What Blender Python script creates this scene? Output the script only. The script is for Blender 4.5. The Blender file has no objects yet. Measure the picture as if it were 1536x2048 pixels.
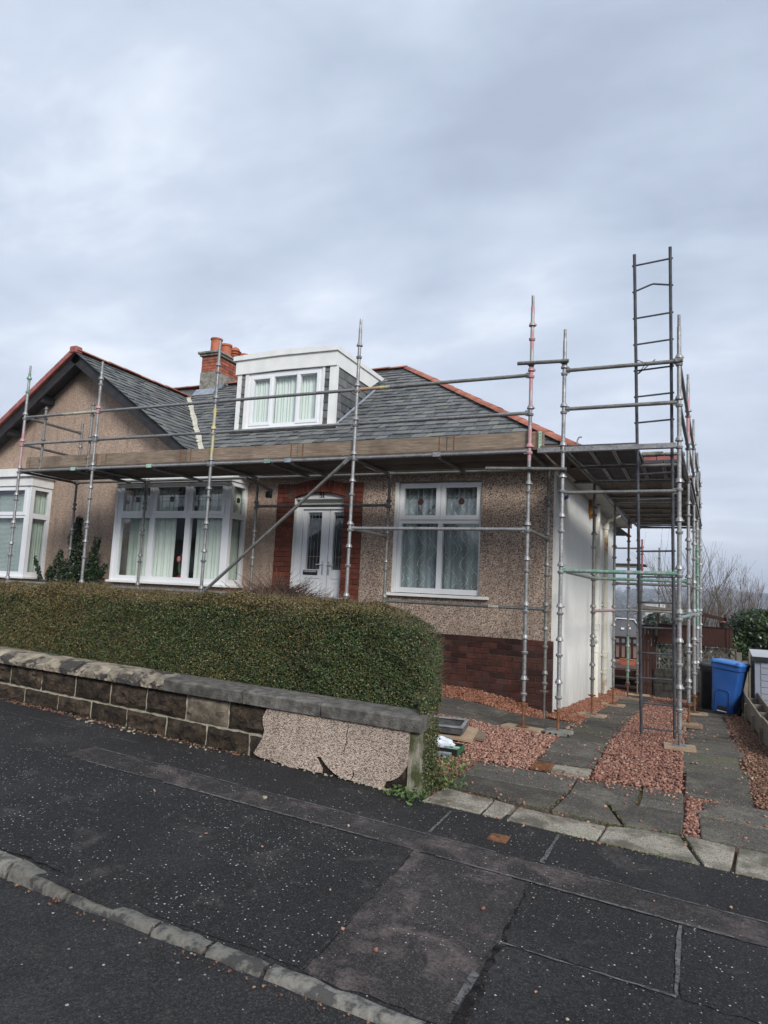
import bpy, math, random
import numpy as np
from mathutils import Vector, Matrix

random.seed(7)
RNG = np.random.default_rng(11)
R = math.radians
PI = math.pi
sc = bpy.context.scene
COL = sc.collection

# ------------------------------------------------------------------ camera
cam_d = bpy.data.cameras.new('camera')
cam = bpy.data.objects.new('camera', cam_d)
COL.objects.link(cam)
sc.camera = cam
yaw, pitch, roll = 0.42373, 0.11486, 0.04788
fw = Vector((-math.sin(yaw) * math.cos(pitch), math.cos(yaw) * math.cos(pitch), math.sin(pitch)))
rt0 = Vector((math.cos(yaw), math.sin(yaw), 0))
up0 = rt0.cross(fw)
rt = rt0 * math.cos(roll) + up0 * math.sin(roll)
up = up0 * math.cos(roll) - rt0 * math.sin(roll)
cam.matrix_world = Matrix(((rt.x, up.x, -fw.x, 1.921), (rt.y, up.y, -fw.y, -8.667), (rt.z, up.z, -fw.z, 1.551), (0, 0, 0, 1)))
cam_d.sensor_fit = 'VERTICAL'
cam_d.sensor_height = 24.0
cam_d.lens = 24.0 * 1390.0 / 2048.0
cam_d.clip_start = 0.05
cam_d.clip_end = 9000

# ------------------------------------------------------------------ node helpers
def nd(nt, t, **kw):
    n = nt.nodes.new(t)
    for k, v in kw.items():
        if k.startswith('_'):
            setattr(n, k[1:], v)
        else:
            key = k.replace('__', ' ')
            s = n.inputs[int(key[1:])] if key[0] == 'i' and key[1:].isdigit() else n.inputs[key]
            if hasattr(v, 'links') and hasattr(v, 'is_output'):
                nt.links.new(v, s)
            else:
                s.default_value = v
    return n

def mth(nt, op, a, b=None, c=None, clamp=False):
    n = nt.nodes.new('ShaderNodeMath'); n.operation = op; n.use_clamp = clamp
    for i, v in enumerate((a, b, c)):
        if v is None: continue
        if hasattr(v, 'is_output'): nt.links.new(v, n.inputs[i])
        else: n.inputs[i].default_value = v
    return n.outputs[0]

def mixc(nt, f, a, b, mode='MIX'):
    n = nt.nodes.new('ShaderNodeMix'); n.data_type = 'RGBA'; n.blend_type = mode
    for s, v in ((n.inputs[0], f), (n.inputs[6], a), (n.inputs[7], b)):
        if hasattr(v, 'is_output'): nt.links.new(v, s)
        elif isinstance(v, (int, float)): s.default_value = v
        else: s.default_value = (*v[:3], 1)
    return n.outputs[2]

def ramp(nt, f, stops, const=False):
    n = nt.nodes.new('ShaderNodeValToRGB')
    cr = n.color_ramp
    if const: cr.interpolation = 'CONSTANT'
    while len(cr.elements) < len(stops): cr.elements.new(0.5)
    for e, (p, c) in zip(cr.elements, stops):
        e.position = p
        e.color = (c, c, c, 1) if isinstance(c, (int, float)) else (*c[:3], 1)
    if hasattr(f, 'is_output'): nt.links.new(f, n.inputs[0])
    return n.outputs[0]

def noise(nt, vec, scale, detail=4, rough=.55, dist=0, out='Fac'):
    n = nd(nt, 'ShaderNodeTexNoise', Scale=scale, Detail=detail, Roughness=rough, Distortion=dist)
    if vec is not None: nt.links.new(vec, n.inputs['Vector'])
    return n.outputs[out]

def scaled(nt, vec, s):
    n = nt.nodes.new('ShaderNodeMapping'); n.inputs['Scale'].default_value = s
    nt.links.new(vec, n.inputs['Vector'])
    return n.outputs[0]

# ------------------------------------------------------------------ world: overcast sky
SUN_EL, SUN_AZ = R(31), R(43)          # azimuth measured from straight in front of the facade towards +X
sun_dir = Vector((math.sin(SUN_AZ) * math.cos(SUN_EL), -math.cos(SUN_AZ) * math.cos(SUN_EL), math.sin(SUN_EL)))
world = bpy.data.worlds.new('World'); sc.world = world
world.use_nodes = True
wt = world.node_tree; wt.nodes.clear()
wo = wt.nodes.new('ShaderNodeOutputWorld')
bg = wt.nodes.new('ShaderNodeBackground'); bg.inputs['Strength'].default_value = 0.085
wt.links.new(bg.outputs[0], wo.inputs['Surface'])
sky = wt.nodes.new('ShaderNodeTexSky'); sky.sky_type = 'NISHITA'; sky.sun_disc = False
sky.sun_elevation = SUN_EL
sky.sun_rotation = math.atan2(sun_dir.x, sun_dir.y)
sky.air_density = 1.0; sky.dust_density = 2.0; sky.ozone_density = 1.5
tc = wt.nodes.new('ShaderNodeTexCoord')
sep = nd(wt, 'ShaderNodeSeparateXYZ', Vector=tc.outputs['Generated'])
den = mth(wt, 'ADD', mth(wt, 'ABSOLUTE', sep.outputs[2]), 0.22)
cx = mth(wt, 'DIVIDE', sep.outputs[0], den); cy = mth(wt, 'DIVIDE', sep.outputs[1], den)
cvec = nd(wt, 'ShaderNodeCombineXYZ', X=cx, Y=cy, Z=8.9).outputs[0]
n1 = noise(wt, scaled(wt, cvec, (1.0, 1.25, 1)), 0.95, 5, .5, .35)
n2 = noise(wt, scaled(wt, cvec, (1.3, 2.2, 1)), 1.9, 6, .55, .2)
cl = mth(wt, 'ADD', mth(wt, 'MULTIPLY', n1, .68), mth(wt, 'MULTIPLY', n2, .32))
cloud = ramp(wt, cl, [(0.37, (4.0, 4.65, 5.8)), (0.46, (4.9, 5.65, 6.9)), (0.54, (5.9, 6.65, 7.9)), (0.63, (8.3, 8.9, 9.8))])
hor = ramp(wt, sep.outputs[2], [(0.0, 1.0), (0.45, 0.0)])
cloud2 = mixc(wt, mth(wt, 'MULTIPLY', hor, .55), cloud, (7.3, 7.8, 8.8))
skyc = mixc(wt, .93, sky.outputs[0], cloud2)
wt.links.new(skyc, bg.inputs['Color'])

sun_d = bpy.data.lights.new('sun', 'SUN'); sun_d.energy = 2.5; sun_d.angle = R(20); sun_d.color = (1, .965, .92)
sun = bpy.data.objects.new('sun', sun_d); COL.objects.link(sun)
sun.rotation_euler = (-sun_dir).to_track_quat('-Z', 'Y').to_euler()
sun.location = (4, -20, 20)
vs = sc.view_settings
vs.view_transform = 'Standard'; vs.look = 'None'; vs.exposure = 0.5; vs.gamma = 1.0
vs.use_curve_mapping = False
sc.cycles.use_denoising = True
sc.cycles.max_bounces = 8; sc.cycles.diffuse_bounces = 3; sc.cycles.glossy_bounces = 3
sc.cycles.transparent_max_bounces = 12; sc.cycles.volume_bounces = 0
sc.cycles.caustics_reflective = False; sc.cycles.caustics_refractive = False

# ------------------------------------------------------------------ materials
def base_mat(name):
    m = bpy.data.materials.new(name); m.use_nodes = True
    nt = m.node_tree
    b = nt.nodes['Principled BSDF']
    b.inputs['Specular IOR Level'].default_value = .35
    pos = nt.nodes.new('ShaderNodeNewGeometry').outputs['Position']
    return m, nt, b, pos

def bump(nt, b, h, strength=.4, dist=.01):
    n = nd(nt, 'ShaderNodeBump', Strength=strength, Distance=dist, Height=h)
    nt.links.new(n.outputs[0], b.inputs['Normal'])

def vary(nt, col, amount, island=False):
    """brightness varied per object or per mesh island"""
    if island: r = nt.nodes.new('ShaderNodeNewGeometry').outputs['Random Per Island']
    else: r = nt.nodes.new('ShaderNodeObjectInfo').outputs['Random']
    f = mth(nt, 'ADD', mth(nt, 'MULTIPLY', r, 2 * amount), 1 - amount)
    v = nd(nt, 'ShaderNodeCombineColor', Red=f, Green=f, Blue=f).outputs[0]
    return mixc(nt, 1.0, col, v, 'MULTIPLY')

def pm(name, c1, c2, scale=6, rough=.8, bmp=.25, bscale=None, metal=0, var=0, island=False, detail=5, stops=(.35, .65), c3=None, s3=1.2, t3=(.55, .7), stretch=None, bdist=.006, spec=.35):
    m, nt, b, pos = base_mat(name)
    v = scaled(nt, pos, stretch) if stretch else pos
    col = ramp(nt, noise(nt, v, scale, detail), [(stops[0], c1), (stops[1], c2)])
    if c3 is not None:
        col = mixc(nt, ramp(nt, noise(nt, pos, s3, 5, .62), [(t3[0], 0.), (t3[1], 1.)]), col, c3)
    if var: col = vary(nt, col, var, island)
    nt.links.new(col, b.inputs['Base Color'])
    b.inputs['Roughness'].default_value = rough; b.inputs['Metallic'].default_value = metal
    b.inputs['Specular IOR Level'].default_value = spec
    if bmp: bump(nt, b, noise(nt, v, bscale or scale * 6, 4), bmp, bdist)
    return m

M = {}
def roughcast(name, dark, mid, lite, warm, scale=62, stain=(.30, .22, .16), xgrad=False, bmp=.6):
    m, nt, b, pos = base_mat(name)
    vo = nd(nt, 'ShaderNodeTexVoronoi', Scale=scale, Vector=pos)
    r = nd(nt, 'ShaderNodeSeparateColor', Color=vo.outputs['Color'])
    col = ramp(nt, r.outputs[0], [(0, dark), (.26, dark), (.34, mid), (.62, warm), (.8, lite), (1, lite)])
    big = ramp(nt, noise(nt, pos, 1.3, 5, .6), [(.38, 0.), (.66, 1.)])
    if xgrad:
        x = nd(nt, 'ShaderNodeSeparateXYZ', Vector=pos).outputs[0]
        g = mth(nt, 'MULTIPLY', mth(nt, 'ADD', x, 5.2), .42, clamp=True)   # older, greyer pebbles on the house's right half
        smooth = mixc(nt, .25, mixc(nt, .28, col, mid), warm)
        col = mixc(nt, g, smooth, col)
    col = mixc(nt, mth(nt, 'MULTIPLY', big, .38), col, stain)
    stk = ramp(nt, noise(nt, scaled(nt, pos, (5, 5, .55)), 1.6, 6, .65), [(.50, 0.), (.74, .5)])
    col = mixc(nt, stk, col, tuple(.55 * c for c in stain))
    lich = ramp(nt, noise(nt, pos, 4.2, 6, .7), [(.60, 0.), (.74, .35)])
    col = mixc(nt, lich, col, (.36, .30, .20))
    nt.links.new(col, b.inputs['Base Color'])
    b.inputs['Roughness'].default_value = .93
    h = mth(nt, 'SUBTRACT', 1, mth(nt, 'MULTIPLY', vo.outputs['Distance'], 1.4))
    bump(nt, b, h, bmp, .012)
    return m

M['harl'] = roughcast('pebbledash', (.11, .078, .062), (.38, .275, .21), (.66, .555, .46), (.49, .345, .26), 88, (.30, .22, .165), True)
M['harl_white'] = None
M['render_patch'] = roughcast('pale pebble render', (.20, .15, .12), (.52, .40, .32), (.68, .60, .52), (.58, .43, .33), 128, (.17, .135, .11))

m, nt, b, pos = base_mat('white painted roughcast')
x = nd(nt, 'ShaderNodeSeparateXYZ', Vector=pos)
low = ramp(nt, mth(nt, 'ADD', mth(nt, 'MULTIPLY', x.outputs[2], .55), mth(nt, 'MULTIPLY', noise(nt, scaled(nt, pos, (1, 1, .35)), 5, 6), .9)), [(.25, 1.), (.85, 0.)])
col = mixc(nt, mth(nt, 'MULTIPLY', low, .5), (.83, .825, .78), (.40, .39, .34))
col = mixc(nt, mth(nt, 'MULTIPLY', ramp(nt, noise(nt, pos, 2.2, 6, .65), [(.5, 0.), (.75, 1.)]), .35), col, (.58, .58, .54))
nt.links.new(col, b.inputs['Base Color']); b.inputs['Roughness'].default_value = .9
bump(nt, b, noise(nt, pos, 55, 3), .8, .012)
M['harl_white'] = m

M['brick'] = pm('dark red brick', (.040, .0145, .011), (.080, .026, .0175), 9, .9, .5, 60, var=.45, c3=(.055, .030, .026), s3=2.0, t3=(.5, .66))
M['brick_door'] = pm('warm red brick', (.115, .030, .018), (.185, .050, .028), 8, .85, .5, 60, var=.30, c3=(.10, .033, .024), s3=3, t3=(.52, .7))
M['brick_chim'] = pm('orange red brick', (.26, .075, .045), (.36, .12, .07), 9, .85, .5, 60, var=.3, c3=(.12, .06, .05), s3=4, t3=(.5, .65))
M['mortar'] = pm('dark mortar', (.045, .034, .030), (.10, .08, .07), 25, .95, .4, 90)
M['mortar_pale'] = pm('pale mortar', (.26, .23, .17), (.42, .39, .31), 18, .95, .5, 70, c3=(.20, .19, .12), s3=4)
M['upvc'] = pm('white plastic frame', (.74, .76, .78), (.80, .81, .82), 3, .32, 0, spec=.5)
M['whitewood'] = pm('white painted trim', (.70, .71, .69), (.79, .79, .77), 4, .5, .08, 20, c3=(.56, .55, .50), s3=2.5, t3=(.6, .8))
M['slate'] = None
m, nt, b, pos = base_mat('weathered slate')
rnd = nt.nodes.new('ShaderNodeNewGeometry').outputs['Random Per Island']
orn = nt.nodes.new('ShaderNodeObjectInfo').outputs['Random']
rr = mth(nt, 'FRACT', mth(nt, 'ADD', rnd, mth(nt, 'MULTIPLY', orn, 7.3)))
col = ramp(nt, rr, [(0, (.040, .042, .047)), (.25, (.082, .086, .092)), (.55, (.115, .120, .125)), (.8, (.150, .153, .152)), (.93, (.165, .168, .145)), (1, (.072, .067, .073))])
col = mixc(nt, ramp(nt, noise(nt, pos, 14, 5, .6), [(.35, 0.), (.8, .55)]), col, (.21, .22, .205))
col = mixc(nt, ramp(nt, noise(nt, pos, 1.1, 5, .6), [(.5, 0.), (.72, .5)]), col, (.06, .062, .07))
col = mixc(nt, ramp(nt, noise(nt, pos, 3.1, 5, .65), [(.6, 0.), (.75, .5)]), col, (.17, .19, .12))
nt.links.new(col, b.inputs['Base Color'])
b.inputs['Roughness'].default_value = .62
bump(nt, b, noise(nt, pos, 60, 4), .35, .006)
M['slate'] = m
M['terracotta'] = pm('terracotta tile', (.24, .085, .055), (.37, .145, .095), 6, .85, .3, 40, var=.22, c3=(.22, .085, .06), s3=3)
M['red_verge'] = pm('red painted verge tile', (.27, .085, .075), (.37, .145, .125), 6, .7, .2, 30, var=.12)
M['pot'] = pm('terracotta pot', (.36, .10, .05), (.45, .145, .08), 5, .75, .15, 30, c3=(.2, .08, .05), s3=4, t3=(.6, .75))
M['cement'] = pm('old grey cement', (.17, .165, .14), (.32, .30, .26), 12, .95, .6, 50, c3=(.10, .10, .085), s3=5, t3=(.5, .68))
M['lead'] = pm('lead flashing', (.20, .23, .28), (.32, .36, .42), 6, .5, .2, 20)
M['black'] = pm('black painted timber', (.018, .018, .02), (.035, .033, .035), 8, .6, .2, 30)
M['gutter'] = pm('brown plastic gutter', (.05, .035, .03), (.08, .058, .05), 8, .45, .1, 30)
M['cream'] = pm('cream painted iron', (.66, .64, .55), (.76, .75, .68), 5, .5, .15, 30, c3=(.42, .27, .12), s3=3.5, t3=(.62, .72))
M['rustcream'] = pm('rust streaked cream iron', (.62, .58, .47), (.72, .69, .60), 4, .6, .2, 30, c3=(.35, .15, .05), s3=2.4, t3=(.55, .68), stretch=(8, 8, 1))
M['orange'] = pm('orange plastic', (.50, .20, .02), (.56, .25, .03), 4, .4, 0)
M['soffit'] = pm('grey soffit board', (.42, .42, .40), (.5, .5, .48), 6, .8, .1, 30)

def galv(name, tint=(1, 1, 1), dark=1.0):
    m, nt, b, pos = base_mat(name)
    n = noise(nt, pos, 38, 4, .6)
    c = ramp(nt, n, [(.3, tuple(.20 * dark * t for t in tint)), (.7, tuple(.40 * dark * t for t in tint))])
    grime = ramp(nt, noise(nt, pos, 5, 5, .65), [(.5, 0.), (.72, .8)])
    c = mixc(nt, grime, c, tuple(.13 * dark * t for t in tint))
    c = vary(nt, c, .16)
    nt.links.new(c, b.inputs['Base Color'])
    b.inputs['Metallic'].default_value = .55
    rg = ramp(nt, noise(nt, pos, 12, 3), [(.3, .40), (.7, .62)])
    nt.links.new(rg, b.inputs['Roughness'])
    bump(nt, b, n, .12, .003)
    return m
M['galv'] = galv('galvanised steel')
M['galv_dark'] = galv('dull galvanised steel', (1, .98, .92), .72)
def flake(name, c, keep=.52):
    """worn paint over bare steel"""
    m, nt, b, pos = base_mat(name)
    f = ramp(nt, noise(nt, scaled(nt, pos, (1, 1, .35)), 22, 5, .65), [(keep - .04, 1.), (keep + .05, 0.)])
    cc = mixc(nt, f, (.36, .36, .35), c)
    nt.links.new(cc, b.inputs['Base Color'])
    b.inputs['Roughness'].default_value = .55
    nt.links.new(mth(nt, 'MULTIPLY', mth(nt, 'SUBTRACT', 1, f), .5), b.inputs['Metallic'])
    return m
M['pink'] = flake('worn pink paint', (.50, .23, .25), .50)
M['yellow'] = flake('worn yellow paint', (.50, .43, .17), .55)
M['green'] = flake('worn green paint', (.12, .26, .19), .53)
M['redp'] = flake('worn red paint', (.26, .07, .065), .58)
M['orangep'] = flake('worn orange paint', (.50, .22, .09), .55)
M['creamp'] = flake('worn cream paint', (.46, .44, .34), .55)
M['rust'] = pm('rusty threaded steel', (.10, .045, .022), (.22, .095, .04), 20, .8, .5, 120)
M['steel_dark'] = pm('dark painted steel', (.045, .048, .055), (.085, .09, .10), 12, .5, .1, 40)

def wood(name, c1, c2, axis=0, var=.12, knots=True):
    m, nt, b, pos = base_mat(name)
    s = [14, 14, 14]; s[axis] = 1.2
    v = scaled(nt, pos, tuple(s))
    g = noise(nt, v, 3.2, 7, .62, .6)
    col = ramp(nt, g, [(.32, c1), (.5, tuple((a + d) / 2 for a, d in zip(c1, c2))), (.68, c2)])
    st = ramp(nt, noise(nt, pos, 1.7, 5, .65), [(.5, 0.), (.7, .6)])
    col = mixc(nt, st, col, tuple(.55 * c for c in c1))
    col = vary(nt, col, var)
    nt.links.new(col, b.inputs['Base Color']); b.inputs['Roughness'].default_value = .85
    bump(nt, b, g, .3, .004)
    return m
M['toe'] = wood('weathered toe board timber', (.125, .092, .068), (.265, .205, .152), 0, .26)
M['deckw'] = wood('grimy scaffold board timber', (.075, .058, .045), (.15, .12, .095), 0, .2)
M['decky'] = wood('grimy scaffold board timber lengthways', (.11, .09, .072), (.21, .175, .14), 1, .3)
M['sole'] = wood('damp sole board timber', (.21, .14, .09), (.40, .30, .21), 0, .25)
M['fencew'] = wood('grey weathered fence timber', (.12, .105, .085), (.24, .21, .17), 2, .2)
M['planterw'] = wood('grey planter timber', (.14, .12, .095), (.27, .24, .19), 1, .15)
M['redbrown'] = wood('red brown stained timber', (.030, .012, .009), (.058, .023, .016), 2, .2)
M['decking'] = wood('red brown decking timber', (.11, .055, .045), (.18, .10, .085), 0, .1)
M['ply'] = pm('dark decking panel', (.045, .045, .05), (.09, .09, .095), 5, .75, .15, 30)

def asphalt(name, c1, c2, chips=.5, chipscale=42, blot=None, tb=(.52, .66), rough=.88, var=0):
    m, nt, b, pos = base_mat(name)
    col = ramp(nt, noise(nt, pos, 2.4, 6, .6), [(.3, c1), (.7, c2)])
    fine = noise(nt, pos, 130, 3, .6)
    col = mixc(nt, .6, col, ramp(nt, fine, [(.34, tuple(.25 * c for c in c1)), (.68, tuple(2.1 * c for c in c2))]))
    vg = nd(nt, 'ShaderNodeTexVoronoi', Scale=135, Vector=pos)
    gr = nd(nt, 'ShaderNodeSeparateColor', Color=vg.outputs['Color'])
    k_ = sum(c1) / .045
    col = mixc(nt, .5, col, ramp(nt, gr.outputs[1], [(0, (.004 * k_, .004 * k_, .004 * k_)), (.55, (.020 * k_, .019 * k_, .019 * k_)), (.85, (.046 * k_, .044 * k_, .043 * k_)), (1, (.095 * k_, .09 * k_, .088 * k_))]))
    dust = ramp(nt, noise(nt, pos, .8, 6, .7, .3), [(.48, 0.), (.70, .5)])
    col = mixc(nt, mth(nt, 'MULTIPLY', dust, ramp(nt, noise(nt, pos, 40, 4, .7), [(.4, 0.), (.6, 1.)])), col, (.075, .071, .070))
    if blot is not None:
        bl = mth(nt, 'MULTIPLY', ramp(nt, noise(nt, pos, 2.9, 9, .72, .5), [(tb[0], 0.), (tb[1], 1.)]), ramp(nt, noise(nt, pos, 48, 4, .7), [(.36, .15), (.58, 1.)]))
        col = mixc(nt, bl, col, blot)
    vo = nd(nt, 'ShaderNodeTexVoronoi', Scale=chipscale, Vector=pos, Randomness=1.0)
    rc = nd(nt, 'ShaderNodeSeparateColor', Color=vo.outputs['Color'])
    sel = mth(nt, 'LESS_THAN', rc.outputs[0], mth(nt, 'MULTIPLY', ramp(nt, noise(nt, pos, 1.15, 4, .6), [(.36, .04), (.62, 1.)]), chips))
    siz = mth(nt, 'LESS_THAN', vo.outputs['Distance'], mth(nt, 'ADD', .06, mth(nt, 'MULTIPLY', rc.outputs[1], .19)))
    f = mth(nt, 'MULTIPLY', sel, siz)
    chip = ramp(nt, rc.outputs[2], [(0, (.20, .18, .165)), (.7, (.36, .34, .31)), (1, (.58, .56, .53))])
    col = mixc(nt, f, col, chip)
    if var: col = vary(nt, col, var)
    nt.links.new(col, b.inputs['Base Color'])
    b.inputs['Roughness'].default_value = rough; b.inputs['Specular IOR Level'].default_value = .2
    h = mth(nt, 'ADD', mth(nt, 'MULTIPLY', noise(nt, pos, 90, 4, .65), 1.0), mth(nt, 'MULTIPLY', f, .6))
    bump(nt, b, h, .7, .008)
    return m
M['tar'] = asphalt('dark pavement tarmac', (.0125, .0122, .0128), (.027, .0262, .0272), .55, 44, (.082, .072, .069), (.56, .72))
M['tar_chip'] = asphalt('tarmac patch with pale chips', (.0118, .0118, .0126), (.0245, .024, .0255), .95, 46, (.080, .072, .070), (.56, .72))
M['tar_brown'] = asphalt('worn brownish tarmac patch', (.022, .0185, .018), (.042, .036, .034), .6, 50, (.125, .100, .094), (.48, .60))
M['tar_strip'] = asphalt('brownish tarmac trench strip', (.021, .018, .0175), (.038, .033, .031), .5, 46, (.125, .100, .095), (.50, .63))
M['road'] = asphalt('coarse road tarmac', (.013, .013, .0135), (.036, .035, .036), .25, 34, (.080, .070, .068), (.58, .70))
def seammat(name, c1, c2):
    m = pm(name, c1, c2, 16, .92, .3, 60, stops=(.3, .7)); nt = m.node_tree
    b = nt.nodes['Principled BSDF']; out = [n for n in nt.nodes if n.type == 'OUTPUT_MATERIAL'][0]
    pos = nt.nodes.new('ShaderNodeNewGeometry').outputs['Position']
    tr = nt.nodes.new('ShaderNodeBsdfTransparent'); mx = nt.nodes.new('ShaderNodeMixShader')
    nt.links.new(ramp(nt, noise(nt, pos, 26, 6, .72), [(.37, 0.), (.50, 1.)]), mx.inputs[0])
    nt.links.new(tr.outputs[0], mx.inputs[1]); nt.links.new(b.outputs[0], mx.inputs[2]); nt.links.new(mx.outputs[0], out.inputs[0])
    return m
M['seam'] = seammat('dusty seam filler', (.068, .066, .067), (.14, .135, .134))
M['seam_dark'] = seammat('open seam', (.010, .010, .010), (.05, .047, .045))
M['kerb'] = pm('whin kerb stone', (.12, .113, .097), (.34, .325, .285), 9, .95, .8, 40, var=.25, c3=(.060, .058, .055), s3=9, t3=(.43, .58), bdist=.014)
M['slab'] = asphalt('weathered paving slab', (.050, .044, .033), (.105, .092, .069), .22, 60, (.185, .168, .132), (.50, .66), .95, .22)
M['slab_mossy'] = asphalt('mossy paving slab', (.058, .053, .034), (.115, .104, .070), .2, 60, (.115, .122, .055), (.50, .66), .95, .2)
m, nt, b, pos = base_mat('pale pebbled concrete edging')
vo = nd(nt, 'ShaderNodeTexVoronoi', Scale=95, Vector=pos)
col = ramp(nt, vo.outputs['Distance'], [(.05, (.42, .385, .315)), (.55, (.28, .255, .205)), (.9, (.11, .10, .075))])
col = mixc(nt, ramp(nt, noise(nt, pos, 3.0, 6, .65), [(.42, 0.), (.58, .85)]), col, (.075, .068, .050))
col = mixc(nt, ramp(nt, noise(nt, pos, 4.4, 5, .65), [(.60, 0.), (.74, .6)]), col, (.10, .11, .045))
nt.links.new(col, b.inputs['Base Color']); b.inputs['Roughness'].default_value = .9
bump(nt, b, vo.outputs['Distance'], .5, .006)
M['edging'] = m
M['stone'] = pm('dark sooty sandstone', (.016, .012, .0085), (.062, .044, .029), 11, .97, 1.0, 30, var=.3, c3=(.11, .088, .060), s3=5.5, t3=(.60, .76), bdist=.035)
M['stone_pale'] = pm('pale sandstone', (.11, .09, .066), (.20, .17, .13), 9, .95, .8, 40, c3=(.075, .06, .045), s3=5, bdist=.015)
M['coping'] = pm('grey weathered coping stone', (.070, .066, .059), (.165, .155, .138), 14, .95, .8, 60, var=.12, c3=(.050, .047, .042), s3=3, bdist=.014)
M['coping_worn'] = pm('flaking coping stone', (.15, .13, .10), (.42, .36, .27), 7, .95, 1.0, 30, c3=(.060, .054, .048), s3=5.2, t3=(.50, .57), bdist=.04)
M['moss_wall'] = pm('green algae on render', (.15, .135, .095), (.31, .285, .225), 11, .95, .8, 40, c3=(.060, .070, .028), s3=6.5, t3=(.46, .60), stretch=(1.6, 1.6, .5), bdist=.015)
M['soil'] = pm('damp garden soil', (.035, .026, .018), (.075, .055, .038), 8, .97, .8, 40, bdist=.03)
M['redsoil'] = pm('red grit under gravel', (.12, .055, .038), (.20, .10, .07), 30, .97, .8, 90, bdist=.02)
M['moss'] = pm('moss', (.05, .06, .02), (.10, .10, .04), 20, .97, .8, 90)

def gravelmat(name, stops):
    m, nt, b, pos = base_mat(name)
    r = nt.nodes.new('ShaderNodeNewGeometry').outputs['Random Per Island']
    col = ramp(nt, r, stops)
    col = mixc(nt, .25, col, ramp(nt, noise(nt, pos, 90, 3), [(.3, (.08, .04, .03)), (.7, (.45, .26, .19))]))
    nt.links.new(col, b.inputs['Base Color']); b.inputs['Roughness'].default_value = .85
    return m
M['gravel'] = gravelmat('red chippings', [(0, (.085, .040, .032)), (.25, (.20, .085, .060)), (.6, (.30, .135, .095)), (.85, (.38, .205, .150)), (.97, (.46, .32, .25)), (1, (.10, .10, .10))])
M['gravel_bright'] = gravelmat('paler red chippings', [(0, (.15, .07, .055)), (.3, (.30, .145, .105)), (.65, (.40, .21, .155)), (.9, (.47, .29, .22)), (1, (.52, .40, .33))])
M['gravel_wall'] = gravelmat('orange red chippings', [(0, (.13, .042, .024)), (.4, (.29, .105, .055)), (.8, (.40, .17, .10)), (1, (.48, .29, .20))])
M['litter'] = gravelmat('grit and leaf litter', [(0, (.04, .025, .016)), (.4, (.11, .06, .036)), (.75, (.20, .095, .06)), (1, (.30, .20, .12))])

def leafmat(name, stops, rough=.5):
    m, nt, b, pos = base_mat(name)
    r = nt.nodes.new('ShaderNodeNewGeometry').outputs['Random Per Island']
    col = ramp(nt, r, stops)
    nt.links.new(col, b.inputs['Base Color']); b.inputs['Roughness'].default_value = rough
    b.inputs['Specular IOR Level'].default_value = .4
    return m
M['leaf'] = leafmat('hedge leaf', [(0, (.013, .025, .008)), (.4, (.030, .053, .014)), (.75, (.056, .088, .024)), (.93, (.095, .13, .038)), (1, (.20, .18, .08))])
M['leaf_brown'] = leafmat('bronzed hedge leaf', [(0, (.055, .042, .014)), (.4, (.115, .090, .028)), (.75, (.175, .135, .048)), (1, (.28, .20, .09))], .6)
M['twig'] = leafmat('hedge twig', [(0, (.07, .05, .03)), (.6, (.14, .105, .065)), (1, (.24, .19, .12))], .8)
M['twig_red'] = leafmat('cut brown twig', [(0, (.045, .025, .018)), (.6, (.095, .052, .036)), (1, (.16, .10, .07))], .8)
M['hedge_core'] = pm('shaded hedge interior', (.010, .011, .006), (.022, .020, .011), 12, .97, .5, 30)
M['holly'] = leafmat('holly leaf', [(0, (.008, .018, .008)), (.5, (.018, .034, .013)), (.9, (.035, .058, .022)), (1, (.07, .09, .04))], .35)
M['laurel'] = leafmat('laurel leaf', [(0, (.012, .024, .008)), (.5, (.026, .048, .014)), (.85, (.05, .085, .025)), (1, (.10, .16, .05))], .35)
M['weed'] = leafmat('fresh weed leaf', [(0, (.03, .06, .012)), (.5, (.06, .12, .025)), (1, (.12, .18, .05))], .6)
M['bark'] = pm('tree bark', (.09, .075, .055), (.16, .13, .10), 8, .9, .3, 30)
M['bark_birch'] = pm('reddish bare twig bark', (.11, .075, .06), (.18, .13, .11), 8, .9, .3, 30)
M['cloth'] = pm('pale green curtain', (.74, .785, .73), (.80, .84, .785), 3, .9, .1, 40)
M['cloth_dull'] = pm('grey green curtain', (.48, .55, .48), (.58, .64, .56), 3, .9, .1, 40)
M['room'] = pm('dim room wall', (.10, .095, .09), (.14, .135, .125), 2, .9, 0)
M['blue'] = pm('blue plastic bin', (.011, .070, .27), (.017, .090, .32), 3, .48, .05, 60, c3=(.05, .10, .22), s3=9, t3=(.56, .72), spec=.5)
M['blue_lid'] = pm('lighter blue plastic lid', (.04, .17, .50), (.06, .21, .56), 3, .4, .05, 60, spec=.5)
M['blackplastic'] = pm('black plastic', (.012, .012, .013), (.022, .022, .023), 5, .45, .05, 60)
M['greybox'] = pm('grey plastic storage box', (.22, .245, .30), (.27, .295, .35), 3, .55, .05, 60)
M['greybox_lid'] = pm('pale grey plastic lid', (.40, .42, .45), (.48, .50, .53), 3, .5, .05, 60)
M['chrome'] = pm('polished metal', (.55, .56, .58), (.66, .67, .69), 3, .22, 0, metal=.9)
M['screen'] = pm('concrete screen block', (.085, .081, .07), (.16, .15, .13), 10, .95, .5, 60, c3=(.05, .05, .04), s3=3)
M['blockwall'] = pm('dark rough block', (.028, .026, .022), (.058, .053, .045), 10, .95, .7, 40)
M['leadcame'] = pm('lead came', (.24, .25, .27), (.34, .35, .37), 10, .5, 0)
M['ruby'] = pm('ruby glass roundel', (.035, .012, .010), (.07, .025, .02), 20, .25, 0, spec=.6)
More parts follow.
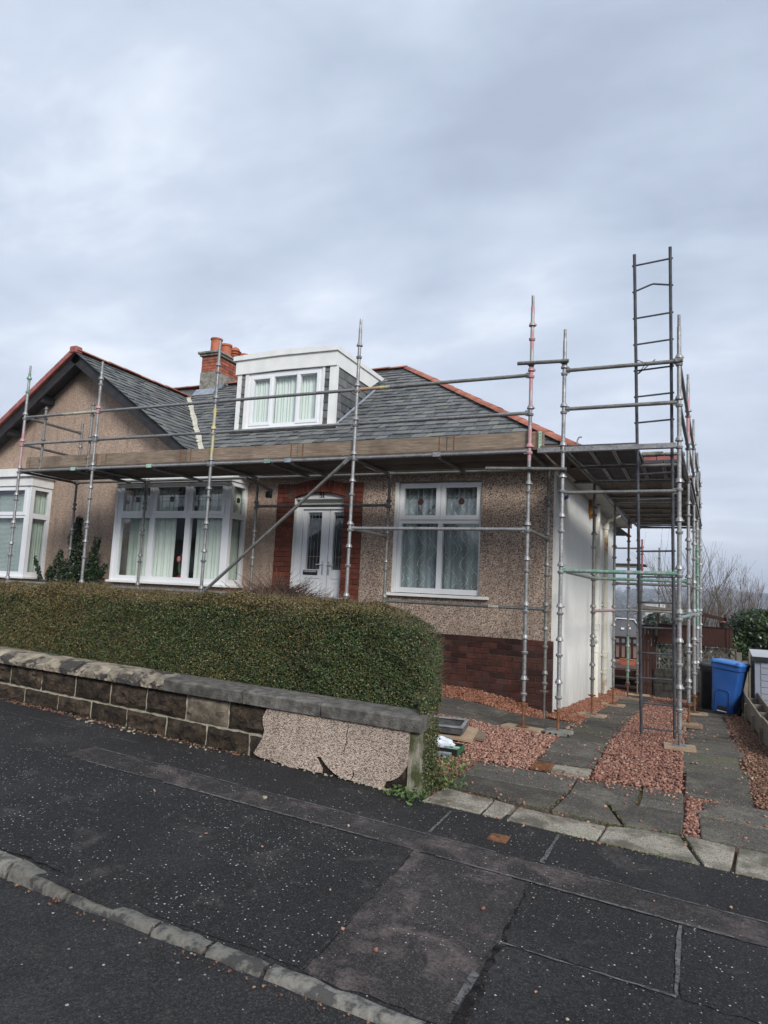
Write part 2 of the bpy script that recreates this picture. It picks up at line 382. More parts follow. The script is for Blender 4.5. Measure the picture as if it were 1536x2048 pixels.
M['purple'] = pm('purple plastic cap', (.10, .10, .34), (.13, .13, .40), 5, .45, 0)
M['bag'] = pm('white plastic bag', (.62, .68, .76), (.75, .79, .84), 6, .35, .2, 20, c3=(.10, .33, .62), s3=6.5, t3=(.66, .70), spec=.5)
M['mint'] = pm('pale green plastic', (.30, .46, .36), (.40, .55, .45), 5, .45, .05, 30)
M['deepgreen'] = pm('deep green plastic', (.02, .10, .045), (.03, .14, .06), 5, .45, .05, 30)
M['petal'] = pm('pink tulip petal', (.55, .14, .13), (.66, .24, .20), 8, .6, 0)
M['redpot'] = pm('red glazed pot', (.32, .02, .03), (.40, .03, .04), 5, .3, 0, spec=.6)
M['trough'] = pm('galvanised trough', (.26, .265, .265), (.46, .465, .465), 10, .5, .2, 40, metal=.4, c3=(.12, .12, .115), s3=5)
M['troughdark'] = pm('darkened trough body', (.075, .077, .08), (.15, .155, .16), 10, .6, .2, 40, metal=.3)  # galvanised metal darkened against the rim: the trough's dark interior is put into the colour
M['blind'] = pm('pale venetian blind', (.42, .48, .45), (.52, .57, .54), 3, .6, 0)

# glass: clear with a mirror-like sheen
def glassmat(name, tint=(.80, .86, .86), refl=1.0):
    m = bpy.data.materials.new(name); m.use_nodes = True
    nt = m.node_tree; nt.nodes.clear()
    o = nt.nodes.new('ShaderNodeOutputMaterial')
    t = nt.nodes.new('ShaderNodeBsdfTransparent'); t.inputs[0].default_value = (*tint, 1)
    g = nt.nodes.new('ShaderNodeBsdfGlossy'); g.inputs['Roughness'].default_value = .015; g.inputs[0].default_value = (.9, .93, .95, 1)
    pos = nt.nodes.new('ShaderNodeNewGeometry').outputs['Position']
    bp = nd(nt, 'ShaderNodeBump', Strength=.05, Distance=.02, Height=noise(nt, pos, 2.2, 2))
    nt.links.new(bp.outputs[0], g.inputs['Normal'])
    fc = nd(nt, 'ShaderNodeLayerWeight', Blend=.5).outputs['Facing']
    f = mth(nt, 'ADD', mth(nt, 'MULTIPLY', mth(nt, 'POWER', fc, 5), .75 * refl), .05 * refl, clamp=True)
    mx = nt.nodes.new('ShaderNodeMixShader')
    nt.links.new(f, mx.inputs[0]); nt.links.new(t.outputs[0], mx.inputs[1]); nt.links.new(g.outputs[0], mx.inputs[2])
    nt.links.new(mx.outputs[0], o.inputs[0])
    return m
M['glass'] = glassmat('window glass', (.95, .97, .965))

# net curtain with a trailing vine pattern
m, nt, b, pos = base_mat('floral net curtain')
sx = nd(nt, 'ShaderNodeSeparateXYZ', Vector=pos)
x_, z_ = sx.outputs[0], sx.outputs[2]
w1 = mth(nt, 'ABSOLUTE', mth(nt, 'SINE', mth(nt, 'ADD', mth(nt, 'MULTIPLY', x_, 17), mth(nt, 'MULTIPLY', mth(nt, 'SINE', mth(nt, 'MULTIPLY', z_, 13)), 1.15))))
l1 = mth(nt, 'LESS_THAN', w1, .07)
w2 = mth(nt, 'ABSOLUTE', mth(nt, 'SINE', mth(nt, 'ADD', mth(nt, 'MULTIPLY', x_, 34), mth(nt, 'MULTIPLY', mth(nt, 'SINE', mth(nt, 'ADD', mth(nt, 'MULTIPLY', z_, 26), 1.2)), 1.5))))
brk = mth(nt, 'GREATER_THAN', noise(nt, pos, 16, 2), .55)
l2 = mth(nt, 'MULTIPLY', mth(nt, 'LESS_THAN', w2, .12), brk)
ln = mth(nt, 'MAXIMUM', l1, l2)
col = mixc(nt, ln, (.60, .68, .70), (.86, .88, .88))
nt.links.new(col, b.inputs['Base Color']); b.inputs['Roughness'].default_value = .9
tr = nt.nodes.new('ShaderNodeBsdfTransparent'); mx = nt.nodes.new('ShaderNodeMixShader')
fold = ramp(nt, noise(nt, scaled(nt, pos, (1, 1, .05)), 9, 3), [(.35, .34), (.65, .68)])
op = mth(nt, 'MAXIMUM', fold, mth(nt, 'MULTIPLY', ln, .85))
out = [n for n in nt.nodes if n.type == 'OUTPUT_MATERIAL'][0]
nt.links.new(op, mx.inputs[0]); nt.links.new(tr.outputs[0], mx.inputs[1]); nt.links.new(b.outputs[0], mx.inputs[2])
nt.links.new(mx.outputs[0], out.inputs[0])
M['net'] = m

# ------------------------------------------------------------------ mesh helpers
class MB:
    def __init__(s): s.v = []; s.f = []; s.m = []
    def add(s, vs, fs, m=0):
        o = len(s.v); s.v.extend([tuple(p) for p in vs])
        for f in fs: s.f.append(tuple(i + o for i in f)); s.m.append(m)
        return s
    def box(s, x0, y0, z0, x1, y1, z1, m=0, ch=0.0):
        return s.obox(((x0 + x1) / 2, (y0 + y1) / 2, (z0 + z1) / 2), ((1, 0, 0), (0, 1, 0), (0, 0, 1)), (abs(x1 - x0) / 2, abs(y1 - y0) / 2, abs(z1 - z0) / 2), m, ch)
    def obox(s, c, ax, h, m=0, ch=0.0):
        c = Vector(c); A = [Vector(a) for a in ax]
        if not ch:
            vs = [c + A[0] * h[0] * i + A[1] * h[1] * j + A[2] * h[2] * k for i in (-1, 1) for j in (-1, 1) for k in (-1, 1)]
            return s.add(vs, [(0, 1, 3, 2), (4, 6, 7, 5), (0, 4, 5, 1), (2, 3, 7, 6), (0, 2, 6, 4), (1, 5, 7, 3)], m)
        vs = []; idx = {}
        for i in (-1, 1):
            for j in (-1, 1):
                for k in (-1, 1):
                    for a in range(3):
                        q = [h[0] - ch, h[1] - ch, h[2] - ch]; q[a] = h[a]
                        idx[(i, j, k, a)] = len(vs)
                        vs.append(c + A[0] * q[0] * i + A[1] * q[1] * j + A[2] * q[2] * k)
        fs = []
        def g(a, sg, b, c2):
            o = []
            for (p, q) in ((-1, -1), (1, -1), (1, 1), (-1, 1)):
                t = [0, 0, 0]; t[a] = sg; t[b] = p; t[c2] = q
                o.append(idx[(*t, a)])
            return tuple(o if sg > 0 else o[::-1])
        for a, b, c2 in ((0, 1, 2), (1, 2, 0), (2, 0, 1)):
            for sg in (-1, 1): fs.append(g(a, sg, b, c2))
        for a, b, c2 in ((0, 1, 2), (1, 2, 0), (2, 0, 1)):   # edges along axis a, between faces b and c2
            for p in (-1, 1):
                for q in (-1, 1):
                    def key(t, w):
                        d = [0, 0, 0]; d[a] = t; d[b] = p; d[c2] = q
                        return idx[(*d, w)]
                    e = (key(-1, b), key(1, b), key(1, c2), key(-1, c2))
                    fs.append(e if p * q < 0 else e[::-1])
        for i in (-1, 1):
            for j in (-1, 1):
                for k in (-1, 1):
                    t = (idx[(i, j, k, 0)], idx[(i, j, k, 1)], idx[(i, j, k, 2)])
                    fs.append(t if i * j * k > 0 else t[::-1])
        return s.add(vs, fs, m)
    def tube(s, p, q, r, n=10, m=0, r2=None, cap=True):
        p, q = Vector(p), Vector(q); d = (q - p).normalized()
        a = d.orthogonal().normalized() if abs(d.z) < .99 else Vector((1, 0, 0)); b = d.cross(a)
        r2 = r if r2 is None else r2
        vs = [p + (a * math.cos(2 * PI * i / n) + b * math.sin(2 * PI * i / n)) * r for i in range(n)] + \
             [q + (a * math.cos(2 * PI * i / n) + b * math.sin(2 * PI * i / n)) * r2 for i in range(n)]
        fs = [(i, (i + 1) % n, n + (i + 1) % n, n + i) for i in range(n)]
        if cap: fs += [tuple(range(n))[::-1], tuple(range(n, 2 * n))]
        return s.add(vs, fs, m)
    def path(s, pts, r, n=8, m=0, cap=True):
        pts = [Vector(p) for p in pts]; k = len(pts)
        rs = r if isinstance(r, (list, tuple)) else [r] * k
        t0 = (pts[1] - pts[0]).normalized(); a = t0.orthogonal().normalized()
        vs = []
        for i, p in enumerate(pts):
            t = (pts[min(i + 1, k - 1)] - pts[max(i - 1, 0)]).normalized()
            a = (a - t * a.dot(t)).normalized(); b = t.cross(a)
            vs += [p + (a * math.cos(2 * PI * j / n) + b * math.sin(2 * PI * j / n)) * rs[i] for j in range(n)]
        fs = [(i * n + j, i * n + (j + 1) % n, (i + 1) * n + (j + 1) % n, (i + 1) * n + j) for i in range(k - 1) for j in range(n)]
        if cap: fs += [tuple(range(n))[::-1], tuple(range((k - 1) * n, k * n))]
        return s.add(vs, fs, m)
    def lathe(s, base, prof, n=12, m=0, axis=(0, 0, 1)):
        """prof: (height, radius, material or None)"""
        base = Vector(base); d = Vector(axis).normalized()
        a = Vector((1, 0, 0)) if abs(d.x) < .9 else Vector((0, 1, 0)); a = (a - d * a.dot(d)).normalized(); b = d.cross(a)
        vs = []
        for pr in prof:
            vs += [base + d * pr[0] + (a * math.cos(2 * PI * j / n) + b * math.sin(2 * PI * j / n)) * pr[1] for j in range(n)]
        o = len(s.v); s.v.extend([tuple(p) for p in vs])
        for i in range(len(prof) - 1):
            mm = prof[i + 1][2] if len(prof[i + 1]) > 2 else m
            for j in range(n):
                s.f.append((o + i * n + j, o + i * n + (j + 1) % n, o + (i + 1) * n + (j + 1) % n, o + (i + 1) * n + j)); s.m.append(mm)
        s.f.append(tuple(o + j for j in range(n))[::-1]); s.m.append(m)
        k = len(prof) - 1
        s.f.append(tuple(o + k * n + j for j in range(n))); s.m.append(prof[-1][2] if len(prof[-1]) > 2 else m)
        return s
    def prism(s, pts, ext, m=0):
        """closed outline extruded by the vector ext"""
        n = len(pts); e = Vector(ext); P = [Vector(p) for p in pts]
        vs = P + [p + e for p in P]
        fs = [tuple(range(n)), tuple(range(n, 2 * n))[::-1]] + [(i, i + n, (i + 1) % n + n, (i + 1) % n) for i in range(n)]
        return s.add(vs, fs, m)
    def slab(s, xs, zs, hole, y0, y1, m=0):
        """upright plate in the x-z plane with rectangular holes"""
        nx, nz = len(xs) - 1, len(zs) - 1
        sol = lambda i, j: 0 <= i < nx and 0 <= j < nz and not hole((xs[i] + xs[i + 1]) / 2, (zs[j] + zs[j + 1]) / 2)
        for i in range(nx):
            for j in range(nz):
                if not sol(i, j): continue
                a, b, c, d = xs[i], xs[i + 1], zs[j], zs[j + 1]
                s.add([(a, y0, c), (b, y0, c), (b, y0, d), (a, y0, d)], [(0, 1, 2, 3)], m)
                s.add([(a, y1, c), (b, y1, c), (b, y1, d), (a, y1, d)], [(3, 2, 1, 0)], m)
                if not sol(i - 1, j): s.add([(a, y0, c), (a, y0, d), (a, y1, d), (a, y1, c)], [(0, 1, 2, 3)], m)
                if not sol(i + 1, j): s.add([(b, y0, c), (b, y1, c), (b, y1, d), (b, y0, d)], [(0, 1, 2, 3)], m)
                if not sol(i, j - 1): s.add([(a, y0, c), (a, y1, c), (b, y1, c), (b, y0, c)], [(0, 1, 2, 3)], m)
                if not sol(i, j + 1): s.add([(a, y0, d), (b, y0, d), (b, y1, d), (a, y1, d)], [(0, 1, 2, 3)], m)
        return s
    def holes(s, x0, x1, z0, z1, panes, y0, y1, m=0):
        xs = sorted({x0, x1, *[p[0] for p in panes], *[p[1] for p in panes]})
        zs = sorted({z0, z1, *[p[2] for p in panes], *[p[3] for p in panes]})
        return s.slab(xs, zs, lambda x, z: any(p[0] < x < p[1] and p[2] < z < p[3] for p in panes), y0, y1, m)
    def rot(s, M4, start=0):
        for i in range(start, len(s.v)): s.v[i] = tuple(M4 @ Vector(s.v[i]))
        return s
    def mesh(s, name, mats, org=(0, 0, 0), smooth=None):
        me = bpy.data.meshes.new(name)
        o = Vector(org)
        me.from_pydata([tuple(Vector(p) - o) for p in s.v], [], s.f)
        for mm in (mats if isinstance(mats, (list, tuple)) else [mats]): me.materials.append(mm)
        if any(s.m): me.polygons.foreach_set('material_index', s.m)
        if smooth is not None:
            me.polygons.foreach_set('use_smooth', [True] * len(s.f)); me.set_sharp_from_angle(angle=R(smooth))
        me.update()
        return me
    def build(s, name, mats, parent=None, smooth=None, loc=None):
        org = parent['_o'] if (parent is not None and '_o' in parent) else (loc or (0, 0, 0))
        me = s.mesh(name, mats, org, smooth)
        o = bpy.data.objects.new(name, me); COL.objects.link(o)
        if parent is not None: o.parent = parent
        elif loc: o.location = loc
        o['_o'] = tuple(org)
        return o

def np_obj(name, V, F, mats, parent=None, mi=None, smooth=False):
    """numpy mesh, all faces with the same corner count"""
    me = bpy.data.meshes.new(name)
    nv, nf, k = len(V), len(F), F.shape[1]
    if parent is not None and '_o' in parent: V = V - np.array(parent['_o'])
    me.vertices.add(nv); me.vertices.foreach_set('co', np.asarray(V, np.float32).ravel())
    me.loops.add(nf * k); me.loops.foreach_set('vertex_index', np.asarray(F, np.int32).ravel())
    me.polygons.add(nf); me.polygons.foreach_set('loop_start', np.arange(0, nf * k, k, dtype=np.int32))
    if mi is not None: me.polygons.foreach_set('material_index', np.asarray(mi, np.int32))
    if smooth: me.polygons.foreach_set('use_smooth', np.ones(nf, bool))
    for mm in (mats if isinstance(mats, (list, tuple)) else [mats]): me.materials.append(mm)
    me.update(calc_edges=True)
    o = bpy.data.objects.new(name, me); COL.objects.link(o)
    if parent is not None: o.parent = parent
    return o

def tag(o, label=None, cat=None, group=None, kind=None):
    if label: o['label'] = label
    if cat: o['category'] = cat
    if group: o['group'] = group
    if kind: o['kind'] = kind
    return o

def thing(name, loc, label, cat, group=None):
    o = bpy.data.objects.new(name, None); COL.objects.link(o)
    o.location = loc; o['_o'] = tuple(loc); o.empty_display_size = .2
    return tag(o, label, cat, group)

def inst(name, mesh, loc, parent, rot=None, scale=None):
    o = bpy.data.objects.new(name, mesh); COL.objects.link(o)
    if parent is not None:
        o.parent = parent
        o.location = Vector(loc) - Vector(parent['_o'])
    else: o.location = loc
    if rot: o.rotation_euler = rot
    if scale: o.scale = scale
    return o

def u(a, b): return random.uniform(a, b)
def clamp(x, a=0., b=1.): return max(a, min(b, x))
def sm(x): x = clamp(x); return x * x * (3 - 2 * x)

# ------------------------------------------------------------------ heights of the ground
def street(x): return -.03 - .056 * max(-22, min(16, x))
def gz(x, y):
    if y <= -3.3: return street(x)
    if x >= 0:
        if y <= 0: return -.03 - .056 * min(x, 16) * (-y / 3.3)
        yy = min(y, 14)
        return -.03 - .05 * yy - .0012 * yy * yy
    t = clamp(-x / 1.0)
    yy = clamp(y, 0, 14)
    return street(x) * (1 if y <= 0 else 1) * t + (-.03) * (1 - t) - (.05 * yy + .0012 * yy * yy) * (1 - t) - (.02 * yy) * t * clamp((y - 3) / 5)

def sheet(name, x0, x1, y0, y1, mat, off=0., nx=2, ny=2, zf=None, kind='structure', wob=0.):
    """ground-following sheet"""
    xs = np.linspace(x0, x1, nx + 1); ys = np.linspace(y0, y1, ny + 1)
    mb = MB(); vs = []
    zf = zf or gz
    for j, y in enumerate(ys):
        for i, x in enumerate(xs):
            ex = wob * u(-1, 1) if i in (0, nx) else 0; ey = wob * u(-1, 1) if j in (0, ny) else 0
            vs.append((x + ex, y + ey, zf(x + ex, y + ey) + off))
    fs = [(j * (nx + 1) + i, j * (nx + 1) + i + 1, (j + 1) * (nx + 1) + i + 1, (j + 1) * (nx + 1) + i) for j in range(ny) for i in range(nx)]
    mb.add(vs, fs)
    return tag(mb.build(name, mat), kind=kind)

# ------------------------------------------------------------------ road, kerb, pavement
pav = lambda x, y: street(x) + .035 * sm((-x - .75) / .35) * sm((-4.6 - y) / 1.2)
sheet('road', -40, 30, -14, -6.0, M['road'], -.022, 70, 8, lambda x, y: street(x) + .012 * math.sin(x * .9 + y) * .3)
sheet('pavement', -40, 30, -5.99, -3.27, M['tar'], 0, 140, 12, pav)
sheet('pavement_far_side', -40, 30, -16.5, -14, M['tar'], .05, 20, 2, lambda x, y: street(x))
# resurfaced patches and trench strip, each a sheet of its own 4 mm up
def patch(name, x0, x1, y0, y1, mat, off=.004, slant=0.):
    nx = max(2, int((x1 - x0) / .06)); ny = max(2, int((y1 - y0) / .06))
    xs = np.linspace(x0, x1, nx + 1); ys = np.linspace(y0, y1, ny + 1)
    mb = MB(); vs = []
    for j, y in enumerate(ys):
        for i, x in enumerate(xs):
            e = .016
            xx = x + slant * (y1 - y) + (e * u(-1, 1) if i in (0, nx) else 0); yy = y + (e * u(-1, 1) if j in (0, ny) else 0)
            vs.append((xx, yy, pav(xx, yy) + off))
    mb.add(vs, [(j * (nx + 1) + i, j * (nx + 1) + i + 1, (j + 1) * (nx + 1) + i + 1, (j + 1) * (nx + 1) + i) for j in range(ny) for i in range(nx)])
    return tag(mb.build(name, mat), kind='structure')
patch('pavement_patch', -6.0, .30, -5.90, -4.415, M['tar_chip'], .004, .075)
patch('pavement_patch', .315, 1.03, -5.92, -4.40, M['tar_brown'], .004, .06)
patch('pavement_patch', 1.05, 1.83, -5.16, -4.415, M['tar'])
patch('pavement_patch', 1.05, 4.2, -5.93, -5.19, M['tar_chip'])
patch('pavement_patch', 1.85, 4.2, -5.17, -4.415, M['tar'])
patch('trench_strip', -2.75, 6.0, -4.385, -4.075, M['tar_strip'])
def seam(pts, w, mat=None, off=.008, gaps=0.):
    mb = MB(); L = []
    P = []
    for (a, b) in zip(pts[:-1], pts[1:]):
        n = max(2, int((Vector(b) - Vector(a)).length / .05))
        P += [Vector(a).lerp(Vector(b), i / n) for i in range(n)]
    P.append(Vector(pts[-1]))
    ph = u(0, 50)
    run = []
    def flush():
        if len(run) > 2:
            vs = []
            for k, (p, d, ww) in enumerate(run):
                for sgn in (-1, 1):
                    q = p + d * sgn * ww; vs.append((q.x, q.y, pav(q.x, q.y) + off))
            mb.add(vs, [(2 * i, 2 * i + 2, 2 * i + 3, 2 * i + 1) for i in range(len(run) - 1)])
        run.clear()
    for i, p in enumerate(P):
        t = (P[min(i + 1, len(P) - 1)] - P[max(i - 1, 0)]).normalized(); d = Vector((-t.y, t.x))
        v = math.sin(i * .31 + ph) + .7 * math.sin(i * .13 + ph * 2)
        if v < -1.6 + gaps * 1.2: flush(); continue
        run.append((p + d * u(-.003, .003), d, w * (.55 + .35 * v * .5 + u(0, .4))))
    flush()
    return tag(mb.build('pavement_seam', mat or M['seam']), kind='structure')
seam([(-2.75, -4.075), (6, -4.07)], .009, gaps=.25)
seam([(-2.7, -4.40), (-.2, -4.38), (6, -4.40)], .013, gaps=.55)
seam([(.30, -4.42), (.36, -5.1), (.40, -5.93)], .007, M['seam_dark'])
seam([(1.035, -4.42), (1.04, -5.0), (1.05, -5.93)], .008, M['seam_dark'])
seam([(1.04, -5.5), (1.03, -5.93)], .026, gaps=.3, off=.0085)
seam([(1.04, -3.46), (1.04, -4.06)], .017, off=.0085)
seam([(.26, -3.52), (.28, -4.06)], .013, off=.0085)
seam([(1.05, -5.18), (1.84, -5.17)], .011, gaps=.1, off=.0088)
seam([(1.84, -4.42), (1.84, -5.16)], .011, off=.0085)
seam([(-2.6, -3.72), (-4.8, -3.78)], .006, gaps=.4)

kerb = thing('kerb', (0, -5.95, -.05), None, None); kerb['kind'] = 'structure'
jx = [-6.2, -5.2, -4.25, -3.2, -2.2, -1.27, -.87, -.33, -.03, .27, .98, 1.85, 2.75, 3.7, 4.6]
for a, b in zip(jx[:-1], jx[1:]):
    mb = MB(); n = 7
    rows = []
    for i in range(n + 1):
        x = a + .012 + (b - a - .024) * i / n
        lift = .055 * sm((-x - .82) / .45)
        top = street(x) + .006 + lift * .75 + u(-.004, .004)
        yb = -5.925 + u(-.008, .006); yf = -6.022 + u(-.008, .008)
        yf2 = -6.036 + u(-.012, .008)
        rows.append([(x, yb, top - .12), (x, yb, top - .012), (x, yb - .015, top), (x, yf + .022, top + u(-.004, .002)), (x, yf + .002, top - .016 + u(-.006, .004)), (x, yf2, street(x) - .07)])
    k = len(rows[0]); vs = [p for r in rows for p in r]
    fs = [(i * k + j, i * k + j + 1, (i + 1) * k + j + 1, (i + 1) * k + j) for i in range(n) for j in range(k - 1)]
    fs += [tuple(range(k))[::-1], tuple(n * k + j for j in range(k))]
    mb.add(vs, fs); mb.build('kerb_stone', M['kerb'], kerb, smooth=50)

# ------------------------------------------------------------------ plots behind the pavement
sheet('front_garden', -30, .02, -3.24, 2.1, M['soil'], -.045, 60, 12)
def drive_base(x, y): return gz(max(x, 0.0), y)
sheet('driveway', .0, 2.72, -3.27, 11.4, M['redsoil'], -.035, 10, 40, drive_base)
sheet('neighbour_yard', 2.70, 9, -3.27, 11.4, M['soil'], -.05, 8, 20, drive_base)

# ------------------------------------------------------------------ driveway slabs, edging, path
drive = thing('paved_driveway', (1.2, -1, -.05), None, None); drive['kind'] = 'structure'
def slab(poly, mat, name='paving_slab', parent=drive, th=.05, off=.0, tilt=.006, ch=.006):
    poly = [(x + u(-.004, .004), y + u(-.004, .004)) for x, y in poly]
    # roughen long edges a little
    P = []
    for (a, b) in zip(poly, poly[1:] + poly[:1]):
        P.append(a); L = math.hypot(b[0] - a[0], b[1] - a[1])
        k = int(L / .16)
        for i in range(1, k):
            t = i / k; P.append((a[0] + (b[0] - a[0]) * t + u(-.003, .003), a[1] + (b[1] - a[1]) * t + u(-.003, .003)))
    cx = sum(p[0] for p in P) / len(P); cy = sum(p[1] for p in P) / len(P)
    tx, ty, dz = u(-tilt, tilt), u(-tilt, tilt), u(-.003, .003)
    zz = lambda x, y: gz(max(x, 0) if parent is drive else x, y) + off + dz + (x - cx) * tx * 2 + (y - cy) * ty * 2
    n = len(P); vs = []; fs = []
    ins = lambda p, d: (p[0] + (cx - p[0]) * d / max(.05, math.hypot(cx - p[0], cy - p[1])), p[1] + (cy - p[1]) * d / max(.05, math.hypot(cx - p[0], cy - p[1])))
    for p in P: q = ins(p, ch * 1.6); vs.append((q[0], q[1], zz(*q)))
    for p in P: vs.append((p[0], p[1], zz(*p) - ch))
    for p in P: vs.append((p[0], p[1], zz(*p) - th))
    fs.append(tuple(range(n)))
    for k in range(2):
        for i in range(n): fs.append((k * n + i, (k + 1) * n + i, (k + 1) * n + (i + 1) % n, k * n + (i + 1) % n))
    mb = MB(); mb.add(vs, fs)
    return mb.build(name, mat, parent)
rect = lambda x0, x1, y0, y1, g=.011: [(x0 + g, y0 + g), (x1 - g, y0 + g), (x1 - g, y1 - g), (x0 + g, y1 - g)]
S, SM = M['slab'], M['slab_mossy']
# apron, two rows
slab([(-.02, -2.41), (.91, -2.40), (.92, -1.87), (.0, -1.87)], S)
slab([(.935, -2.405), (1.45, -2.40), (1.47, -1.79), (.935, -1.865)], S)
slab([(1.49, -2.06), (1.82, -2.03), (1.82, -1.76), (1.49, -1.76)], S)
slab([(1.49, -2.31), (1.83, -2.29), (1.82, -2.05), (1.49, -2.08)], S)
slab([(-.04, -2.88), (.86, -2.93), (.905, -2.43), (-.03, -2.44)], S)
slab([(.895, -2.92), (1.41, -2.92), (1.235, -2.43), (.93, -2.42)], S)
slab([(1.445, -2.92), (1.82, -2.83), (1.83, -2.32), (1.46, -2.335), (1.265, -2.425)], S)
# broken pair to the right
slab([(2.12, -1.80), (2.52, -1.80), (2.54, -2.27), (1.94, -2.29), (1.94, -2.21)], S, tilt=.012)
slab([(1.94, -2.33), (2.54, -2.31), (2.56, -2.80), (1.955, -2.81)], S, tilt=.008)
slab([(1.96, -1.93), (2.10, -1.83), (2.06, -2.06), (1.98, -2.10)], S, tilt=.02)
slab(rect(2.56, 3.05, -2.8, -2.1), S); slab(rect(2.56, 3.05, -2.08, -1.5), SM)
# left wheel strip
slab([(.66, -1.72), (1.0, -1.70), (1.0, -1.46), (.64, -1.50)], M['edging'], tilt=.01)
ly = [-1.42, -.95, -.20, .55, 1.28, 1.95, 2.6, 3.3, 4.0, 4.7, 5.4, 6.1, 6.8, 7.5, 8.2, 8.9]
for i, (a, b) in enumerate(zip(ly[:-1], ly[1:])): slab(rect(.45 + u(-.01, .01), 1.03 + u(-.015, .01), a, b, .014), SM if i in (2, 3, 5) else S, tilt=.010)
ry = [-1.74, -.98, -.57, -.05, .36, .80, 1.25, 1.69, 2.2, 2.8, 3.4, 4.0, 4.6, 5.2, 5.8, 6.4, 7.0, 7.6]
for i, (a, b) in enumerate(zip(ry[:-1], ry[1:])): slab(rect(1.79 + u(-.03, .03), 2.37 + u(-.04, .05), a, b, .016), SM if i in (1, 2, 4) else S, tilt=.022, off=u(-.006, .008))
# pebbled concrete edging along the pavement
for poly in ([(.0, -3.44), (.45, -3.42), (.45, -3.04), (.03, -2.98)], [(.475, -3.42), (.61, -3.41), (.63, -3.06), (.47, -3.04)],
             [(.655, -3.41), (1.28, -3.40), (1.30, -3.05), (.665, -3.07)], [(1.30, -3.40), (1.94, -3.38), (1.81, -2.90), (1.45, -2.97), (1.32, -3.04)],
             [(1.965, -3.38), (2.12, -3.37), (2.17, -2.89), (1.84, -2.88)], [(2.15, -3.37), (2.62, -3.34), (2.6, -2.86), (2.195, -2.89)], [(2.645, -3.34), (3.3, -3.34), (3.3, -2.86), (2.62, -2.86)]):
    slab(poly, M['edging'], 'edging_block', off=.013, tilt=.003)
# path along the front of the house
path = thing('garden_path', (-.5, .8, -.03), None, None); path['kind'] = 'structure'
for x0, x1 in ((-2.9, -2.1), (-2.1, -1.38), (-1.38, -.36), (-.36, .43)): slab(rect(x0, x1, .05, .70), S, parent=path)
for x0, x1 in ((-2.4, -1.75), (-1.75, -1.1), (-1.1, -.48), (-.48, .44)): slab(rect(x0, x1, .72, 1.40), S, parent=path)

# rusty drain grate and stopcock cover
t = thing('drain_grate', (.57, -1.66, gz(.57, -1.66)), 'rusty drain grate at the corner of the gravel bed', 'drain grate')
z0 = gz(.57, -1.66)
MB().box(.475, -1.80, z0 - .05, .66, -1.52, z0 - .012).build('grate_pit', M['black'], t)
mb = MB(); mb.holes(.475, .66, -1.80, -1.52, [(.50, .635, -1.775, -1.545)], 0, .02)
mb.rot(Matrix(((1, 0, 0, 0), (0, 0, 1, 0), (0, 1, 0, z0 - .01), (0, 0, 0, 1)))).build('grate_frame', M['rust'], t)
for i in range(6): MB().box(.503, -1.768 + i * .038, z0 - .012, .632, -1.752 + i * .038, z0 + .008, ch=.002).build('grate_bar', M['rust'], t)
t = thing('stopcock_cover', (.695, -3.81, street(.695)), 'small square rusty cover set in the dark pavement', 'manhole cover')
zc = street(.695) + .006
MB().box(.632, -3.875, zc - .03, .762, -3.745, zc + .002, ch=.003).build('cover_frame', M['rust'], t)
MB().box(.645, -3.862, zc - .02, .749, -3.758, zc + .007, ch=.003).build('cover_plate', M['rust'], t)
MB().box(.685, -3.822, zc, .71, -3.812, zc + .0085).build('lifting_slot', M['black'], t)

# ------------------------------------------------------------------ gravel, one heap of loose stones per bed
CUBE = np.array([(-1, -1, -1), (1, -1, -1), (1, 1, -1), (-1, 1, -1), (-1, -1, 1), (1, -1, 1), (1, 1, 1), (-1, 1, 1)], float)
CF = np.array([(0, 3, 2, 1), (4, 5, 6, 7), (0, 1, 5, 4), (1, 2, 6, 5), (2, 3, 7, 6), (3, 0, 4, 7)])
def stones(P, smin, smax, flat=.6):
    n = len(P)
    V = np.repeat(CUBE[None], n, 0) * (1 + RNG.uniform(-.42, .25, (n, 8, 3)))
    s = RNG.uniform(smin, smax, (n, 1, 1)) * RNG.uniform(.6, 1.25, (n, 1, 3)); s[:, :, 2] *= flat
    V = V * s
    a = RNG.uniform(0, 2 * PI, n); t = RNG.normal(0, .5, n)
    ca, sa, ct, st = np.cos(a), np.sin(a), np.cos(t), np.sin(t)
    x, y, z = V[..., 0], V[..., 1], V[..., 2]
    y, z = y * ct[:, None] - z * st[:, None], y * st[:, None] + z * ct[:, None]
    x, y = x * ca[:, None] - y * sa[:, None], x * sa[:, None] + y * ca[:, None]
    V = np.stack([x, y, z], -1) + P[:, None, :]
    F = (CF[None] + (np.arange(n) * 8)[:, None, None]).reshape(-1, 4)
    return V.reshape(-1, 3), F
def inside(poly, X, Y):
    r = np.zeros(len(X), bool); n = len(poly)
    for i in range(n):
        (x0, y0), (x1, y1) = poly[i], poly[(i + 1) % n]
        c = ((y0 > Y) != (y1 > Y)) & (X < (x1 - x0) * (Y - y0) / (y1 - y0 + 1e-12) + x0)
        r ^= c
    return r
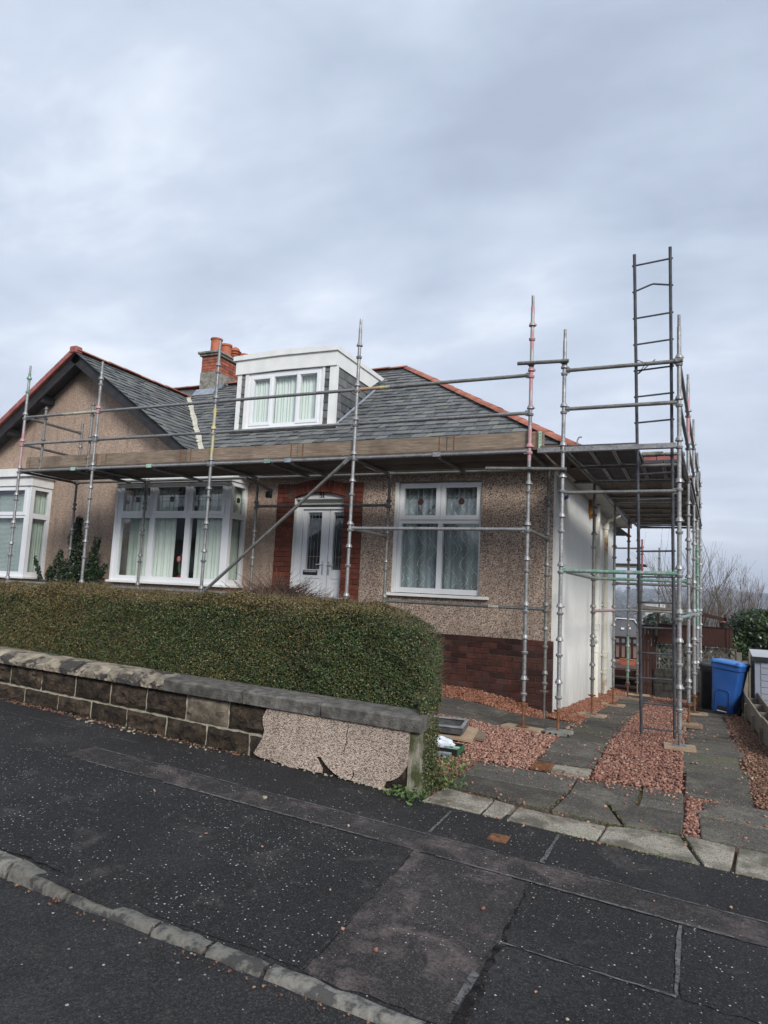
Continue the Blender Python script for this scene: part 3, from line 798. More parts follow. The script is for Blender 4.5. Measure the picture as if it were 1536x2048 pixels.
def gravel(name, poly, dens, mat, smin=.007, smax=.014, base=-.012, up=.02, xclamp=True, fall=None):
    x0, x1 = min(p[0] for p in poly), max(p[0] for p in poly); y0, y1 = min(p[1] for p in poly), max(p[1] for p in poly)
    n = int((x1 - x0) * (y1 - y0) * dens)
    X = RNG.uniform(x0, x1, n); Y = RNG.uniform(y0, y1, n); k = inside(poly, X, Y); X, Y = X[k], Y[k]
    Z = np.array([gz(max(a, 0) if xclamp else a, b) for a, b in zip(X, Y)]) + base + RNG.uniform(0, 1, len(X)) ** 2 * up
    Z += .008 * np.sin(X * 9 + 1) * np.cos(Y * 7)
    if fall is not None: Z += fall(X, Y)
    V, F = stones(np.stack([X, Y, Z], 1), smin, smax)
    return tag(np_obj(name, V, F, mat), kind='stuff')
sheet('gravel_bed_base', -1.9, .46, -2.95, .06, M['redsoil'], -.022, 12, 12)
bedA = [(.45, -1.45), (.45, -.1), (.30, .03), (-1.8, .03), (-1.8, -2.2), (-.5, -2.9), (-.12, -2.75), (-.03, -1.86), (.46, -1.84)]
gravel('gravel', bedA, 4200, M['gravel_bright'], xclamp=False, up=.03)
gravel('gravel', [(1.03, -1.80), (1.80, -1.76), (1.79, .4), (1.03, .4)], 5200, M['gravel'], up=.028)
gravel('gravel', [(1.03, .4), (1.79, .4), (1.78, 4), (1.03, 4)], 3200, M['gravel'], up=.026)
gravel('gravel', [(1.03, 4), (1.78, 4), (1.78, 9.2), (1.03, 9.2)], 1200, M['gravel'], .010, .02, up=.026)
gravel('gravel', [(1.82, -2.86), (1.95, -2.86), (1.93, -2.2), (2.12, -1.78), (1.86, -1.76), (1.84, -2.3)], 4200, M['gravel'], base=-.025)
gravel('gravel', [(-2.4, 1.42), (.44, 1.42), (.44, 1.89), (-2.4, 1.89)], 4200, M['gravel_wall'], xclamp=False, fall=lambda X, Y: .10 * np.clip((Y - 1.42) / .45, 0, 1) * np.clip(.3 - X, 0, 1))
gravel('gravel', [(.02, 1.42), (.45, 1.42), (.46, 5.5), (.02, 5.5)], 3200, M['gravel_wall'], fall=lambda X, Y: .05 * np.clip((.45 - X) / .4, 0, 1))
gravel('gravel', [(.02, 5.5), (.46, 5.5), (.46, 11), (.02, 11)], 1200, M['gravel_wall'], .010, .02, fall=lambda X, Y: .05 * np.clip((.45 - X) / .4, 0, 1))
gravel('leaf_litter', [(2.38, -1.75), (2.72, -1.75), (2.70, 5.6), (2.38, 5.6)], 3000, M['litter'], .006, .014)
gravel('leaf_litter', [(-.14, -3.3), (.02, -3.3), (.0, -1.9), (-.2, -1.9)], 5000, M['litter'], .005, .012, xclamp=False)
gravel('leaf_litter', [(-5.2, -3.47), (-1.7, -3.42), (-1.7, -3.36), (-5.2, -3.36)], 1500, M['litter'], .004, .010, base=.002, up=.01, xclamp=False)
# strays: chippings kicked over slabs and pavement
P = []
for _ in range(150):
    x, y = u(.0, 2.45), u(-2.9, -.2); P.append((x, y, gz(x, y) + .006))
for _ in range(110):
    x, y = u(.45, 2.4), u(-.2, 4.5); P.append((x, y, gz(x, y) + .006))
for _ in range(520):
    e = random.choice((.45, 1.03, 1.79, 2.38)); x = e + random.gauss(0, .05); y = u(-1.7, 3.2) if e < 2 else u(-1.7, 3); P.append((x, y, gz(max(x, 0), y) + .007))
for _ in range(120):
    x = u(.0, 1.8); y = -1.88 + random.gauss(0, .06); P.append((x, y, gz(x, y) + .007))
for _ in range(70):
    x = u(-.1, 2.6); y = u(-3.5, -2.88); P.append((x, y, gz(x, y) + .006))
for (x, y) in ((-.83, -5.0), (-.45, -4.95), (.39, -5.52), (.6, -5.6), (-.2, -4.3), (1.1, -4.6), (1.7, -4.2), (-1.6, -4.6), (.15, -5.2), (2.1, -4.0), (1.3, -5.5), (.9, -4.9)): P.append((x, y, street(x) + .012))
for (x, y) in ((-.25, -6.4), (.2, -6.25), (-1.2, -6.3), (-.6, -6.7), (.5, -6.5)): P.append((x, y, street(x) - .04))
V, F = stones(np.array(P), .0045, .0125); tag(np_obj('stray_chippings', V, F, M['gravel_bright']), kind='stuff')
gravel('gutter_grit', [(-4, -6.09), (3, -6.09), (3, -6.03), (-4, -6.03)], 420, M['litter'], .003, .007, base=-.018, up=.006, xclamp=False)
P = [(u(-3.6, -1.8), u(-3.52, -3.38)) for _ in range(34)] + [(u(-1.5, -.3), -3.395 + random.gauss(0, .015)) for _ in range(40)] + [(1.45, -5.62), (-1.1, -3.8), (-.93, -4.2)]
V, F = stones(np.array([(x, y, street(x) + .012) for x, y in P]), .006, .017, .5)
tag(np_obj('mortar_crumbs', V, F, M['mortar_pale']), kind='stuff')

# ------------------------------------------------------------------ the bungalow
YW = 1.9
EZ, EY, PM = 3.76, 1.5, .70            # eaves height, eaves line, roof pitch (rise per run)
RY = 5.76; RZ = EZ + PM * (RY - EY)
GX, GZ = -9.95, 6.27                   # ridge of the shared front gable
HX0, HX1 = .36, -4.17                  # hip: eaves corner and ridge end
house = thing('bungalow', (-5, YW, 0), 'pebbledashed bungalow with slate hipped roof, white dormer and brick door surround numbered 51', 'house')
nb = thing('neighbouring_bungalow', (-13, YW, .3), 'adjoining house half with red verge tiles and white boxed bay window at the left edge', 'house')

# openings: door, small window, bay
DX0, DX1 = -4.60, -3.58
WX0, WX1, WZ0, WZ1 = -2.655, -1.165, 1.555, 3.385
BX0, BX1 = -8.30, -5.62
hole = [(DX0 - .02, DX1 + .02, .2, 3.27), (WX0, WX1, WZ0, WZ1), (BX0 + .08, BX1 - .08, 1.56, 3.38)]
MB().holes(GX, -.285, -.5, 3.74, hole, YW, YW + .28).build('front_wall', M['harl'], house)
MB().prism([(GX, YW, 3.74), (-6.52, YW, 3.74), (GX, YW, GZ - .10)], (0, .28, 0)).build('gable_wall', M['harl'], house)
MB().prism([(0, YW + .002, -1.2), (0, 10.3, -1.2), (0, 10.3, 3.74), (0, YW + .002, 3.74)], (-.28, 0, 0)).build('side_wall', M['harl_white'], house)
MB().box(-.2845, YW, -.5, -.03, YW + .0015, 3.74).build('front_wall_end', M['harl'], house)
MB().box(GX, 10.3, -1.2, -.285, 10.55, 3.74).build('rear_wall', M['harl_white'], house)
# white paint wraps the corner by a hand's width
MB().box(-.034, YW - .004, .96, .004, YW + .05, 3.72).build('corner_strip', M['harl_white'], house)

# brick base course, each brick its own piece
BL, BH = .241, .0875
brick_me = MB().box(-.1165, -.05, -.0395, .1165, .05, .0395, ch=.004).mesh('brick', M['brick'])
half_me = MB().box(-.056, -.05, -.0395, .056, .05, .0395, ch=.004).mesh('brick_half', M['brick'])
MB().box(-3.25, YW - .013, -.35, .003, YW + .02, .945).build('brick_bed', M['mortar'], house)
for r in range(13):
    z = .905 - r * BH
    off = 0 if r % 2 == 0 else BL / 2
    if off: inst('brick', half_me, (-.060, YW + .028 + u(-.002, .002), z), house)
    for k in range(8 if r < 12 else 4):
        x = -.1205 - off - k * BL
        inst('brick', brick_me, (x, YW + .028 + u(-.003, .003), z + u(-.001, .001)), house, rot=(u(-.01, .01), u(-.006, .006), u(-.008, .008)))

# brick door surround
dbr = MB().box(-.1165, -.05, -.0395, .1165, .05, .0395, ch=.004).mesh('brick_warm', M['brick_door'])
dhf = MB().box(-.055, -.05, -.0395, .055, .05, .0395, ch=.004).mesh('brick_warm_half', M['brick_door'])
MB().holes(-4.955, -3.245, .3, 3.395, [(DX0, DX1, .2, 3.27)], YW - .016, YW + .1).build('surround_bed', M['mortar'], house)
MB().prism([(-4.09 + 1.69 * math.sin(a), YW - .0165, 1.767 + 1.69 * math.cos(a)) for a in [(-.35 + .7 * i / 12) for i in range(13)]] + [(-3.6, YW - .0165, 3.25), (-4.58, YW - .0165, 3.25)], (0, .1, 0)).build('arch_bed', M['mortar'], house)
for r in range(29):
    z = 3.36 - r * BH
    wide = .352 if z < 3.16 else .30
    for sgn, xa in ((1, -4.955), (-1, -3.245)):
        yy = YW + .022
        seq = [('f', .12), ('h', .296)] if r % 2 == 0 else [('h', .058), ('f', .236)]
        if wide < .35: seq = [('f', .12)] if r % 2 else [('h', .058), ('h', .178)]
        for kind, d in seq:
            inst('brick', dbr if kind == 'f' else dhf, (xa + sgn * d + u(-.003, .003), yy + u(-.004, .003), z + u(-.0015, .0015)), house, rot=(u(-.012, .012), u(-.008, .008), u(-.01, .01)))
for i in range(19):
    a = -.355 + .71 * (i + .5) / 19
    mid = 1.475 + .112
    o = inst('arch_brick', dbr, (-4.09 + mid * math.sin(a), YW + .020 + u(-.003, .003), 1.767 + mid * math.cos(a)), house, rot=(0, a - PI / 2, 0), scale=(.94, 1, .355 / 19 * 2 * 1.5 / .079 * .93))

# front door: frame, tympanum with number, two leaves
door = None
YD = YW + .15
df = MB(); df.holes(DX0, DX1, .2, 2.99, [(-4.485, -3.41 - .17 + .10, .0, 2.96)], YD - .03, YD + .06)
dfr = df.build('door_frame', M['upvc'], house)
MB().box(DX0, YD - .02, 2.99, DX1, YD + .06, 3.13).build('transom_panel', M['whitewood'], dfr)
MB().box(DX0, YW + .035, 3.125, DX1, YD + .05, 3.15, ch=.004).build('ledge', M['whitewood'], dfr)
arc = [(-4.09 + 1.472 * math.sin(a), YW + .05, 1.767 + 1.472 * math.cos(a)) for a in [(-.3475 + .695 * i / 14) for i in range(15)]]
ty = MB().prism([(DX0 + .008, YW + .05, 3.151)] + arc + [(DX1 - .008, YW + .05, 3.151)], (0, .06, 0)).build('tympanum', M['upvc'], house)
MB().box(DX0 - .006, YW + .006, .3, DX0 + .004, YD - .031, 3.148).build('door_reveal', M['whitewood'], house)
MB().box(DX1 - .002, YW + .06, .3, DX1 + .008, YD - .031, 3.148).build('door_reveal', M['whitewood'], house)
# house number 51, raised black numerals
def numeral(strokes, x, z, h, parent, name):
    mb = MB(); w = h * .085
    for st in strokes:
        pts = [(x + px * h, YW + .046, z + pz * h) for px, pz in st]
        for a, b in zip(pts[:-1], pts[1:]):
            d = Vector(b) - Vector(a); L = d.length
            ax = d.normalized(); pr = Vector((-ax.z, 0, ax.x))
            mb.obox((Vector(a) + Vector(b)) / 2, (ax, (0, 1, 0), pr), (L / 2 + w * .55, .006, w))
    return mb.build(name, M['black'], parent)
five = [[(.50, .98), (.14, .98)], [(.14, .98), (.10, .56)], [(.10, .56), (.26, .66), (.42, .62), (.53, .46), (.53, .28), (.42, .08), (.24, .02), (.06, .10)]]
one = [[(.26, .02), (.26, 1.0)], [(.26, 1.0), (.08, .82)], [(.06, .03), (.46, .03)]]
numeral(five, -4.125, 3.154, .080, ty, 'number_five'); numeral(one, -4.068, 3.154, .080, ty, 'number_one')

def leaf(x0, x1, gx0, gx1, hx, lever):
    L = MB().holes(x0, x1, .5, 2.955, [(gx0, gx1, 1.895, 2.945 - .04), (gx0 - .03, gx1 + .03, .9, 1.74)], YD, YD + .055)
    lf = L.build('door_leaf', M['upvc'], house)
    MB().box(gx0 - .03, YD + .012, .9, gx1 + .03, YD + .045, 1.74).build('lower_panel', M['upvc'], lf)
    mb = MB(); mb.holes(gx0 + .012, gx1 - .012, .96, 1.69, [(gx0 + .03, gx1 - .03, .98, 1.67)], YD + .004, YD + .012); mb.build('panel_moulding', M['upvc'], lf)
    MB().holes(gx0 - .014, gx1 + .014, 1.881, 2.919, [(gx0, gx1, 1.895, 2.905)], YD - .008, YD - .0005).build('glazing_bead', M['upvc'], lf)
    MB().box(gx0, YD + .02, 1.895, gx1, YD + .03, 2.905).build('pane', M['glass'], lf)
    cx = (gx0 + gx1) / 2; mb = MB()
    for dx in (-.07, 0, .07):
        for za, zb in ((1.90, 2.38), (2.38, 2.90)):
            if dx == 0 and za > 2.2: mb.box(cx - .003, YD + .014, 2.80, cx + .003, YD + .019, zb)
            else: mb.box(cx + dx - .003, YD + .014, za, cx + dx + .003, YD + .019, zb)
    for z in (2.66, 2.70, 2.12): mb.box(gx0, YD + .0145, z - .003, gx1, YD + .0195, z + .003)
    for r in (.05, .026):
        P = [(cx + r * math.cos(a), YD + .0165, 2.68 + r * 1.25 * math.sin(a)) for a in np.linspace(0, 2 * PI, 17)]
        mb.path(P, .0045, 4)
    mb.build('lead_came', M['leadcame'], lf)
    hd = MB().box(hx - .014, YD - .012, 1.80, hx + .014, YD - .0005, 2.04, ch=.004).build('handle_plate', M['chrome'], lf)
    MB().path([(hx, YD - .01, 1.985), (hx, YD - .045, 1.985), (hx + lever * .03, YD - .05, 1.985), (hx + lever * .125, YD - .048, 1.98)], .009, 8).build('handle', M['chrome'], lf, smooth=40)
    return lf
l1 = leaf(-4.478, -3.957, -4.385, -4.105, -4.045, -1)
l2 = leaf(-3.945, -3.60, -3.865, -3.61, -3.925, 1)
MB().box(-4.43, YD - .018, 1.795, -4.135, YD - .0005, 1.875, ch=.008).build('letter_plate', M['blackplastic'], l1)
MB().box(-4.41, YD - .026, 1.845, -4.155, YD - .0185, 1.885, ch=.003).build('letter_flap', M['chrome'], l1)

def room(x0, x1, z0, z1, y0, y1, parent):
    mb = MB(); e = .02
    mb.box(x0, y1, z0, x1, y1 + e, z1); mb.box(x0 - e, y0, z0, x0 - .001, y1, z1); mb.box(x1 + .001, y0, z0, x1 + e, y1, z1)
    mb.box(x0, y0, z1 + .001, x1, y1, z1 + e); mb.box(x0, y0, z0 - e, x1, y1, z0 - .001)
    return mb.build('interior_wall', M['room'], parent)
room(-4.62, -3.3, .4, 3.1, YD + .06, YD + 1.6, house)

def curtain(x0, x1, z0, z1, y, folds, amp, mat, parent, name='curtain', gather=0.):
    mb = MB(); n = folds * 8; vs = []
    ph = u(0, 6)
    rows = [z0, z0 + (z1 - z0) * .3, z0 + (z1 - z0) * .7, z1]
    for k, z in enumerate(rows):
        for i in range(n + 1):
            t = i / n; a = t * folds * 2 * PI + ph + .7 * math.sin(t * 9 + ph)
            vs.append((x0 + (x1 - x0) * t + .012 * math.sin(a * .5), y + amp * math.sin(a) * (1 + .3 * math.sin(a * .37 + 1)) * (.7 + .1 * k), z))
    mb.add(vs, [(k * (n + 1) + i, k * (n + 1) + i + 1, (k + 1) * (n + 1) + i + 1, (k + 1) * (n + 1) + i) for k in range(3) for i in range(n)])
    return mb.build(name, mat, parent, smooth=80)

# small front window: two top-hung lights over two fixed panes
YF = YW + .055
win = MB(); lo = [(-2.528, -1.898, 1.650, 2.702), (-1.815, -1.205, 1.650, 2.702)]
ups = [(-2.575, -1.868, 2.765, 3.365), (-1.853, -1.18, 2.765, 3.365)]
win.holes(-2.592, WX1, 1.565, 3.382, lo + [(a + .01, b - .01, c + .01, d - .01) for a, b, c, d in ups], YF, YF + .07)
w = win.build('window', M['upvc'], house)
for a, b, c, d in ups:
    g = (a + .072, b - .072, c + .072, d - .075)
    MB().holes(a, b, c, d, [g], YF - .016, YF + .05).build('casement', M['upvc'], w)
    MB().box(g[0] - .004, YF + .022, g[2] - .004, g[1] + .004, YF + .03, g[3] + .004).build('pane', M['glass'], w)
    cx, cz = (g[0] + g[1]) / 2, (g[2] + g[3]) / 2 + .0
    mb = MB()
    for dx in (-.2, -.045, .045, .2):
        mb.box(cx + dx - .0025, YF + .015, g[2], cx + dx + .0025, YF + .021, g[3])
    for dz in (-.03, .03): mb.box(g[0], YF + .0155, cz + dz - .0025, g[1], YF + .0215, cz + dz + .0025)
    mb.build('lead_came', M['leadcame'], w)
    MB().lathe((cx, YF + .022, cz), [(0, .052), (.008, .052), (.011, .03)], 18, axis=(0, -1, 0)).build('roundel', M['ruby'], w, smooth=30)
for a, b, c, d in lo: MB().box(a - .004, YF + .03, c - .004, b + .004, YF + .038, d + .004).build('pane', M['glass'], w)
MB().box(-2.656, YW - .003, 1.56, -2.594, YF + .06, 3.384, ch=.004).build('painted_reveal', M['whitewood'], w)
MB().box(-2.735, YW - .075, 1.505, -.995, YW + .05, 1.553, ch=.006).build('sill', M['whitewood'], w)
MB().box(-2.66, YW - .004, 3.386, -1.15, YW + .06, 3.40).build('drip_edge', M['cement'], w)
for z0, z1 in ((1.60, 3.36),):
    curtain(-2.60, -1.16, z0, z1, YF + .14, 13, .020, M['net'], w, 'net_curtain')
curtain(-2.60, -2.38, 1.6, 3.38, YF + .24, 3, .03, M['cloth_dull'], w); curtain(-1.42, -1.16, 1.6, 3.38, YF + .24, 4, .03, M['cloth_dull'], w)
MB().lathe((-2.385, YF + .028, 1.795), [(0, .021), (.003, .021)], 16, axis=(0, -1, 0)).build('window_sticker', pm('pale blue sticker', (.38, .56, .60), (.42, .60, .64), 5, .6, 0), w)
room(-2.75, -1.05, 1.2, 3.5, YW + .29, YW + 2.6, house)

# bay window of number 51
def bay(parent, x0, x1, z0, z1, yb, cols, right_only, blind=False):
    """cols: (x0, x1) of the three lights"""
    zt = 2.775
    b = MB()
    lo = [(a + .02, c - .02, z0 + .095, zt - .045) for a, c in cols]
    up = [(a - .018, c + .018, zt + .012, z1 - .02) for a, c in cols]
    b.holes(x0, x1, z0, z1, lo + [(p + .01, q - .01, r + .01, s - .01) for p, q, r, s in up], yb, yb + .07)
    f = b.build('bay_window', M['upvc'], parent)
    for p, q, r, s in up:
        g = (p + .072, q - .072, r + .07, s - .065)
        MB().holes(p, q, r, s, [g], yb - .016, yb + .05).build('casement', M['upvc'], f)
        MB().box(g[0] - .004, yb + .022, g[2] - .004, g[1] + .004, yb + .03, g[3] + .004).build('pane', M['glass'], f)
        if not blind:
            cx, cz = (g[0] + g[1]) / 2, (g[2] + g[3]) / 2
            mb = MB()
            for dx in (-.23, -.05, .05, .23): mb.box(cx + dx - .0025, yb + .015, g[2], cx + dx + .0025, yb + .021, g[3])
            for dz in (-.03, .03): mb.box(g[0], yb + .0155, cz + dz - .0025, g[1], yb + .0215, cz + dz + .0025)
            mb.build('lead_came', M['leadcame'], f)
            MB().lathe((cx, yb + .022, cz), [(0, .052), (.008, .052), (.011, .03)], 18, axis=(0, -1, 0)).build('roundel', M['ruby'], f, smooth=30)
    for a, c, d, e in lo: MB().box(a - .004, yb + .03, d - .004, c + .004, yb + .038, e + .004).build('pane', M['glass'], f)
    # returns, built in the x-z plane and turned through a right angle
    for X, sg in ((x1, 1), (x0, -1)):
        D = YW - yb - .002
        pn = [(.085, D - .07, z0 + .095, zt - .045), (.085, D - .07, zt + .06, z1 - .075)]
        mb = MB(); mb.holes(.001, D, z0, z1, pn, 0, .07)
        T = Matrix(((0, -sg, 0, X + sg * .004), (1, 0, 0, yb), (0, 0, 1, 0), (0, 0, 0, 1)))
        mb.rot(T); mb.build('bay_return', M['upvc'], f)
        for p, q, r, s in pn:
            MB().box(X - sg * .03, yb + p - .004, r - .004, X - sg * .038, yb + q + .004, s + .004).build('pane', M['glass'], f)
        if not blind:
            r, s = pn[1][2], pn[1][3]; cy = yb + (pn[1][0] + pn[1][1]) / 2
            mb = MB()
            for dy in (-.1, .1): mb.box(X - sg * .018, cy + dy - .0025, r, X - sg * .024, cy + dy + .0025, s)
            for dz in (-.03, .03): mb.box(X - sg * .0185, yb + pn[1][0], (r + s) / 2 + dz - .0025, X - sg * .0245, yb + pn[1][1], (r + s) / 2 + dz + .0025)
            mb.build('lead_came', M['leadcame'], f)
            MB().lathe((X - sg * .02, cy, (r + s) / 2), [(-.004, .05), (.004, .05)], 16, axis=(1, 0, 0)).build('roundel', M['ruby'], f)
        MB().box(X - .04 if sg > 0 else X - .012, yb - .012, z0, X + .012 if sg > 0 else X + .04, yb - .001, z1).build('corner_post', M['upvc'], f)
    MB().box(x0 - .05, yb - .06, z0 - .045, x1 + .05, YW - .002, z0 - .002, ch=.006).build('sill', M['whitewood'], f)
    MB().box(x0 + .02, yb + .03, -.3, x1 - .02, YW - .001, z0 - .046).build('bay_base', M['harl'], parent)
    MB().box(x0 - .03, yb - .04, z1 + .002, x1 + .03, YW - .001, z1 + .19, ch=.004).build('bay_fascia', M['whitewood'], parent)
    MB().box(x0 - .09, yb - .10, z1 + .192, x1 + .09, YW - .001, z1 + .36, ch=.006).build('bay_roof_edge', M['whitewood'], parent)
    return f
bf = bay(house, BX0, BX1, 1.545, 3.392, 1.40, [(-8.165, -7.42), (-7.345, -6.58), (-6.505, -5.745)], False)
for a, c, fo, mt in ((-7.80, -7.35, 5, 'cloth'), (-7.40, -6.93, 6, 'cloth'), (-6.46, -5.70, 8, 'cloth'), (-8.2, -7.82, 3, 'cloth_dull')):
    curtain(a, c, 1.56, 3.36, 1.54 if mt == 'cloth' else 1.66, fo, .028, M[mt], bf)
mb = MB(); n = 24
vs = []
for z in (1.56, 3.36):
    for i in range(n + 1): vs.append((-5.76 - .02 * math.sin(i * 1.9), 1.5 + .42 * i / n, z))
mb.add(vs, [(i, i + 1, n + 2 + i, n + 1 + i) for i in range(n)]); mb.build('side_curtain', M['cloth_dull'], bf, smooth=80)
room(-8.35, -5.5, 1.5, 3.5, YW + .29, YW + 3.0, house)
MB().box(BX0 + .1, 1.48, 1.52, BX1 - .1, YW + .1, 1.553).build('window_board', M['whitewood'], bf)
# tulips on the window board
t = thing('tulip_pot', (-6.72, 1.55, 1.554), 'pink tulips in a red pot on the bay window board', 'potted plant')
MB().lathe((-6.72, 1.55, 1.554), [(0, .05), (.02, .055), (.12, .072), (.125, .066), (.10, .06)], 16).build('pot', M['redpot'], t, smooth=40)
for dx, dy, h, ln in ((-.06, 0, .30, -.05), (.0, .02, .36, .02), (.07, 0, .22, .12), (-.03, -.02, .27, -.08)):
    MB().path([(-6.72 + dx * .3, 1.55, 1.66), (-6.72 + dx * .6, 1.55 + dy, 1.66 + h * .5), (-6.72 + dx + ln * .4, 1.55 + dy, 1.66 + h)], .006, 6).build('stem', M['weed'], t)
    MB().lathe((-6.72 + dx + ln * .4, 1.55 + dy, 1.65 + h), [(0, .012), (.02, .034), (.05, .038), (.085, .018)], 10).build('flower', M['petal'], t, smooth=60)
for k in range(7):
    a = k * .9; x, y = -6.72 + .03 * math.cos(a), 1.55 + .03 * math.sin(a)
    mb = MB(); mb.add([(x, y, 1.66), (x + .03 * math.cos(a) + .012, y, 1.78), (x + .05 * math.cos(a), y + .02 * math.sin(a), 1.90), (x + .03 * math.cos(a) - .012, y, 1.78)], [(0, 1, 2, 3)]); mb.build('leaf', M['weed'], t)

# neighbour's wall, bay and gable half
nx0 = -16.5
MB().holes(nx0, GX - .001, -.5, 3.74, [(-14.2, -10.75, 1.56, 3.38)], YW, YW + .28).build('front_wall', M['harl'], nb)
MB().prism([(GX - .001, YW, 3.741), (GX - .001, YW, GZ - .10), (-13.38, YW, 3.741)], (0, .28, 0)).build('gable_wall', M['harl'], nb)
nf = bay(nb, -14.3, -10.67, 1.52, 3.40, 1.40, [(-14.1, -13.1), (-13.0, -11.9), (-11.8, -10.80)], True, True)
mb = MB()
for i in range(62): mb.box(-11.78, 1.53, 1.58 + i * .027, -10.82, 1.536, 1.600 + i * .027)
mb.build('venetian_blind', M['blind'], nf)
curtain(-11.3, -10.8, 1.55, 3.3, 1.7, 4, .03, M['cloth_dull'], nf); curtain(-12.9, -11.9, 1.55, 3.3, 1.6, 7, .03, M['cloth_dull'], nf)
mb = MB(); vs = []
for z in (1.56, 3.36):
    for i in range(n + 1): vs.append((-10.80 - .02 * math.sin(i * 1.9), 1.5 + .42 * i / n, z))
mb.add(vs, [(i, i + 1, n + 2 + i, n + 1 + i) for i in range(n)]); mb.build('side_curtain', M['cloth_dull'], nf, smooth=80)
room(-14.4, -10.7, 1.4, 3.5, YW + .29, YW + 3.0, nb)

# ------------------------------------------------------------------ roofs
sl = math.sqrt(1 + PM * PM); cs, sn = 1 / sl, PM / sl
def hipx(y): return HX0 + (HX1 - HX0) * (y - EY) / (RY - EY)
GPROF = [(GX, GZ), (-6.85, 4.10), (-6.35, 3.86), (-5.95, 3.72)]      # gable slope with its bell-cast foot
def gab_x(z):
    for (x0, z0), (x1, z1) in zip(GPROF[:-1], GPROF[1:]):
        if z <= z0 and z >= z1: return x0 + (x1 - x0) * (z0 - z) / (z0 - z1)
    return GX if z > GZ else GPROF[-1][0]
VT = EY + (GZ - EZ) / PM                # where the gable ridge dies into the main roof
roof = MB()
def d(p, k=.03): return (p[0], p[1] + k * sn, p[2] - k * cs)
A = [(gab_x(EZ + .01), EY, EZ), (HX0, EY, EZ), (HX1, RY, RZ), (GX, RY, RZ), (GX, VT, GZ), (-6.85, EY + (4.1 - EZ) / PM, 4.10)]
roof.add([d(p) for p in A], [tuple(range(len(A)))])
roof.add([(HX0, EY, EZ - .03), (HX0, 10.9, EZ - .03), (HX0 - .001, 10.95, EZ - .03), (HX1, RY, RZ - .03)], [(0, 1, 2, 3)])
roof.add([(HX1, RY, RZ - .03), (HX0, 10.95, EZ - .4), (GX, 10.95, EZ - .4), (GX, RY, RZ - .03)], [(0, 1, 2, 3)])
rf = roof.build('roof', M['slate'], house)
# gable slope deck
mb = MB()
vs = []
for (x, z) in GPROF: vs += [(x, EY, z - .03), (x, min(VT, EY + max(0, z - EZ) / PM) + .02, z - .03)]
mb.add(vs, [(2 * i, 2 * i + 2, 2 * i + 3, 2 * i + 1) for i in range(len(GPROF) - 1)])
grf = mb.build('gable_roof', M['slate'], house)
mb = MB(); mb.add([(GX - .001, EY, GZ - .03), (GX - .001, VT, GZ - .03), (-13.5, EY, 3.75)], [(0, 1, 2)])
mb.add([(-13.5, EY, 3.75), (GX - .001, VT, GZ - .03), (GX - .001, RY, RZ - .03), (nx0, RY, RZ - .03), (nx0, EY, EZ - .03)], [(0, 1, 2, 3, 4)])
mb.add([(GX - .001, RY, RZ - .03), (GX - .001, 10.9, EZ - .4), (nx0, 10.9, EZ - .4), (nx0, RY, RZ - .03)], [(0, 1, 2, 3)])
nrf = mb.build('roof', M['slate'], nb)

DXL, DXR, DY = -6.70, -4.38, 2.80       # dormer front
def slate_quad(mb, c, nrm, th=.018, lift=.026):
    """c: four corners (tail left, tail right, head right, head left)"""
    n = Vector(nrm); c = [Vector(p) for p in c]
    t = [c[0] + n * lift, c[1] + n * lift, c[2] + n * .004, c[3] + n * .004]
    bt = [t[0] - n * th, t[1] - n * th]
    mb.add(t + bt, [(0, 1, 2, 3), (4, 5, 1, 0), (4, 0, 3), (1, 5, 2)])
main = []
ex = .195
rows = int((RY - EY) * sl / ex) + 1
nrm = (0, -sn, cs)
for r in range(rows):
    s0 = r * ex; exr = ex
    y0 = EY - .02 + s0 * cs
    if y0 > RY - .04: break
    xl0 = gab_x(EZ + (y0 - EY) * PM) if y0 < VT else GX
    xr0 = hipx(y0)
    x = xl0 - u(0, .2)
    while x < xr0:
        wd = random.choice((.13, .16, .18, .20, .23, .27)) * u(.92, 1.08)
        a, b = x + .005, x + wd - .005; x += wd
        sj = u(-.016, .016); sj0, sj1 = s0 + sj + u(-.010, .010), s0 + sj + u(-.010, .010)
        hd = s0 + ex + .05
        P = []
        for xx, ss in ((a, sj0), (b, sj1), (b, hd), (a, hd)):
            y = EY - .02 + ss * cs
            if y > RY: y = RY
            lo = gab_x(EZ + (y - EY) * PM) if y < VT else GX
            P.append((max(lo, min(hipx(y), xx)), y, EZ - .014 + (y - EY) * PM))
        if P[1][0] - P[0][0] < .02: continue
        if P[0][0] > DXL + .03 and P[1][0] < DXR - .03 and y0 > DY + .05 and y0 < 5.0: continue
        main.append((P, y0))
# nearest, best seen slates as pieces, the rest as one mass
def vis(e):
    P, y0 = e; c = [sum(p[k] for p in P) / 4 for k in range(3)]
    hidden = c[2] < 4.0 + .02 * 0
    return (1e3 if hidden else 0) + math.dist(c, (1.92, -8.67, 1.55))
main.sort(key=vis)
for P, y0 in main[:300]:
    mb = MB(); slate_quad(mb, P, nrm, lift=.026 + u(-.005, .010)); mb.build('slate', M['slate'], rf)
mb = MB()
for P, y0 in main[300:]: slate_quad(mb, P, nrm, lift=.026 + u(-.005, .010))
tag(mb.build('slates', M['slate'], rf), kind='stuff')
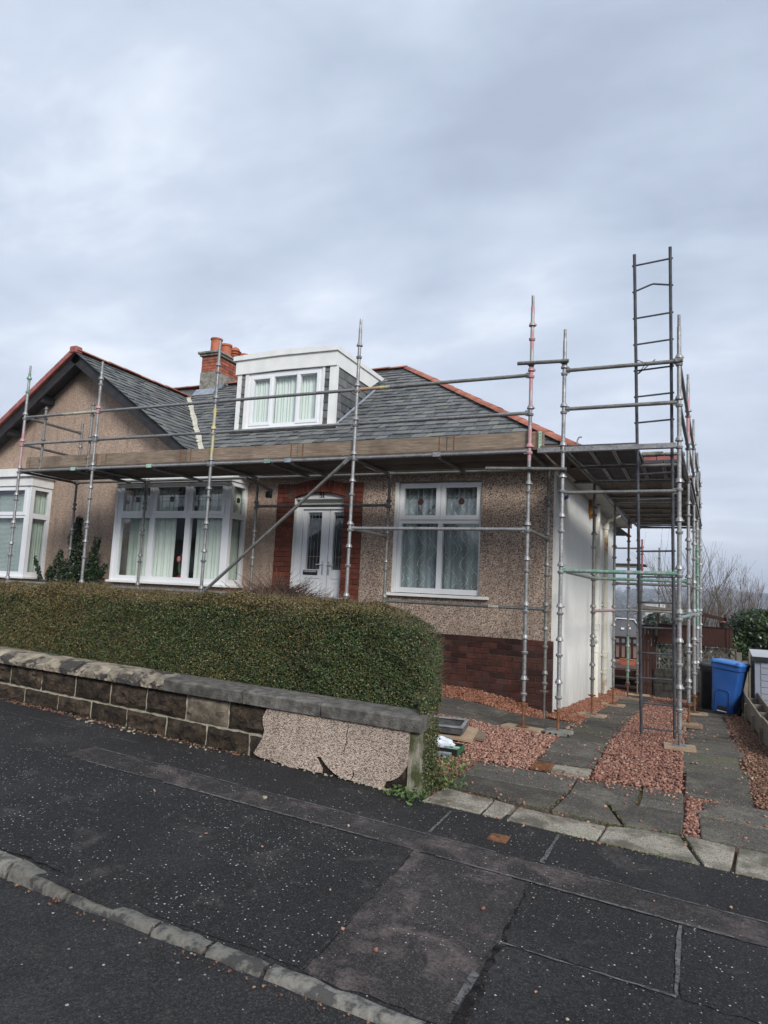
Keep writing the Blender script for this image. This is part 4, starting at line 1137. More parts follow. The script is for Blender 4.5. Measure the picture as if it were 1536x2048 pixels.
# gable slope slates (courses run along the depth)
mb = MB()
pl = []
for (xa, za), (xb, zb) in zip(GPROF[:-1], GPROF[1:]):
    L = math.hypot(xb - xa, zb - za); k = max(1, round(L / ex))
    for i in range(k): pl.append(((xa + (xb - xa) * i / k, za + (zb - za) * i / k), (xa + (xb - xa) * (i + 1) / k, za + (zb - za) * (i + 1) / k)))
for (h, tl) in pl:
    dx, dz = tl[0] - h[0], tl[1] - h[1]; L = math.hypot(dx, dz); n_ = Vector((-dz / L, 0, dx / L))
    vy = lambda z: min(VT, EY + max(0, z - EZ) / PM)
    y = EY - .03 - u(0, .15)
    while y < vy(tl[1]):
        wd = random.choice((.13, .16, .19, .22, .26)) * u(.92, 1.08); a, b = y + .003, y + wd - .003; y += wd
        a = max(a, EY - .03); j0, j1 = u(-.02, .02), u(-.02, .02)
        hz = (h[0] - dx / L * .05, h[1] - dz / L * .05)
        P = [(tl[0] + dx / L * j0, min(a, vy(tl[1])), tl[1] + dz / L * j0 - .012), (tl[0] + dx / L * j1, min(b, vy(tl[1])), tl[1] + dz / L * j1 - .012), (hz[0], min(b, vy(hz[1])), hz[1] - .012), (hz[0], min(a, vy(hz[1])), hz[1] - .012)]
        if P[1][1] - P[0][1] < .02: continue
        slate_quad(mb, P, n_, lift=.024 + u(-.005, .012))
tag(mb.build('slates', M['slate'], grf), kind='stuff')
# mortar lined valley
mb = MB(); vs = []
N_ = 26
for i in range(N_ + 1):
    z = 3.9 + (GZ - .05 - 3.9) * i / N_; y = EY + (z - EZ) / PM; x = gab_x(z)
    wl, wr = .05 + .012 * math.sin(i * 1.3), .08 + .015 * math.sin(i * .9 + 1) + u(-.004, .004)
    vs += [(x - wl, y - .02, z + .045), (x + .01, y - .01, z + .026), (x + wr, y, z + .042)]
mb.add(vs, [(3 * i + j, 3 * i + 3 + j, 3 * i + 4 + j, 3 * i + 1 + j) for i in range(N_) for j in (0, 1)])
mb.build('valley_lining', pm('cream valley mortar', (.42, .40, .32), (.56, .54, .44), 8, .85, .4, 40), house)

# ridge and hip tiles: half round clay
def capping(p, q, parent, name, L=.42, r=.115, mat=None, drop=.04):
    p, q = Vector(p), Vector(q); dv = (q - p); n = max(1, round(dv.length / L)); t = dv.normalized()
    side = t.cross(Vector((0, 0, 1))).normalized(); upv = side.cross(t)
    for i in range(n):
        a = p + dv * (i / n); b = p + dv * ((i + 1) / n) - t * .006
        mb = MB(); vs = []
        jr = u(-.006, .006)
        for (c, rr) in ((a, r + .004), (b, r - .004)):
            for k in range(7):
                an = -1.25 + 2.5 * k / 6
                vs.append(c + side * math.sin(an) * rr * 1.05 + upv * (math.cos(an) * rr * .72 - drop + jr))
            for k in range(6, -1, -1):
                an = -1.25 + 2.5 * k / 6
                vs.append(c + side * math.sin(an) * (rr - .016) * 1.05 + upv * (math.cos(an) * (rr - .016) * .72 - drop + jr))
        fs = [(k, k + 1, 15 + k, 14 + k) for k in range(13)] + [(13, 0, 14, 27), tuple(range(14))[::-1], tuple(range(14, 28))]
        mb.add(vs, fs); mb.build(name, mat or M['terracotta'], parent, smooth=40)
capping((HX0 + .05, EY - .05, EZ + .0), (HX1, RY, RZ + .015), house, 'hip_tile')
capping((HX1, RY, RZ + .02), (-9.3, RY, RZ + .02), house, 'ridge_tile')
capping((GX, EY - .02, GZ + .02), (GX, VT + .05, GZ + .02), house, 'gable_ridge_tile', .45, .12)
capping((-10.05, RY, RZ + .02), (nx0, RY, RZ + .02), nb, 'ridge_tile')
# verge: red tiles and black bargeboards
vx, vz = -13.5, 3.75
e1 = Vector((vx - GX, 0, vz - GZ)); nv = 14
for i in range(nv):
    a = Vector((GX, 0, GZ + .035)) + e1 * (i / nv); b = Vector((GX, 0, GZ + .035)) + e1 * ((i + .985) / nv)
    mb = MB(); en = e1.normalized(); up2 = Vector((-en.z, 0, en.x)) * -1
    if up2.z < 0: up2 = -up2
    mb.obox(((a.x + b.x) / 2, EY + .07, (a.z + b.z) / 2 - .015), (en, (0, 1, 0), up2), ((b - a).length / 2, .12, .055), ch=.01)
    mb.build('verge_tile', M['red_verge'], nb)
MB().obox((GX, EY + .02, GZ + .02), ((1, 0, 0), (0, 1, 0), (0, 0, 1)), (.10, .09, .075), ch=.02).build('apex_tile', M['red_verge'], nb)
def barge(p, q, parent, y=EY + .03):
    p, q = Vector(p), Vector(q); t = (q - p).normalized(); nn = Vector((-t.z, 0, t.x)); nn = nn if nn.z > 0 else -nn
    mb = MB(); c = (p + q) / 2 - nn * .13; mb.obox((c.x, y + .02, c.z), (t, (0, 1, 0), nn), ((q - p).length / 2, .018, .10))
    c2 = (p + q) / 2 - nn * .10; mb.obox((c2.x, y + .21, c2.z), (t, (0, 1, 0), nn), ((q - p).length / 2, .17, .012))
    return mb.build('bargeboard', M['black'], parent)
barge((GX, 0, GZ), (-6.8, 0, 4.065), house); barge((GX - .002, 0, GZ), (vx, 0, vz), nb)
for k in (1.15, 2.3, 3.5): 
    f = k / 4.35; MB().box(GX + e1.x * f - .12, EY + .08, GZ + e1.z * f - .34, GX + e1.x * f + .02, YW - .001, GZ + e1.z * f - .2).build('purlin_end', M['black'], nb)
# eaves: gutter and soffit along front and side
gt = MB(); gt.path([(-5.6, EY - .06, EZ - .03), (HX0 + .04, EY - .06, EZ - .03)], .058, 10); gt.build('gutter', M['gutter'], house, smooth=40)
MB().path([(HX0 + .06, EY - .1, EZ - .035), (HX0 + .06, 10.9, EZ - .035)], .058, 10).build('gutter', M['gutter'], house, smooth=40)
MB().path([(.37, EY - .1, EZ + .03), (.38, EY - .1, EZ + .10), (.40, EY - .1, EZ + .14), (.44, EY - .1, EZ + .14)], .012, 6).build('gutter_hook', M['galv'], house)
mb = MB(); mb.box(-5.6, EY + .02, EZ - .20, HX0 - .002, YW - .001, EZ - .18); mb.build('soffit', M['soffit'], house)
MB().box(.003, YW - .001, EZ - .20, HX0, 10.9, EZ - .18).build('soffit', M['soffit'], house)
MB().box(-5.6, EY, EZ - .21, HX0, EY + .02, EZ - .02).build('fascia_board', M['black'], house)
MB().box(HX0 + .001, EY, EZ - .21, HX0 + .02, 10.9, EZ - .02).build('fascia_board', M['black'], house)

# ------------------------------------------------------------------ dormer
dm = thing('dormer', (-5.5, DY, 5), None, None); dm.parent = house; dm.location = Vector((-5.5, DY, 5)) - Vector(house['_o'])
DT = 6.245
wx0, wx1 = -6.42, -4.70
lights = [(-6.30, -5.905, 4.83, 5.735), (-5.82, -5.275, 4.79, 5.775), (-5.205, -4.815, 4.83, 5.755)]
mb = MB(); mb.holes(wx0, wx1, 4.70, 5.86, [(a + .01, b - .01, c + .01, d_ - .01) for a, b, c, d_ in lights], DY, DY + .07)
mb.build('window_frame', M['upvc'], dm)
for i, (a, b, c, d_) in enumerate(lights):
    if i != 1: MB().holes(a - .055, b + .055, c - .06, d_ + .055, [(a, b, c, d_)], DY - .018, DY - .001).build('casement', M['upvc'], dm)
    MB().box(a, DY + .02, c, b, DY + .03, d_).build('pane', M['glass'], dm)
curtain(-6.40, -5.86, 4.75, 5.85, DY + .09, 8, .018, M['cloth'], dm); curtain(-5.85, -5.25, 4.75, 5.85, DY + .13, 8, .018, M['cloth'], dm); curtain(-5.24, -4.75, 4.75, 5.85, DY + .13, 7, .018, M['cloth'], dm)
MB().box(wx0 - .03, DY - .05, 4.655, wx1 + .03, DY + .04, 4.698, ch=.004).build('sill', M['upvc'], dm)
MB().box(DXL - .05, DY - .14, 4.615, DXR + .10, DY - .01, 4.65, ch=.006).build('lead_apron', M['whitewood'], dm)
for a, b in ((DXL + .0, DXL + .10), (wx0 - .085, wx0 - .003), (wx1 + .003, wx1 + .055), (DXR - .155, DXR)):
    MB().box(a, DY - .02, 4.66, b, DY + .06, 5.868).build('corner_board', M['whitewood'], dm)
for a, b in ((DXL + .10, wx0 - .085), (wx1 + .055, DXR - .155)):
    mb = MB(); z = 4.68
    k = 0
    while z < 5.84:
        h = .155
        c = [(a, DY - .008, z), (b, DY - .008, z), (b, DY + .006, min(5.86, z + h + .03)), (a, DY + .006, min(5.86, z + h + .03))]
        mb2 = MB(); slate_quad(mb2, c, (0, -1, 0), .01, .006 + u(0, .004)); mb2.build('cheek_slate', M['slate'], dm); z += h
    MB().box(a, DY + .008, 4.66, b, DY + .05, 5.865).build('cheek_backing', M['slate'], dm)
# fascia with a slightly cranked flat roof edge
kx = -5.66
def band(za, zb, y0, y1, xl, xr, name, lift=.05):
    MB().prism([(xl, y0, za), (kx, y0, za + lift * .4), (xr, y0, za), (xr, y0, zb), (kx, y0, zb + lift), (xl, y0, zb)], (0, y1 - y0, 0)).build(name, M['whitewood'], dm)
band(5.862, 6.150, DY - .05, DY - .003, DXL - .04, DXR + .001, 'fascia', .045)
band(6.152, DT, DY - .09, DY - .004, DXL - .09, DXR + .03, 'roof_edge_trim', .045)
MB().prism([(DXL - .08, DY, 6.10), (kx, DY, 6.145), (DXR - .03, DY, 6.10), (DXR - .03, DY, DT - .01), (kx, DY, DT + .03), (DXL - .08, DY, DT - .01)], (0, 2.02, 0)).build('flat_roof', M['lead'], dm)
for X, sg in ((DXR, 1), (DXL, -1)):
    MB().prism([(X, DY - .002, 5.862), (X, DY + 1.48, 5.862 - .0), (X, DY + 1.95, 6.150), (X, DY - .002, 6.150)], (-sg * .04, 0, 0)).build('side_fascia', M['whitewood'], dm)
    MB().prism([(X + sg * .029, DY - .003, 6.152), (X + sg * .029, DY + 2.0, 6.152), (X + sg * .029, DY + 2.12, DT), (X + sg * .029, DY - .003, DT)], (-sg * .05, 0, 0)).build('side_trim', M['whitewood'], dm)
    MB().prism([(X - sg * .03, DY + .06, 4.66), (X - sg * .03, DY + 1.75, 5.87), (X - sg * .03, DY + .06, 5.87)], (-sg * .05, 0, 0)).build('cheek_backing', M['slate'], dm)
    ch = .165; k = 0; z = 4.70
    while z < 5.84:
        ya = DY + .065 - (k % 2) * .06; yend = DY + .02 + (z - 4.66) / PM + .06
        y = ya
        while y < yend:
            wd = u(.17, .27)
            y0_, y1_ = max(y, DY + .062), min(y + wd - .005, yend)
            if y1_ - y0_ > .03:
                zt_ = min(5.858, z + ch + .03)
                mb2 = MB(); c = [(X - sg * .028, y0_, z + u(-.006, .006)), (X - sg * .028, y1_, z + u(-.006, .006)), (X - sg * .028, y1_, zt_), (X - sg * .028, y0_, zt_)]
                if sg < 0: c = [c[1], c[0], c[3], c[2]]
                slate_quad(mb2, c, (sg, 0, 0), .01, .016 + u(-.003, .004)); 
                if sg > 0: mb2.build('cheek_slate', M['slate'], dm)
                else: mb2.build('cheek_slate', M['slate'], dm)
            y += wd
        z += ch; k += 1
MB().path([(DXR + .02, DY + .02, 4.70), (DXR + .02, DY + 1.7, 4.70 + 1.68 * PM)], .022, 6).build('lead_soaker', M['lead'], dm)

# ------------------------------------------------------------------ chimney (part of the house) with bricks, cap, pots
chx0, chx1, chy0, chy1 = -9.86, -9.35, 5.40, 7.1
ch = MB().box(chx0 + .012, chy0 + .012, 6.0, chx1 - .012, chy1 - .012, 7.43).build('chimney', M['mortar'], house)
MB().box(chx0 - .01, chy0 - .01, 6.0, chx1 + .01, chy1 + .01, 7.02).build('rendered_base', M['cement'], ch)
cb = MB().box(-.11, -.05, -.037, .11, .05, .037, ch=.004).mesh('chimney_brick', M['brick_chim'])
chf = MB().box(-.052, -.05, -.037, .052, .05, .037, ch=.004).mesh('chimney_brick_half', M['brick_chim'])
for r in range(5):
    z = 7.063 + r * .081
    xs = [(.115, cb), (.345, cb), (.46, chf)] if r % 2 == 0 else [(.055, chf), (.225, cb), (.455, chf), (.35, chf)]
    for dx, me in xs: inst('brick', me, (chx0 + dx - .003, chy0 + .05, z), ch, scale=(1, 1, 1))
    for k in range(7): inst('brick', cb, (chx1 - .05, chy0 + .12 + (0 if r % 2 else .115) + k * .233, z), ch, rot=(0, 0, PI / 2))
MB().box(chx0 - .05, chy0 - .05, 7.45, chx1 + .05, chy1 + .05, 7.50, ch=.008).build('chimney_cap', M['cement'], ch)
MB().box(chx0 - .09, chy0 - .09, 7.502, chx1 + .09, chy1 + .09, 7.565, ch=.012).build('chimney_cap', M['cement'], ch)
px_ = (chx0 + chx1) / 2 + .03
for i, y in enumerate((5.58, 6.0, 6.40, 6.80)):
    if i == 2:
        prof = [(0, .13), (.06, .13)]
        for k in range(4): prof += [(.10 + k * .075, .155), (.105 + k * .075, .165), (.135 + k * .075, .12), (.16 + k * .075, .12)]
        prof += [(.42, .10), (.46, .04)]
    else: prof = [(0, .15), (.02, .145), (.33 if i else .36, .138), (.335 if i else .365, .16), (.385 if i else .40, .16), (.385 if i else .40, .12), (.30, .11)]
    MB().lathe((px_, y, 7.565), prof, 18).build('chimney_pot', M['pot'], ch, smooth=35)
MB().prism([(chx0 - .06, chy0 - .05, 6.52), (chx1 + .06, chy0 - .05, 6.52), (chx1 + .06, chy0 - .22, 6.30), (chx0 - .06, chy0 - .22, 6.30)], (0, -.01, .03)).build('lead_flashing', M['lead'], ch)
MB().prism([(chx1 + .013, chy0 - .1, 6.46), (chx1 + .013, chy0 + .9, 6.95), (chx1 + .013, chy0 + .9, 7.02), (chx1 + .013, chy0 - .1, 6.60)], (.012, 0, 0)).build('lead_flashing', M['lead'], ch)

# ------------------------------------------------------------------ pipes and alarm box on the white side wall
def pipe(y, top, r, mat, joints, swan, name):
    g0 = gz(.1, y) + .02
    mb = MB()
    if swan: mb.path([(.075, y, g0), (.075, y, top), (.075, y, top + .05), (.11, y, top + .13), (.20, y + .05, top + .18), (.36, y + .1, top + .27)], r, 12)
    else: mb.path([(.085, y, g0), (.085, y, top)], r, 12)
    o = mb.build(name, mat, house, smooth=40)
    for z in joints:
        MB().lathe((.075 if swan else .085, y, z), [(0, r + .004), (.004, r + .016), (.10, r + .018), (.12, r + .022), (.13, r + .004)], 12).build('pipe_collar', mat, o, smooth=40)
        MB().box(.002, y - r - .05, z + .03, .03, y + r + .05, z + .07, ch=.004).build('pipe_bracket', mat, o)
    return o
pipe(6.1, 3.55, .056, M['cream'], (2.55, 1.0, .55), False, 'soil_pipe')
pipe(7.75, 3.28, .048, M['rustcream'], (3.20, 1.45, .35, -.02), True, 'downpipe')
MB().path([(.085, 6.1, .75), (.085, 5.98, .80), (.03, 5.86, .86)], .05, 10).build('waste_branch', M['cream'], house, smooth=40)
ab = MB().prism([(.004, 5.42, 3.62), (.004, 5.66, 3.62), (.004, 5.66, 3.28), (.004, 5.54, 3.20), (.004, 5.42, 3.28)], (.075, 0, 0)).build('alarm_box', M['orange'], house)
mb = MB()
for k in range(4): mb.box(.0795, 5.47, 3.42 + k * .04, .082, 5.61, 3.432 + k * .04)
mb.build('alarm_louvre', M['black'], ab)
for k in range(4): MB().box(.02, 5.4165, 3.42 + k * .04, .065, 5.4195, 3.432 + k * .04).build('alarm_slot', M['black'], ab)
lt = MB().box(.003, 2.22, 3.02, .03, 2.34, 3.30, ch=.008).build('wall_light', M['blackplastic'], house)
MB().lathe((.03, 2.28, 3.17), [(0, .05), (.05, .055), (.09, .03)], 10, axis=(1, 0, 0)).build('lamp_cover', M['purple'], lt, smooth=40)

# ------------------------------------------------------------------ low wall on the street
gw = thing('garden_wall', (-3, -3.35, .1), 'low sooty stone garden wall with grey copings and a broken patch of pebble render', 'garden wall')
copz = lambda x: .465 - .029 * x
bedz = lambda x: .185 - .042 * x
YF_ = -3.35
MB().prism([(-14, YF_ + .022, street(-14) - .2), (-.09, YF_ + .022, street(0) - .2), (-.09, YF_ + .022, copz(-.045) - .004), (-14, YF_ + .022, copz(-14) - .004)], (0, .22, 0)).build('mortar_bed', M['mortar_pale'], gw)
def stone(x0, x1, zb0, zb1, zt0, zt1, mat, rough=.016, name='wall_stone'):
    """rock faced block between two joints, lumpy front"""
    n, k = max(5, int((x1 - x0) / .05)), 5
    mb = MB(); vs = []
    for j in range(k + 1):
        for i in range(n + 1):
            s, t = i / n, j / k
            x = x0 + (x1 - x0) * s; z = (zb0 + (zb1 - zb0) * s) * (1 - t) + (zt0 + (zt1 - zt0) * s) * t
            e = i in (0, n) or j in (0, k)
            y = YF_ + (.012 if e else .002 - u(0, 1) ** 1.3 * rough * 2.2)
            vs.append((x + (u(-.007, .005) if e else u(-.015, .015)), y, z + (u(-.006, .006) if e else u(-.012, .012))))
    o = len(vs); w = n + 1
    ring = [i for i in range(w)] + [j * w + n for j in range(1, k + 1)] + [k * w + i for i in range(n - 1, -1, -1)] + [j * w for j in range(k - 1, 0, -1)]
    vs += [(vs[i][0], YF_ + .06, vs[i][2]) for i in ring]
    fs = [(j * w + i, j * w + i + 1, (j + 1) * w + i + 1, (j + 1) * w + i) for j in range(k) for i in range(n)]
    m = len(ring)
    fs += [(ring[i], o + i, o + (i + 1) % m, ring[(i + 1) % m]) for i in range(m)]
    mb.add(vs, fs); return mb.build(name, mat, gw, smooth=28)
jt = [-7.2, -6.7, -6.2, -5.73, -5.24, -4.77, -4.30, -3.82, -3.34, -2.88, -2.40, -1.92, -1.40, -.9, -.5, -.17]
for i, (a, b) in enumerate(zip(jt[:-1], jt[1:])):
    a, b = a + .011, b - .011
    stone(a, b, bedz(a) + .012, bedz(b) + .012, copz(a) - .018, copz(b) - .018, M['stone_pale'] if i == 10 else M['stone'])
jb = [-7.4, -6.9, -6.43, -5.96, -5.48, -5.0, -4.53, -4.04, -3.58, -3.11, -2.62, -2.15, -1.68, -1.2, -.7, -.17]
for a, b in zip(jb[:-1], jb[1:]):
    a, b = a + .011, b - .011
    stone(a, b, street(a) - .03, street(b) - .03, bedz(a) - .012, bedz(b) - .012, M['stone'])
# remaining skin of pebble render, broken outline
out = [(-1.486, .512), (-1.505, .47), (-1.534, .416), (-1.522, .36), (-1.505, .318), (-1.52, .25), (-1.548, .198), (-1.58, .14), (-1.607, .104), (-1.57, .088), (-1.538, .078), (-1.45, .070), (-1.382, .071), (-1.28, .05), (-1.193, .034), (-1.12, .046), (-1.061, .043), (-1.0, .033), (-.915, .042), (-.93, .09), (-.975, .150), (-.97, .165), (-.938, .159), (-.90, .12), (-.853, .083), (-.80, .05), (-.739, .025), (-.66, .02), (-.583, .010), (-.51, .006), (-.446, -.002), (-.40, -.012), (-.363, -.016), (-.350, .02), (-.337, .058), (-.28, .07), (-.229, .10), (-.20, .14), (-.161, .194), (-.156, .32), (-.155, .462)]
P = [(x + u(-.004, .004), YF_ - .030, z + u(-.004, .004)) for x, z in out]
MB().prism(P[::-1], (0, .036, 0)).build('render_patch', M['render_patch'], gw)
mb = MB(); cr = [(-.70, .475), (-.692, .43), (-.705, .37), (-.698, .33), (-.715, .27), (-.72, .22)]
for (a, b) in zip(cr[:-1], cr[1:]):
    mb.add([(a[0] - .003, YF_ - .0312, a[1]), (a[0] + .003, YF_ - .0312, a[1]), (b[0] + .003, YF_ - .0312, b[1]), (b[0] - .003, YF_ - .0312, b[1])], [(0, 1, 2, 3)])
mb.build('crack', M['black'], gw)
# pier end, green with algae
MB().prism([(-.16, YF_ - .012, street(0) - .1), (-.062, YF_ - .012, street(0) - .1), (-.066, YF_ - .012, copz(0) - .006), (-.16, YF_ - .012, copz(0) - .006)], (0, .26, 0)).build('wall_end', M['moss_wall'], gw)
# copings
cj = [-8.4, -7.5, -6.6, -5.75, -5.1, -4.40, -3.78, -3.25, -2.64, -1.74, -.95, -.045]
for i, (a, b) in enumerate(zip(cj[:-1], cj[1:])):
    worn = 3 <= i <= 7
    a += .006; b -= .006
    n = 9 if worn else 5; mb = MB(); rws = []
    for k in range(n + 1):
        x = a + (b - a) * k / n; z0 = copz(x); jz = lambda q: u(-q, q) if worn else u(-.002, .002)
        th = .112
        ch_ = .018 if not worn else u(.04, .085)
        rws.append([(x, YF_ - .052 + jz(.008), z0), (x, YF_ - .055 + jz(.010), z0 + th - ch_ + jz(.006)), (x, YF_ - .055 + ch_ * (1.0 if not worn else 1.6) + jz(.008), z0 + th - .004 + jz(.008)), (x, YF_ + .10 + jz(.02), z0 + th + .004 + jz(.01)), (x, YF_ + .30, z0 + th), (x, YF_ + .30, z0)])
    w = 6; vs = [p for r in rws for p in r]
    fs = [(k * w + j, k * w + (j + 1) % w, (k + 1) * w + (j + 1) % w, (k + 1) * w + j) for k in range(n) for j in range(w)]
    fs = [f[::-1] for f in fs] + [tuple(range(w)), tuple(n * w + j for j in range(w))[::-1]]
    mb.add(vs, fs)
    o = mb.build('coping_stone', M['coping_worn'] if worn else M['coping'], gw, smooth=24)

# ------------------------------------------------------------------ scaffold parts
SM_ = [M['galv'], M['pink'], M['yellow'], M['green'], M['redp'], M['rust'], M['galv_dark'], M['orangep'], M['creamp']]
GRID = .42                                  # cup levels every half metre from here
def standard(parent, x, y, zt, zb, jack=.34, bands=(), cup_from=None, dull=False, spigot=True, plate=True, r=.0242, used=()):
    """cuplock upright; bands: (z0, z1, material slot) of painted lengths"""
    base = 6 if dull else 0
    zj = zb + jack
    cuts = sorted({zj, zt - (.15 if spigot else 0), *[z for b in bands for z in b[:2] if zj < z < zt - .15]})
    mb = MB(); prof = []
    def mat_at(z):
        for a, b, m in bands:
            if a <= z < b: return m
        return base
    for i, z in enumerate(cuts):
        prof.append((z, r, mat_at((cuts[i - 1] + z) / 2) if i else base))
    mb.lathe((x, y, 0), prof, 12)
    if spigot: mb.lathe((x, y, 0), [(zt - .152, r * .80, base), (zt, r * .80, base)], 10)
    k = math.ceil((zj - GRID - .03) / .5)
    z = GRID + .5 * k
    while z < zt - .2:
        m = mat_at(z)
        mb.lathe((x, y, z - .045), [(0, r, m), (.006, r + .013, m), (.030, r + .019, m), (.040, r + .013, m), (.042, r, m)], 14)
        zu = z + .048 if any(abs(z - q) < .02 for q in used) else z + random.choice((.05, .09, .14, .2)) + u(0, .03)
        mb.lathe((x, y, zu), [(0, r + .012, m), (.004, r + .022, m), (.022, r + .020, m), (.052, r + .006, m), (.055, r, m)], 14)
        if random.random() < .6: mb.box(x + r + .012, y - .008, zu + .004, x + r + .030, y + .008, zu + .022, m)
        z += .5
    for q in (zt - .06, zj + .06): mb.lathe((x + .0, y - r * .72, q), [(0, .006, 5), (.008, .006, 5)], 6, axis=(0, -1, 0))
    o = mb.build('standard', SM_, parent, smooth=35)
    if plate:
        j = MB(); j.tube((x, y, zb + .006), (x, y, zj + .05), .0165, 10)
        j.lathe((x, y, zj - .05), [(0, .02), (.004, .034), (.03, .034), (.034, .02)], 10); j.box(x - .055, y - .009, zj - .04, x + .055, y + .009, zj - .022)
        j.build('screw_jack', M['rust'] if random.random() < .7 else M['galv_dark'], o, smooth=35)
        MB().box(x - .072, y - .072, zb, x + .072, y + .072, zb + .006, ch=.001).build('base_plate', M['rust'] if random.random() < .5 else M['galv'], o)
    return o
def ledger(parent, p, q, name='ledger', mat=0, bands=(), r=.0242, trim=.022):
    p, q = Vector(p), Vector(q); d = (q - p).normalized(); L = (q - p).length
    mb = MB(); a, b = p + d * trim, q - d * trim
    cuts = sorted({0, 1, *[t for bb in bands for t in bb[:2]]})
    for s, t in zip(cuts[:-1], cuts[1:]):
        m = mat
        for b0, b1, mm in bands:
            if b0 <= (s + t) / 2 < b1: m = mm
        mb.tube(a.lerp(b, s), a.lerp(b, t), r, 10, m)
    if name in ('ledger', 'guard_rail', 'transom'):
        for e, sg in ((p, 1), (q, -1)):
            mb.obox(e + d * sg * .042, (d, Vector((0, 0, 1)).cross(d).normalized(), (0, 0, 1)), (.026, .012, .034), mat)
    return mb.build(name, SM_, parent, smooth=35)
def coupler(parent, x, y, z, name='coupler'):
    mb = MB(); mb.lathe((x, y, z - .03), [(0, .034), (.06, .034)], 12); mb.box(x - .045, y - .05, z - .025, x + .045, y - .012, z + .025, ch=.006)
    mb.tube((x + .03, y - .07, z), (x + .03, y - .02, z), .008, 6); mb.lathe((x + .03, y - .072, z), [(0, .014), (.014, .014)], 6, axis=(0, -1, 0))
    return mb.build(name, M['galv_dark'], parent, smooth=35)

fs_ = thing('front_scaffold', (-4.6, .6, 0), 'long galvanised tube scaffold with timber toe boards and deck across the house front', 'scaffold')
XS = [0, -2.5, -5.0, -7.5, -9.3]
TOP = [5.488, 5.475, 5.42, 5.31, 5.40]
ZD = 3.42
bands = {0: [(3.3, 3.75, 1), (3.95, 5.05, 1), (5.1, 5.35, 1)], 2: [(3.52, 4.32, 2)], 3: [(4.36, 4.46, 1)], 4: [(3.43, 4.26, 1), (4.9, 5.4, 3)]}
for i, x in enumerate(XS):
    standard(fs_, x, 0, TOP[i], gz(x, 0) + (.045 if i == 0 else .04), .30 if i == 0 else .2, bands.get(i, ()), used=(1.42, 2.42, 3.42, 3.92, 4.42))
    standard(fs_, x - .0, 1.30, 3.44 if i < 4 else 4.62, gz(x, 1.3) + .0, .42 if i == 0 else .2, (), dull=True, spigot=False, used=(1.42, 2.42, 2.92))
for a, b in zip(XS[:-1], XS[1:]):
    ledger(fs_, (a, 0, ZD), (b, 0, ZD)); ledger(fs_, (a, 1.30, ZD), (b, 1.30, ZD), mat=6)
    ledger(fs_, (a, 0, ZD + 1), (b, 0, ZD + 1), 'guard_rail', 6 if a == -0 else 0, [(.80, .88, 2), (.88, 1, 7)] if a == 0 else ([(.0, .45, 8)] if a == -7.5 else []))
    ledger(fs_, (a, 0, ZD + .5), (b, 0, ZD + .5), 'guard_rail', 0)
    if a != 0: ledger(fs_, (a, 0, 1.42), (b, 0, 1.42))
ledger(fs_, (0, 0, 2.42), (-2.5, 0, 2.42))
ledger(fs_, (0, 1.30, 1.42), (-2.5, 1.30, 1.42), mat=6, bands=[(.27, .33, 8)]); ledger(fs_, (-2.5, 1.30, 2.92), (-5.0, 1.30, 2.92), mat=6)
for i, x in enumerate(XS):
    ledger(fs_, (x, 0, ZD - .005), (x, 1.30, ZD - .005), 'transom', 6)
for x in (0, -2.5): ledger(fs_, (x, 0, 2.42), (x, 1.30, 2.42), 'transom', 6)
ledger(fs_, (-9.3, 0, 4.42), (-9.3, 1.3, 4.42), 'guard_rail', 6); ledger(fs_, (-9.3, 0, 3.92), (-9.3, 1.3, 3.92), 'guard_rail', 6)
for x in (-8.83, -7.68):                                  # short posts clipped behind the rails
    mb = MB(); mb.lathe((x, .05, 0), [(3.38, .024, 6), (4.55, .024, 6)], 10)
    mb.lathe((x, .05, 4.55), [(0, .024, 6), (.005, .04, 6), (.02, .04, 6), (.03, .024, 6), (.05, .024, 6)], 10)
    for z in (3.60, 3.98, 4.36): mb.lathe((x, .05, z), [(0, .024, 6), (.004, .04, 6), (.03, .04, 6), (.034, .024, 6)], 10)
    mb.build('rail_post', SM_, fs_, smooth=35)
for x, c in ((-7.93, 'mint'), (-6.23, 'mint'), (-3.94, 'green'), (-3.58, 'lead'), (-1.245, 'galv')):   # intermediate transoms hooked over the ledger
    tr = ledger(fs_, (x, .02, ZD - .02), (x, 1.34, ZD - .02), 'board_bearer', 6)
    mb = MB(); mb.box(x - .055, -.034, ZD - .03, x + .055, -.0275, ZD + .030, ch=.002); mb.box(x - .055, -.0275, ZD + .026, x + .055, .05, ZD + .032); mb.build('bearer_hook', M[c], tr)
# diagonal brace with flattened ends
br = MB(); p, q = Vector((-4.99, -.055, 1.36)), Vector((-2.53, -.055, 3.42)); dd = (q - p).normalized()
br.tube(p + dd * .12, q - dd * .12, .0242, 12)
for e, sg in ((p, 1), (q, -1)): br.obox(e + dd * sg * .06, (dd, (0, 1, 0), Vector((0, 1, 0)).cross(dd)), (.075, .008, .027)); br.lathe(e + dd * sg * .02 + Vector((0, .0, 0)), [(-.012, .012), (.012, .012)], 8, axis=(0, 1, 0))
br.build('diagonal_brace', M['galv_dark'], fs_, smooth=35)
# deck: five boards wide, in lengths
dk = MB().box(-1.2, -.11, -.019, 1.2, .11, .019, ch=.004)
for (a, b) in ((.12, -2.7), (-2.7, -5.2), (-5.2, -7.6), (-7.6, -9.35)):
    for k in range(5):
        o = MB(); y = .145 + k * .231; dz = u(-.003, .003)
        o.box(b + .004 + u(-.0, .03), y - .1115, ZD + .026 + dz, a - .004, y + .1115, ZD + .064 + dz, ch=.004)
        o.build('deck_board', M['deckw'], fs_)
